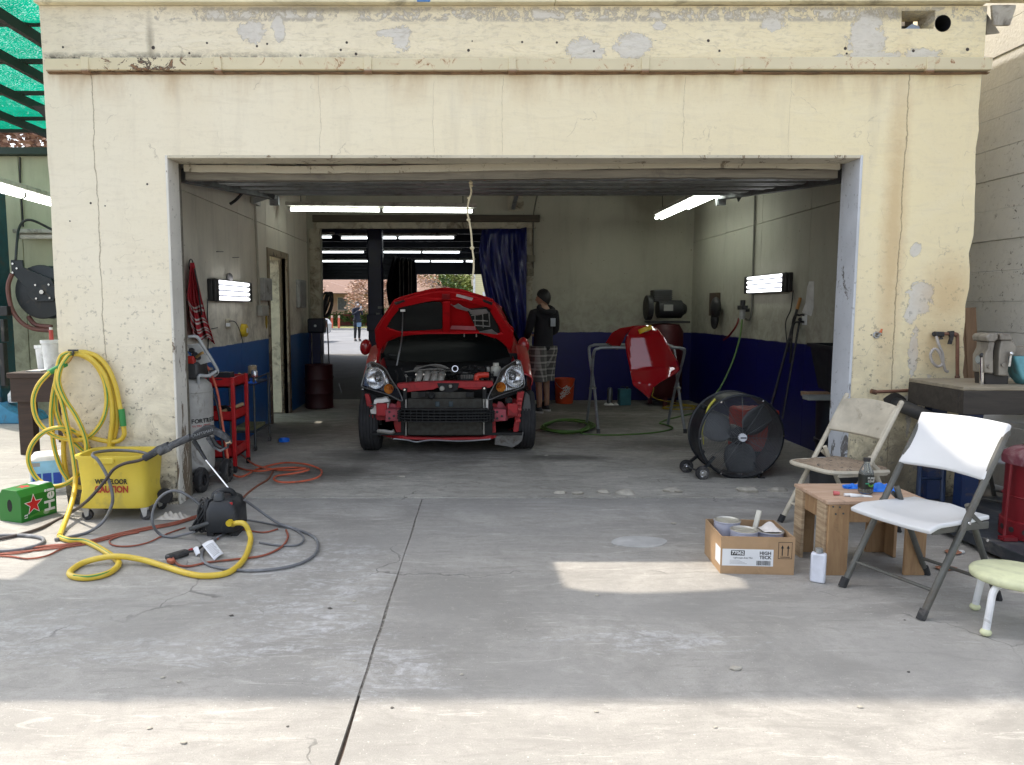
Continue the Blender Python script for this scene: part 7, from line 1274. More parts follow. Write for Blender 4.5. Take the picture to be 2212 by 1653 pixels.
WBN = thing('workbench', 'heavy workbench with oily dark top and blue steel legs by the concrete wall', 'workbench', (3.7, 4.85, .1)); OILY = make_wood('oily_bench', (.022, .018, .015), (.05, .042, .033), .3, 1, (1, 8, 8)); BLUL = mat('blue_leg_paint', (.006, .022, .085), .45, dirt=.3)
m = MB(); m.bb((3.12, 4.58, .905), (4.26, 5.15, .93)); m.build('benchtop', make_wood('bench_surface', (.30, .26, .19), (.20, .17, .12), .4), WBN, bevel=.004)
m = MB(); m.bb((3.122, 4.575, .755), (4.258, 4.62, .904)); m.build('front_apron', OILY, WBN, bevel=.004); m = MB(); m.bb((3.12, 4.621, .755), (3.16, 5.15, .904)); m.build('side_apron', OILY, WBN, bevel=.004)
for x, y in ((3.26, 4.70), (3.26, 5.05), (4.12, 4.70), (4.12, 5.05)): m = MB(); m.bb((x - .055, y - .04, .101), (x + .055, y + .04, .754)); m.build('leg', BLUL, WBN, bevel=.004)
VS = thing('bench_vise', 'large worn steel bench vise with teal body on the workbench', 'vise', (3.42, 4.78, .931)); IRON = mat('worn_iron', (.26, .24, .205), .45, .45, dirt=.3, dirtcol=(.12, .10, .08)); TEALV = mat('teal_vise_paint', (.12, .33, .38), .4, dirt=.2)
vp = lambda uv, y, dep, nm, mt, bev=.008: (lambda m: (uvshell(m, uv, lambda u, v: P(u, v, y), (0, dep, 0)), m.build(nm, mt, VS, bevel=bev, seg=3))[1])(MB())
DJ = mat('jaw_dark', (.035, .03, .027), .6)
vp([(2131, 727), (2138, 721), (2156, 720), (2157, 733), (2150, 738), (2133, 738)], 4.69, .14, 'front_jaw_cap', IRON); vp([(2137, 738), (2150, 738), (2146, 760), (2146, 808), (2128, 806), (2128, 768), (2136, 752)], 4.70, .12, 'front_jaw', IRON)
vp([(2160, 721), (2184, 721), (2190, 735), (2162, 735)], 4.69, .14, 'rear_jaw_cap', IRON); vp([(2164, 735), (2188, 735), (2198, 752), (2194, 766), (2180, 770), (2178, 813), (2157, 812), (2159, 760)], 4.70, .12, 'rear_jaw', IRON)
vp([(2146, 740), (2160, 738), (2158, 812), (2146, 810)], 4.75, .05, 'jaw_gap', DJ); vp([(2126, 806), (2180, 812), (2178, 836), (2128, 834)], 4.74, .10, 'vise_base', DJ)
m = MB(); m.cyl(P(2150, 768, 4.75), P(2165, 768, 4.75), .03, n=14); m.build('guide_screw', TEALV, VS)
vp([(2178, 750), (2290, 748), (2290, 768), (2178, 770)], 4.73, .07, 'slide_bar', IRON, .012); vp([(2192, 770), (2290, 770), (2290, 832), (2225, 836), (2208, 816)], 4.70, .12, 'vise_body', TEALV, .012)
m = MB(); m.cyl(P(2184, 764, 4.68), P(2180, 792, 4.68), .007, n=8); m.ball(P(2184, 764, 4.68), .014, n=8, m=6); m.build('lock_lever', CHROME, VS)
m = MB(); m.cyl(P(2112, 777, 4.76), P(2130, 777, 4.76), .028, n=16); m.build('screw_head', mat('blued_steel', (.35, .42, .52), .25, .9), VS, bevel=.004); m = MB(); m.cyl(P(2122, 768, 4.735), P(2120, 838, 4.735), .0125, n=10); m.build('tommy_bar', CHROME, VS); m = MB(); m.ball(P(2120, 838, 4.735), .017, n=10, m=7); m.ball(P(2122, 768, 4.735), .017, n=10, m=7); m.build('bar_knob', BLACK, VS)
for u, v in ((2136, 792), (2166, 788)): q = P(u, v, 4.70); m = MB(); m.cyl(q, q + Vector((0, -.012, 0)), .013, n=8); m.build('bolt', IRON, VS)
q = P(2147, 828, 4.86); t = thing('orange_bottle', 'orange liquid bottle behind the bench vise', 'bottle', (q.x, 4.9, .931)); m = MB(); m.lathe([(.04, 0), (.042, .01), (.042, .14), (.025, .17), (.018, .19)], 18, Matrix.Translation((q.x, 4.92, .931))); m.build('bottle_body', mat('orange_liquid', (.55, .17, .02), .2), t); m = MB(); m.cyl((q.x, 4.92, 1.122), (q.x, 4.92, 1.145), .02, n=12); m.build('cap', WP, t)
m = MB(); m.bb((3.62, 4.62, .931), (3.75, 4.75, .955)); tag(m.build('parts_tray', LBW, loc=(3.68, 4.68, .931), bevel=.004), 'small pale tray lying on the workbench beside the vise', 'tray')
# pipes on the pillar
CPR = mat('copper_pipe', (.24, .125, .085), .45, .7, dirt=.3); YP = YF - .035
t = thing('copper_pipe', 'bent copper water pipe with a black valve fixed on the right pillar', 'pipe', P(2066, 840, YP)); m = MB(); m.tube([P(2020, 722, YP), P(2055, 721, YP), P(2064, 722, YP), P(2068, 728, YP), P(2068, 780, YP), P(2068, 832, YP), P(2065, 840, YP), P(2055, 841, YP), P(1960, 844, YP), P(1888, 847, YP)], .012, 10, 4); m.build('pipe_run', CPR, t)
for u, v in ((2068, 815), (2064, 723), (2066, 839), (1890, 847)): m = MB(); m.ball(P(u, v, YP), .017, n=10, m=8); m.build('elbow', CPR, t)
m = MB(); m.cyl(P(1882, 845, YP), P(1893, 848, YP), .017, n=10); m.build('end_fitting', CPR, t)
m = MB(); m.cyl(P(2020, 722, YP), P(2020, 722, YF), .02, n=10); m.box(P(2028, 722, YP), (.06, .04, .035)); m.build('valve', BLACK, t, bevel=.006); m = MB(); uvshell(m, [(2050, 716), (2062, 715), (2060, 730), (2056, 744), (2050, 744), (2054, 730)], lambda u, v: P(u, v, YP - .015), (0, .02, 0)); m.build('tape_wrap', RUBBER, t); m = MB(); uvshell(m, [(2034, 722), (2038, 733), (2030, 734)], lambda u, v: P(u, v, YP - .012), (0, .01, 0)); m.build('tape_end', RUBBER, t)
m = MB(); m.tube([P(2022, 726, YP - .01), P(2028, 745, YP - .02), (P(2036, 765, YP - .025)), P(2036, 785, YP - .03), P(2026, 792, YP - .03), P(2014, 782, YP - .03), P(2010, 766, YP - .03), P(2018, 754, YP - .03), P(2028, 760, YP - .035), P(2036, 780, YP - .035), P(2042, 800, YP - .03), P(2048, 803, YP - .03)], .0095, 8, 8); tag(m.build('flexible_pipe', mat('grey_flex', (.40, .37, .34), .5, bump=.6, bscale=200), loc=P(2022, 726, YP)), 'grey flexible pipe curled in a loop on the right pillar', 'pipe')
t = thing('cable_stub', 'small wire stub with an orange cap poking from the right pillar', 'wire stub', P(1893, 724, YF)); m = MB(); m.torus(P(1893, 724, YF - .006), .018, .007, 18, 6, ((1, 0, 0), (0, 0, 1))); m.build('grommet', GALV, t); m = MB(); m.tube([P(1893, 724, YF), P(1896, 726, YF - .03), P(1901, 722, YF - .03), P(1903, 716, YF - .03)], .005, 6); m.build('wire', GALV, t); m = MB(); m.cyl(P(1902, 719, YF - .03), P(1905, 711, YF - .03), .009, .007, n=8); m.build('wire_cap', mat('orange_cap', (.55, .14, .05), .5), t)
t = thing('drain_pipe', 'thick black pipe poking out of a hole in the right pillar', 'pipe', P(1930, 872, YF)); m = MB(); m.tube([P(1930, 870, YF + .05), P(1955, 880, 5.12), P(1990, 895, 4.98), P(2040, 918, 4.8), P(2090, 940, 4.65)], .046, 16, 4); m.build('pipe_run', mat('black_pipe', (.035, .036, .036), .5, dirt=.3), t); m = MB(); m.prism([(.075 * math.cos(a) * (1 + .15 * math.sin(5 * a)), .065 * math.sin(a)) for a in [2 * math.pi * i / 20 for i in range(20)]], .004, FACE(P(1932, 868, YF - .001))); m.build('broken_rim', mat('hole_dark', (.05, .045, .04), .9), t)
# small things behind the chairs
q = Vector((2.62, 5.12, 0)); t = thing('paint_pail', 'black pail with a white label behind the beige chair', 'pail', q); m = MB(); m.lathe([(.0, .002), (.15, .002), (.165, .30), (.172, .305), (.172, .33), (.16, .335), (.0, .335)], 32, Matrix.Translation(q), False); m.build('pail_body', BLACK, t); m = MB(); m.torus(q + Vector((0, 0, .335)), .168, .007, 32, 6); m.build('rim', WP, t); m = MB(); m.bb((2.56, 4.94, .1), (2.66, 4.955, .22)); m.build('label', LBW, t)
t = thing('hand_truck', 'dark blue hand truck lying at the foot of the pillar', 'hand truck', (3.0, 4.95, .0))
for dx in (0, .16): m = MB(); m.cyl((2.93 + dx, 4.66, .03), (3.08 + dx, 4.9, .40), .016, n=8); m.build('rail', mat('dark_blue_tube', (.015, .03, .07), .4, .3), t)
for k in (.3, .7): m = MB(); m.cyl((2.93 + .15 * k, 4.66 + .24 * k, .03 + .37 * k), (3.09 + .15 * k, 4.66 + .24 * k, .03 + .37 * k), .010, n=8); m.build('rung', mat('dark_blue_tube', (.015, .03, .07), .4, .3), t)
rr = random.Random(9); TERR = mat('terracotta_shard', (.30, .14, .085), .85); WST = mat('white_pebble', (.62, .62, .60), .8)
for i in range(9):
    x, y = 2.86 + rr.uniform(-.05, .12), 4.0 + rr.uniform(-.15, .2); s_ = rr.uniform(.012, .024); m = MB(); m.ball((x, y, s_ * .5), s_, (1, .8, .6), 7, 5); tag(m.build('pebble', WST, loc=(x, y, 0)), 'small white pebble beside the steel platform', 'pebble', 'white pebbles beside the platform')
for i, (u, v) in enumerate(((2042, 1230), (2060, 1195), (2000, 1075), (2025, 1080), (2045, 1092))):
    q = G(u, v); m = MB(); m.ball((0, 0, 0), .055, (1.1, .8, .16), 7, 4); m.v = [p * rr.uniform(.75, 1.15) + q + Vector((0, 0, .009)) for p in m.v]; tag(m.build('tile_shard', TERR, loc=(q.x, q.y, 0), smooth=20), 'flat reddish tile shard on the ground near the white chair', 'shard', 'tile shards near the pillar')
# ================================================================== left side of the yard
YEL = mat('yellow_bucket_plastic', (.74, .57, .07), .42, var=.06, dirt=.16, dirtcol=(.46, .36, .10), scale=5)
MBK = thing('mop_bucket', 'yellow mop bucket on casters with floor caution lettering against the left pillar', 'bucket', (-2.36, 4.98, 0))
def rr_ring(x0, x1, y0, y1, z, k=.35): cx_, cy_, a_, b_ = (x0 + x1) / 2, (y0 + y1) / 2, (x1 - x0) / 2, (y1 - y0) / 2; return [(cx_ + a_ * abs(math.cos(t)) ** k * (1 if math.cos(t) >= 0 else -1), cy_ + b_ * abs(math.sin(t)) ** k * (1 if math.sin(t) >= 0 else -1), z) for t in [2 * math.pi * i / 48 for i in range(48)]]
m = MB(); bx0, bx1, by0, by1 = -2.585, -2.115, 4.83, 5.15
m.rings([rr_ring(bx0 + .045, bx1 - .045, by0 + .04, by1 - .03, .10), rr_ring(bx0 + .0, bx1 - .0, by0, by1, .085), rr_ring(bx0 - .005, bx1 + .005, by0 - .005, by1, .095), rr_ring(bx0 + .012, bx1 - .012, by0 + .012, by1, .20), rr_ring(bx0 - .005, bx1 + .005, by0 + .005, by1 + .02, .405), rr_ring(bx0 - .02, bx1 + .02, by0 - .008, by1 + .03, .425), rr_ring(bx0 - .02, bx1 + .02, by0 - .008, by1 + .03, .44), rr_ring(bx0 + .005, bx1 - .005, by0 + .012, by1 + .01, .438), rr_ring(bx0 + .04, bx1 - .04, by0 + .04, by1 - .03, .15), rr_ring(bx0 + .2, bx1 - .2, by0 + .12, by1 - .12, .12)], True); m.build('bucket_body', YEL, MBK, smooth=55)
m = MB(); m.bb((bx0 + .14, by0 - .014, .385), (bx0 + .27, by0 + .004, .432)); m.build('rim_spout', YEL, MBK, bevel=.012)
for x, y in ((bx0 + .05, by0 + .03), (bx1 - .03, by0 + .03), (bx0 + .05, by1 - .03), (bx1 - .03, by1 - .03)):
    m = MB(); m.prism([(-.02, .085), (.03, .085), (.022, .03), (.0, .02)], .035, basis((x, y + .018, 0), (1, 0, 0), (0, 0, 1), (0, -1, 0))); fk = m.build('caster_fork', mat('caster_grey', (.42, .41, .38), .5), MBK, bevel=.003); m = MB(); m.lathe([(.008, -.012), (.034, -.014), (.036, 0), (.034, .014), (.008, .012)], 20, basis((x + .012, y, .036), (1, 0, 0), (0, 0, 1), (0, -1, 0))); m.build('caster_wheel', RUBBER, fk)
M2 = basis((bx1 + .045, by1 - .12, .12), (1, 0, 0), (0, 0, 1), (0, -1, 0)); m = MB(); m.lathe([(.02, -.015), (.05, -.018), (.055, 0), (.05, .018), (.02, .015)], 24, M2); m.build('side_wheel', RUBBER, MBK)
text('WET FLOOR', .046, LOGK, MBK, FACE((-2.345, by0 + .005, .265)), 'lettering', .0014, sx=.82); text('CAUTION', .062, mat('caution_red', (.45, .05, .02), .5), MBK, FACE((-2.345, by0 + .006, .212)), 'lettering', .0022, sx=.80)
# yellow hose
b = NB('yellow_hose', .42); n_ = b.noise(7, 5, .65, .3); c = b.mix(b.mr(n_, .35, .7), (.62, .43, .035), (.70, .52, .07)); c = b.mix(b.mr(b.noise(16, 5, .7), .60, .75, 0, .5), c, (.36, .26, .06)); b.col(c); YH = b.m; GST = mat('green_stripe', (.07, .26, .06), .5)
W = lambda x, y: (43.2 + x * .3485, 720 + y * .3485)
HS_ = thing('garden_hose', 'yellow garden hose with green stripe hung in loops on the left pillar', 'hose', P(158, 768, YF - .05))
def strand(pts, dep, mt=YH, r=.0165, nm='hose_loop', stripe=False):
    q = [P(*W(x, y), YF - d) for (x, y), d in zip(pts, dep if hasattr(dep, '__len__') else [dep] * len(pts))]; m = MB(); m.tube(q, r, 10, 8); o = m.build(nm, mt, HS_, smooth=60)
    if stripe: m = MB(); m.tube([p + Vector((r * .55, -r * .72, 0)) for p in q], r * .28, 6, 8); m.build('stripe', GST, o)
strand([(325, 130), (300, 170), (265, 195)], (.04, .06, .09), mat('brass', (.5, .32, .12), .3, .8), .014, 'brass_coupling')
strand([(285, 190), (240, 212), (180, 245)], .095, mat('green_sleeve', (.03, .25, .06), .45), .020, 'green_sleeve')
strand([(190, 238), (115, 320), (82, 420), (108, 540), (200, 630), (330, 662), (430, 640), (508, 545), (538, 425), (520, 290), (455, 180), (350, 125), (310, 120), (250, 150), (228, 260), (225, 330), (262, 430), (308, 640), (335, 800), (343, 930), (318, 1060), (272, 1190), (245, 1255)], [.10] * 7 + [.09, .075, .06, .05, .04, .04, .07, .11, .12, .13, .14, .16, .24, .40, .62, .80], stripe=True)
strand([(330, 118), (420, 122), (500, 180), (560, 300), (592, 440), (600, 560), (580, 660), (565, 740), (560, 830)], .03)
strand([(335, 125), (450, 130), (535, 200), (590, 320), (618, 450), (640, 570), (645, 630), (615, 665), (560, 672), (470, 655), (380, 625), (300, 600), (230, 585)], [.05, .05, .05, .05, .05, .05, .05, .05, .06, .07, .08, .09, .10])
strand([(340, 128), (430, 150), (520, 250), (560, 380), (572, 520), (560, 640), (548, 760)], .065)
strand([(318, 130), (270, 170), (225, 290), (200, 420), (195, 560), (215, 720), (255, 840), (292, 900), (300, 940)], .06, stripe=True)
strand([(300, 140), (255, 210), (240, 300), (275, 400), (345, 510), (395, 620), (412, 720), (380, 850), (290, 930), (190, 950), (100, 895), (52, 790), (75, 690), (150, 612), (250, 585), (330, 605), (390, 660), (440, 740)], [.08, .11, .13, .14, .14, .14, .14, .15, .15, .15, .15, .15, .14, .13, .12, .09, .06, .04], stripe=True)
strand([(220, 380), (225, 480), (260, 580), (310, 650), (370, 710), (420, 750)], .045, stripe=True)
strand([(272, 640), (270, 760), (290, 880), (330, 940), (400, 960), (450, 955)], .03)
q = P(264, 905, YF - .06); strand([(628, 470), (634, 520), (640, 575)], .05, mat('green_sleeve', (.03, .25, .06), .45), .022, 'green_sleeve')
m = MB(); m.tube([P(158, 768, YF + .02), P(158, 766, YF - .06), P(158, 762, YF - .10), P(158, 756, YF - .11)], .009, 8); m.bar(P(148, 757, YF - .08), P(168, 757, YF - .08), .02, .012); m.build('wall_hook', DARKSTEEL, HS_)
pts = [(128, 1160), (150, 1167), (185, 1170), (222, 1188), (250, 1208), (256, 1220), (235, 1238), (195, 1248), (160, 1246), (151, 1236), (175, 1218), (215, 1206), (258, 1202), (310, 1210), (360, 1225), (410, 1240), (450, 1244), (495, 1236), (527, 1208), (541, 1170)]
zz_ = [.0165] * 10 + [.018, .035, .047, .03] + [.0165] * 6
g3 = [G(u, v, z) for (u, v), z in zip(pts, zz_)] + [G(538, 1150, .05), P(528, 1132, 4.42), P(510, 1130, 4.45), P(498, 1136, 4.49)]
m = MB(); m.tube(g3, .0165, 10, 8); gh = m.build('ground_hose', YH, HS_, smooth=60); m = MB(); m.tube([p + Vector((.003, -.012, .0105)) for p in g3[:9]], .0045, 6, 8); m.build('stripe', GST, gh)
# pressure washer
WPX = Vector((-1.50, 4.60, 0)); PW = thing('pressure_washer', 'black electric pressure washer unit standing on the yard', 'pressure washer', WPX); PB = mat('washer_black', (.016, .018, .021), .42, dirt=.25, dirtcol=(.09, .09, .09))
m = MB(); m.rings([rr_ring(-1.60, -1.41, 4.47, 4.72, .03), rr_ring(-1.61, -1.40, 4.46, 4.73, .05), rr_ring(-1.605, -1.405, 4.465, 4.73, .165), rr_ring(-1.585, -1.43, 4.49, 4.72, .215), rr_ring(-1.56, -1.46, 4.52, 4.70, .232)]); m.build('housing', PB, PW, smooth=40)
m = MB(); m.tube([(-1.56, 4.55, .21), (-1.565, 4.56, .25), (-1.52, 4.58, .272), (-1.47, 4.6, .262), (-1.455, 4.62, .215)], .018, 8, 6); m.build('handle', PB, PW)
m = MB(); m.lathe([(.035, 0), (.033, .03), (.025, .045), (.012, .05)], 20, Matrix.Translation((-1.525, 4.53, .225))); m.build('gun_rest', mat('washer_grey', (.05, .055, .06), .5), PW); m = MB(); m.box((-1.448, 4.500, .205), (.03, .014, .022)); m.build('switch', mat('switch_red', (.45, .02, .02), .4), PW, bevel=.004)
m = MB(); m.cyl((-1.44, 4.475, .10), (-1.44, 4.435, .10), .02, n=12); m.build('inlet', mat('yellow_plastic', (.6, .43, .02), .45), PW); m = MB(); m.cyl((-1.58, 4.475, .09), (-1.67, 4.40, .075), .013, n=10); m.build('outlet', DARKSTEEL, PW)
for x in (-1.58, -1.43): m = MB(); m.bb((x - .02, 4.5, 0), (x + .02, 4.7, .036)); m.build('foot', RUBBER, PW)
rr = random.Random(12)
for k in range(11):
    o_ = rr.uniform(-.02, .02); m = MB(); cx_ = -1.655 - .012 * (k % 4) + o_; tl = .11 + .02 * rr.random(); m.tube([(cx_ + .05 + .02 * math.sin(t * 2 + k) + (.035 * math.sin(t)), 4.52 + .05 * math.cos(t) * .6 + .012 * (k % 3), .125 + tl * .85 * math.sin(t)) for t in [2 * math.pi * j / 9 for j in range(9)]], .0065, 6, 5, True); m.build('power_cord', BLACK, PW)
# spray gun and lance
GN = thing('spray_gun', 'black pressure washer spray gun resting on the mop bucket rim', 'spray gun', P(420, 950, 4.80)); gp = lambda uv, y, d, nm, mt, bev=.006: (lambda m: (uvshell(m, uv, lambda u, v: P(u, v, y), (0, d, 0)), m.build(nm, mt, GN, bevel=bev, seg=3))[1])(MB())
DUST = mat('dusty_black', (.03, .032, .035), .6, dirt=.45, dirtcol=(.20, .205, .21), scale=10)
m = MB(); m.tube([P(312, 990, 4.78), P(330, 980, 4.78), P(345, 970, 4.78), P(362, 966, 4.78), P(385, 956, 4.78), P(412, 944, 4.78)], .024, 12, 5); m.build('foregrip', DUST, GN); m = MB(); m.cyl(P(343, 975, 4.78), P(366, 964, 4.78), .033, n=12); m.build('collar', DUST, GN)
gp([(405, 948), (418, 933), (438, 921), (455, 920), (464, 926), (462, 938), (446, 944), (418, 953)], 4.755, .05, 'gun_body', PB, .010)
gp([(455, 922), (470, 929), (486, 938), (497, 950), (499, 958), (490, 966), (482, 950), (466, 942), (452, 938)], 4.757, .046, 'grip', DUST, .010)
gp([(446, 944), (452, 943), (462, 964), (475, 972), (490, 964), (493, 968), (476, 977), (458, 968), (444, 948)], 4.765, .03, 'trigger_guard', DUST, .004); gp([(455, 946), (460, 945), (470, 960), (480, 966), (476, 969), (464, 962)], 4.77, .02, 'trigger', PB, .003)
m = MB(); m.cyl(P(489, 957, 4.77), P(499, 954, 4.77), .014, n=12); m.build('end_plug', mat('pale_wood_plug', (.45, .33, .22), .6), GN)
text('CRAFTSMAN', .026, mat('gun_print', (.22, .23, .24), .5), GN, basis(P(437, 936, 4.752), (.95, 0, .30), (-.30, 0, .95), (0, -1, 0)), 'lettering')
LN = thing('spray_lance', 'chrome spray lance with black grip leaning on the pressure washer', 'lance', P(496, 1056, 4.62)); m = MB(); m.cyl(P(419, 953, 4.85), P(430, 970, 4.83), .016, n=12); m.build('coupling', DUST, LN); m = MB(); m.cyl(P(429, 968, 4.83), P(445, 994, 4.80), .013, .010, n=12); m.build('lance_grip', BLACK, LN); m = MB(); m.cyl(P(444, 993, 4.80), P(497, 1058, 4.66), .0065, n=10); m.build('lance_tube', CHROME, LN)
# hoses and cords
def cable(nm, lab, cat, pts, mt, r, zf=None):
    q = []
    for p in pts:
        if len(p) == 2: q.append(G(p[0], p[1], r + .002))
        else: q.append(P(p[0], p[1], p[2]) if p[2] > 1 else G(p[0], p[1], p[2]))
    m = MB(); m.tube(q, r, 8, 8); return tag(m.build(nm, mt, loc=q[0], smooth=60), lab, cat)
GRH = mat('grey_hose', (.15, .155, .165), .45, dirt=.25, dirtcol=(.33, .34, .35)); BRH = mat('brown_hose', (.06, .045, .04), .45, dirt=.2); REDC = mat('rust_cord', (.30, .085, .05), .6, dirt=.25)
cable('pressure_hose', 'dark high pressure hose rising from the yard into the spray gun', 'hose', [(-60, 1172), (0, 1164), (50, 1153), (90, 1140), (140, 1115), (185, 1085, 4.72), (222, 1045, 4.72), (245, 1015, 4.73), (268, 1002, 4.75), (300, 995, 4.77), (325, 984, 4.78)], BRH, .0105)
cable('pressure_hose', 'dark hose looping over the mop bucket rim and back to the ground', 'hose', [(118, 1166), (150, 1160), (190, 1150), (222, 1128, .08), (240, 1095, 4.76), (243, 1070, 4.76), (232, 1030, 4.76), (212, 995, 4.77), (200, 984, 4.80), (210, 977, 4.9), (250, 973, 5.05), (300, 976, 5.0), (325, 984, 4.85)], GRH, .0105)
cable('pressure_hose', 'grey hose standing in an open loop beside the pressure washer', 'hose', [(440, 1098, 4.52), (415, 1077, 4.48), (388, 1062, 4.46), (365, 1062, 4.45), (343, 1078, 4.44), (330, 1106, 4.43), (330, 1132, 4.42), (345, 1154, .02), (372, 1160), (400, 1154, .03), (420, 1149, 4.42)], GRH, .0085)
cable('pressure_hose', 'grey hose sweeping in a wide arc on the yard right of the pressure washer', 'hose', [(528, 1080, 4.62), (556, 1100, .12), (600, 1130, .03), (640, 1143), (675, 1158), (687, 1176), (678, 1200), (640, 1220), (580, 1231), (520, 1232), (470, 1226), (442, 1215), (436, 1198), (448, 1178), (480, 1155), (510, 1140)], GRH, .0085)
cable('pressure_hose', 'thin grey hose lying in an inner arc on the yard', 'hose', [(500, 1120), (540, 1124), (590, 1133), (630, 1142), (652, 1155), (655, 1168), (640, 1178), (600, 1178), (560, 1172)], GRH, .006)
cable('pressure_hose', 'grey hose lying in a flat loop at the sunlit edge of the yard', 'hose', [(-40, 1158), (30, 1156), (70, 1158), (93, 1164), (88, 1175), (50, 1186), (10, 1190), (-40, 1188)], GRH, .011)
rr = random.Random(17)
for k, (lab, off) in enumerate((('rust coloured extension cord nearest the wall in the bundle', 0), ('rust coloured extension cord in the middle of the bundle', 6), ('rust coloured extension cord at the outer edge of the bundle', 12), ('darker rust extension cord crossing the bundle', 3))):
    cable('extension_cord', lab, 'cord', [(-40, 1190 + off), (30, 1187 + off + rr.uniform(-6, 6)), (100, 1178 + off * .8 + rr.uniform(-4, 4)), (180, 1168 + off * .6 + rr.uniform(-3, 3)), (250, 1154 + off * .5), (310, 1142 + off * .4 + rr.uniform(-3, 3)), (370, 1130 + off * .4), (415, 1117 + off * .4), (450, 1103 + off * .3)], REDC, .0055)
cable('extension_cord', 'rust cord turning back in a long loop on the yard', 'cord', [(300, 1150), (260, 1158), (237, 1168), (245, 1178), (280, 1180), (320, 1172), (350, 1158), (375, 1148), (400, 1140)], REDC, .005)
cable('extension_cord', 'rust cord curving wide at the sunlit edge of the yard', 'cord', [(-40, 1200), (20, 1202), (60, 1207), (100, 1201), (130, 1187), (160, 1176), (190, 1168)], REDC, .0055)
cable('extension_cord', 'rust cord running from the black adapter across the yard', 'cord', [(372, 1204, .02), (385, 1220), (410, 1223), (450, 1215), (510, 1208), (560, 1202), (590, 1192), (612, 1178), (622, 1160), (618, 1145)], REDC, .0065)
cable('extension_cord', 'rust cord passing under the grey hose beside the paper tag', 'cord', [(470, 1165), (480, 1150), (495, 1138), (530, 1145), (570, 1150), (600, 1143)], REDC, .0055)
q = G(382, 1203); AD = thing('power_adapter', 'black outdoor plug adapter joined to a rust red plug on the yard', 'adapter', q); m = MB(); a, c_ = G(360, 1206, .02), G(405, 1192, .02); m.bar(a, c_, .05, .034); m.build('adapter_body', BLACK, AD, bevel=.012, seg=3); m = MB(); m.bar(a + Vector((.02, -.03, 0)), a + Vector((.06, -.055, -.004)), .026, .024); m.build('red_plug', mat('rust_plug', (.42, .12, .06), .5), AD, bevel=.006); m = MB(); m.tube([c_, c_ + Vector((.04, .02, .0)), G(440, 1178, .012), G(460, 1165, .012)], .007, 7); m.build('lead', BLACK, AD); m = MB(); m.cyl(G(409, 1190, .02), G(415, 1187, .02), .010, n=8); m.build('red_sleeve', mat('red_sleeve', (.45, .04, .05), .5), AD)
PAPER = mat('tag_paper', (.70, .71, .74), .7, var=.03)
def quad_sheet(nm, lab, uvz, lines):
    c4 = [G(u, v, z) for u, v, z in uvz]; f = lambda a, e: (c4[0] * (1 - a) + c4[1] * a) * (1 - e) + (c4[3] * (1 - a) + c4[2] * a) * e + Vector((0, 0, .006 * math.sin(a * 3.1)))
    t = thing(nm, lab, 'tag', c4[3]); m = MB(); m.grid(f, 8, 6); m.build('sheet', PAPER, t, thick=.001)
    for k in range(lines): e0 = .2 + .7 * k / lines; m = MB(); m.grid(lambda a, e: Vector(f(.12 + (.72 - .1 * (k % 3 == 2)) * a, e0 + .035 * e)) + Vector((0, -.001, .0012)), 6, 1); m.build('print_line', mat('print_grey', (.3, .3, .3), .6), t)
quad_sheet('warning_tag', 'large white printed warning tag on the cord', ((436, 1177, .05), (460, 1166, .07), (483, 1196, .02), (463, 1211, .004)), 9)
quad_sheet('warning_tag', 'small blank pinkish tag on the cord next to the large tag', ((417, 1186, .03), (428, 1181, .045), (433, 1196, .02), (424, 1202, .004)), 0)
m = MB(); q = G(372, 1120); m.grid(lambda a, e: (q.x - .10 + .21 * a, q.y - .05 + .11 * e, .004 + .034 * math.sin(a * 3.14) * math.sin(e * 3.14) * (.8 + .8 * math.sin(a * 19 + e * 6) * math.cos(e * 11 + a * 5))), 26, 18); tag(m.build('rag', mat('dirty_white_rag', (.52, .48, .42), .9), loc=q), 'dirty white rag crumpled beside the mop bucket', 'rag')
# beer carton
a0 = math.atan2(.25, .09); BC = thing('beer_carton', 'green cardboard beer carton with red star standing in the sun', 'carton', (-2.92, 4.775, 0), a0 - R(90))
# local: near corner at origin, long side along +y, depth along -x
GRN = mat('green_carton', (.014, .165, .018), .42, var=.05); Bc = lambda m, nm, mt, **k: m.build(nm, mt, BC, world=False, **k); cw, cl_, ch = .20, .275, .215
m = MB(); m.prism([(0, 0), (0, ch * .80), (-.035, ch), (-cw + .035, ch), (-cw, ch * .80), (-cw, 0)], cl_, basis((0, cl_, 0), (1, 0, 0), (0, 0, 1), (0, -1, 0))); Bc(m, 'carton', GRN, bevel=.003)
MC = root_matrix(BC); sf = lambda y, z, e=.0012: MC @ basis((e, y, z), (0, 1, 0), (0, 0, 1), (1, 0, 0))
star = lambda r, k=.42: [(math.sin(2 * math.pi * i / 10) * (r if i % 2 == 0 else r * k), math.cos(2 * math.pi * i / 10) * (r if i % 2 == 0 else r * k)) for i in range(10)]
for r, mt, e in ((.074, LBW, .0008), (.063, mat('star_red', (.50, .012, .015), .45), .0014)): m = MB(); m.prism(star(r), .0006, basis((e, .095, .105), (0, 1, 0), (0, 0, 1), (1, 0, 0))); Bc(m, 'star', mt)
text('Heineken', .075, LBW, BC, MC @ basis((.0014, .215, .185), (0, 0, 1), (0, -1, 0), (1, 0, 0)), 'lettering', .002) if 0 else text('Hei', .112, LBW, BC, MC @ basis((.0014, .222, .108), (0, 0, 1), (0, -1, 0), (1, 0, 0)), 'lettering', .003)
text('12', .030, LBW, BC, MC @ basis((.0014, .035, .035), (0, 0, 1), (0, -1, 0), (1, 0, 0)), 'lettering', .001)
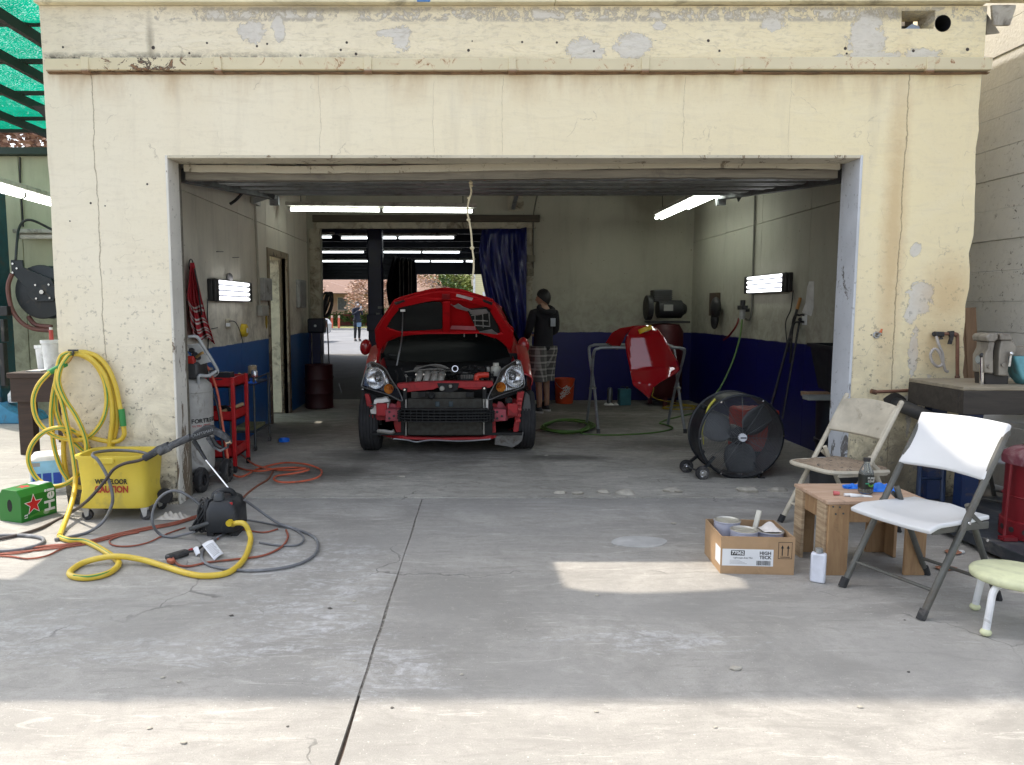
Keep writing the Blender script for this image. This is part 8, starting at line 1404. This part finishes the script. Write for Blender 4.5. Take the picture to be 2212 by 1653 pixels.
m = MB(); m.prism([(.06, .012), (.10, .022), (.16, .012), (.255, .012), (.255, .045), (.16, .045), (.10, .034), (.06, .028)], .0006, basis((.0008, 0, .004), (0, 1, 0), (0, 0, 1), (1, 0, 0))); Bc(m, 'bottle_print', mat('bottle_print', (.06, .25, .03), .4)); m = MB(); m.prism([(.19 + .024 * math.cos(t), .032 + .018 * math.sin(t)) for t in [2 * math.pi * i / 20 for i in range(20)]], .0004, basis((.0015, 0, .0), (0, 1, 0), (0, 0, 1), (1, 0, 0))); Bc(m, 'print_oval', mat('oval_print', (.30, .42, .25), .5))
m = MB(); m.prism([(-.10 + .022 * math.cos(t), .11 + .042 * math.sin(t)) for t in [2 * math.pi * i / 20 for i in range(20)]], .0008, basis((0, 0, 0), (1, 0, 0), (0, 0, 1), (0, -1, 0))); Bc(m, 'hand_hole', mat('hole_black', (.006, .008, .006), .8))
m = MB(); m.prism(star(.05), .0008, basis((-.10, .11, ch), (1, 0, 0), (0, 1, 0), (0, 0, 1))); Bc(m, 'top_star', mat('star_red', (.50, .012, .015), .45)); m = MB(); m.bb((-.15, .18, ch + .0003), (-.05, .27, ch + .0009)); Bc(m, 'top_panel', LBW)
# white carton behind it
WB = thing('white_carton', 'white box with a blue printed label behind the beer carton', 'box', (-3.24, 5.72, 0), R(24)); Wb = lambda m, nm, mt, **k: m.build(nm, mt, WB, world=False, **k)
m = MB(); m.rings([rr_ring(-.14, .14, -.14, .14, .0, .2), rr_ring(-.14, .14, -.14, .14, .26, .2), rr_ring(-.12, .12, -.12, .12, .285, .3)]); Wb(m, 'carton', mat('white_carton_card', (.68, .68, .66), .5, dirt=.15), smooth=40)
m = MB(); m.bb((-.125, -.1425, .06), (.10, -.1412, .25)); Wb(m, 'label', mat('pale_blue_label', (.25, .50, .70), .5)); 
for k in range(3): m = MB(); m.bb((-.115 + k * .07, -.144, .07), (-.115 + k * .07 + .058, -.1427, .155)); Wb(m, 'label_block', mat('blue_block', (.015, .06, .38), .5))
m = MB(); m.bb((-.115, -.144, .21), (-.06, -.1427, .24)); Wb(m, 'bar_code', mat('print_grey', (.3, .3, .3), .6)); m = MB(); m.bb((.1412, -.08, .04), (.1425, .09, .19)); Wb(m, 'side_label', mat('pale_side_label', (.55, .53, .52), .6))
m = MB(); m.bb((.143, -.06, .05), (.1437, .07, .075)); Wb(m, 'side_print', LOGK)
t = thing('toolbox', 'small dark red toolbox on the ground behind the white carton', 'toolbox', (-3.35, 6.5, 0)); m = MB(); m.bb((-3.5, 6.4, 0), (-3.2, 6.6, .16)); m.build('box_body', mat('dark_red_box', (.16, .02, .015), .45), t, bevel=.008); m = MB(); m.bb((-3.5, 6.4, .161), (-3.2, 6.6, .21)); m.build('box_lid', mat('orange_lid', (.40, .09, .02), .45), t, bevel=.01); m = MB(); m.tube([(-3.45, 6.5, .2), (-3.43, 6.48, .30), (-3.3, 6.48, .34), (-3.22, 6.5, .21)], .01, 7); m.build('hose_handle', BLACK, t)
# ================================================================== people
def skin_mesh(name, m_, parent, verts, edges, radii, sub=2, root=0):
    me = bpy.data.meshes.new(name); me.from_pydata([tuple(v) for v in verts], edges, []); me.materials.append(m_)
    o = bpy.data.objects.new(name, me); COL.objects.link(o); o.parent = parent
    me.skin_vertices.new() if hasattr(me.skin_vertices, 'new') and not me.skin_vertices else None
    sk = o.modifiers.new('skin', 'SKIN'); sk.use_smooth_shade = True; sk.branch_smoothing = .6
    for i, r in enumerate(radii): me.skin_vertices[0].data[i].radius = r if hasattr(r, '__len__') else (r, r); me.skin_vertices[0].data[i].use_root = (i == root)
    s_ = o.modifiers.new('sub', 'SUBSURF'); s_.levels = s_.render_levels = sub
    return o
def person(label, loc, rz, h, arms, cloth, pants, skin, hair, sleeve, longcoat=False, ponytail=False, shorts=False, stride=.0, headturn=0):
    k = h / 1.70; t = thing('person', label, 'person', loc, rz); V = lambda x, y, z: Vector((x, y, z)) * k
    # local: faces -y
    hipL, hipR = V(-.09, 0, .88), V(.09, 0, .88); kneeL, kneeR = V(-.10, -.02 - stride, .48), V(.10, -.01 + stride, .48); ankL, ankR = V(-.10, .03 - stride * 1.4, .08), V(.105, .03 + stride, .08)
    sL, eL, wL, sR, eR, wR = [V(*a) for a in arms]
    body = [V(0, 0, .93), V(0, 0, 1.10), V(0, .01, 1.30), V(0, .01, 1.42), V(0, -.005, 1.52), V(0, -.02, 1.60), sL, eL, wL, sR, eR, wR, hipL, kneeL, ankL, hipR, kneeR, ankR, ankL + V(0, -.14, -.045), ankR + V(0, -.14, -.045)]
    ed = [(0, 1), (1, 2), (2, 3), (3, 4), (4, 5), (3, 6), (6, 7), (7, 8), (3, 9), (9, 10), (10, 11), (0, 12), (12, 13), (13, 14), (0, 15), (15, 16), (16, 17), (14, 18), (17, 19)]
    rad = [(.13, .10), (.125, .095), (.15, .10), (.10, .075), (.05, .05), (.06, .06), .05, .04, .03, .05, .04, .03, .085, .055, .038, .085, .055, .038, .03, .03]
    SK = mat('skin_' + skin[0], skin[1], .5, var=.06)
    skin_mesh('body', SK, t, body, ed, [tuple(a * k for a in r) if hasattr(r, '__len__') else (r * k, r * k) for r in rad])
    # head
    HM = Matrix.Translation(V(0, -.015, 1.60)) @ Matrix.Rotation(headturn, 4, 'Z')
    m = MB(); m.ball((0, 0, 0), .105 * k, (.80, .98, 1.13), 20, 14, HM) if 0 else None
    def hp(a, b_):
        th, ph = 2 * math.pi * a, math.pi * (b_ - .5); x, y, z = math.cos(ph) * math.sin(th), -math.cos(ph) * math.cos(th), math.sin(ph)
        w_ = .076 * (1 - .22 * max(0, -z)); d = .098 + (.012 * max(0, -y) * (1 if z < 0 else 0)); e = (0.018 if abs(x) < .18 and y < -.85 and -.35 < z < .02 else 0)
        return HM @ (Vector((x * w_, y * d - e, z * .118)) * k)
    m.grid(hp, 28, 20); head = m.build('head', SK, t, world=False, smooth=60)
    m = MB()
    for s_ in (-1, 1): m.ball((0, 0, 0), .022 * k, (.35, .7, 1.2), 8, 6, HM @ Matrix.Translation(Vector((s_ * .077, .01, -.005)) * k))
    m.build('ear', SK, head, world=False)
    m = MB()
    for s_ in (-1, 1): m.ball((0, 0, 0), .011 * k, (1.2, .6, .6), 8, 6, HM @ Matrix.Translation(Vector((s_ * .03, -.088, .012)) * k))
    m.build('eyes', mat('eye_dark', (.03, .025, .02), .3), head, world=False)
    m = MB(); m.ball((0, 0, 0), .02 * k, (1.1, .3, .25), 8, 6, HM @ Matrix.Translation(Vector((0, -.097, -.06)) * k)); m.build('mouth', mat('lips', (.25, .09, .08), .5), head, world=False)
    hm = mat('hair_' + hair[0], hair[1], .6)
    def hh(a, b_):
        th = 2 * math.pi * a; y0 = -math.cos(th); low = -.62 * max(0, y0) - .1 + .55 * max(0, -y0) if not ponytail else -.2 + .6 * max(0, -y0)
        ph = math.asin(max(-1, min(1, low + (1 - low) * b_))); x, y, z = math.cos(ph) * math.sin(th), -math.cos(ph) * math.cos(th), math.sin(ph); n_ = 1 + .035 * math.sin(th * 23 + 3 * ph) * math.cos(ph * 13) + .02 * math.sin(th * 7)
        return HM @ (Vector((x * .087 * n_, y * .108 * n_ + .004, z * .128 * n_ + .004)) * k)
    m = MB(); m.grid(hh, 30, 10)
    if ponytail: m.tube([HM @ (Vector(q) * k) for q in ((0, .10, .06), (0, .15, .03), (0, .155, -.1), (0, .13, -.2))], (.035 * k, .014 * k), 8)
    m.build('hair', hm, head, world=False, smooth=60)
    # hands
    for wv, ev in ((wL, eL), (wR, eR)):
        d = (wv - ev).normalized(); x, y, _ = frame(d); m = MB(); m.ball(wv + d * .05 * k, .042 * k, (.55, .95, 1), 10, 8, basis((0, 0, 0), y, x, d).to_3x3().to_4x4())
        for i in range(4): o = x * (i - 1.5) * .019 * k; L = (.062, .074, .078, .066)[i] * k; a = wv + d * .08 * k + o; m.tube([a, a + d * L * .55 + y * .006 * k, a + d * L * .9 + y * .03 * k], (.0095 * k, .0075 * k), 6, 4)
        a = wv + d * .03 * k + x * .035 * k; m.tube([a, a + d * .03 * k + x * .022 * k, a + d * .06 * k + x * .022 * k + y * .015 * k], (.011 * k, .008 * k), 6, 4); m.build('hand', SK, t, world=False)
    # clothes
    tv = [V(0, 0, .84 if not longcoat else .60), V(0, 0, .95), V(0, 0, 1.10), V(0, .01, 1.30), V(0, .01, 1.43), V(0, .0, 1.49), sL, eL, sR, eR]; te = [(0, 1), (1, 2), (2, 3), (3, 4), (4, 5), (4, 6), (6, 7), (4, 8), (8, 9)]
    tr = [(.185, .15) if not longcoat else (.21, .17), (.165, .13), (.152, .12), (.178, .125), (.13, .095), (.075, .075), .075, .058, .075, .058]
    if sleeve: tv += [wL, wR]; te += [(7, 10), (9, 11)]; tr += [.046, .046]
    skin_mesh('jacket', cloth, t, tv, te, [tuple(a * k for a in r) if hasattr(r, '__len__') else (r * k, r * k) for r in tr], root=2)
    fl, fr_ = (.58, .58) if shorts else (.12, .12)
    def lp(hip, knee, ank, z):
        z *= k
        if z > knee.z: f = (hip.z - z) / (hip.z - knee.z); return hip.lerp(knee, f)
        f = (knee.z - z) / (knee.z - ank.z); return knee.lerp(ank, f)
    if shorts:
        for hip, knee, ank in ((hipL, kneeL, ankL), (hipR, kneeR, ankR)):
            m = MB(); rings = []
            for z, r in ((.93, .125), (.86, .13), (.75, .122), (.62, .118), (.50, .122), (.44, .124), (.44, .112), (.55, .108)):
                c_ = lp(hip, knee, ank, min(z, .88)); c_ = Vector((c_.x, c_.y, z * k)); rings.append([c_ + Vector((math.cos(q) * r * k * .95, math.sin(q) * r * k * 1.08, 0)) for q in [2 * math.pi * i / 18 for i in range(18)]])
            m.rings(rings, True); m.build('shorts_leg', pants, t, world=False, smooth=50)
    else:
        skin_mesh('trousers', pants, t, [V(0, 0, .92), hipL, kneeL, lp(hipL, kneeL, ankL, .12), hipR, kneeR, lp(hipR, kneeR, ankR, .12)], [(0, 1), (1, 2), (2, 3), (0, 4), (4, 5), (5, 6)], [((a * k), (a * k)) for a in (.13, .10, .068, .052, .10, .068, .052)])
    for ank in (ankL, ankR):
        m = MB(); c_ = Vector((ank.x, ank.y, 0)); m.grid(lambda a, b_: c_ + Vector(((math.sin(2 * math.pi * a) * .047 * (1 - .25 * b_)), -.06 + -math.cos(2 * math.pi * a) * (.135 - .07 * b_), .012 + .095 * b_)) * k, 18, 5); sh = m.build('shoe', mat('dark_shoe', (.02, .02, .022), .6), t, world=False, smooth=60)
        m = MB(); m.prism([(c_.x + math.sin(2 * math.pi * i / 18) * .051 * k, c_.y + (-.06 - math.cos(2 * math.pi * i / 18) * .142) * k) for i in range(18)], .022 * k, Matrix.Translation((0, 0, .001))); m.build('sole', mat('shoe_sole', (.55, .55, .53), .7), sh, world=False)
    return t
b = NB('plaid', .85); ox, oy, oz = b.xyz(b.obj())
def stripes(s_, f, w_): q = b.math('FRACT', b.math('MULTIPLY', s_, f)); return b.mr(b.math('ABSOLUTE', b.math('SUBTRACT', q, .5)), w_, w_ * .7)
c = b.mix(b.math('MULTIPLY', stripes(oz, 11, .16), .6), (.10, .095, .09), (.42, .40, .37)); c = b.mix(b.math('MULTIPLY', stripes(b.math('ADD', ox, oy), 13, .14), .55), c, (.45, .43, .40)); c = b.mix(b.math('MULTIPLY', stripes(oz, 22, .06), .6), c, (.03, .03, .035)); b.col(c); PLAID = b.m
BLKC = mat('black_cotton', (.012, .012, .016), .9, bump=.2, bscale=30)
q = G(1172, 890)
man = person('person in a black hooded top and grey plaid shorts standing by the blue wall', (q.x, q.y, .006), R(208), 1.64,
    ((-.18, .01, 1.40), (-.23, -.03, 1.13), (-.12, -.25, 1.08), (.18, .01, 1.40), (.23, -.03, 1.13), (.12, -.25, 1.05)), BLKC, PLAID, ('tan', (.36, .20, .13)), ('black', (.010, .009, .009)), True, shorts=True, stride=.05, headturn=R(28))
m = MB(); m.tube([(-.10, .05, 1.40), (-.06, .125, 1.36), (.06, .125, 1.36), (.10, .05, 1.40), (.05, -.01, 1.43), (-.05, -.01, 1.43)], .036, 8, 6, True); m.build('hood', BLKC, man, world=False)
m = MB(); m.box((-.06, .137, 1.22), (.075, .01, .11)); m.build('back_print', mat('pale_print', (.33, .36, .40), .8), man, world=False)
q = G(772, 738)
wm = person('person in long dark coat and face mask holding up a phone outside', (q.x, q.y, .003), R(35), 1.66,
    ((-.18, .0, 1.40), (-.22, -.06, 1.15), (-.05, -.28, 1.33), (.18, .0, 1.40), (.22, -.06, 1.15), (.06, -.28, 1.33)), mat('dark_coat', (.010, .014, .030), .8), mat('black_leggings', (.01, .01, .012), .7), ('light', (.50, .33, .25)), ('brown', (.035, .018, .012)), True, longcoat=True, ponytail=True)
m = MB(); m.ball((0, -.10, 1.545), .05, (1.05, .7, .8), 12, 8); m.build('face_mask', mat('mask_white', (.75, .76, .78), .8), wm, world=False)
m = MB(); m.box((0, -.36, 1.42), (.075, .012, .15)); m.build('phone', mat('phone_white', (.6, .62, .66), .25), wm, world=False, bevel=.004)
m = MB(); m.bb((-.10, -.19, .62), (.10, -.17, .80)); m.build('skirt_panel', mat('denim', (.18, .28, .40), .8), wm, world=False)
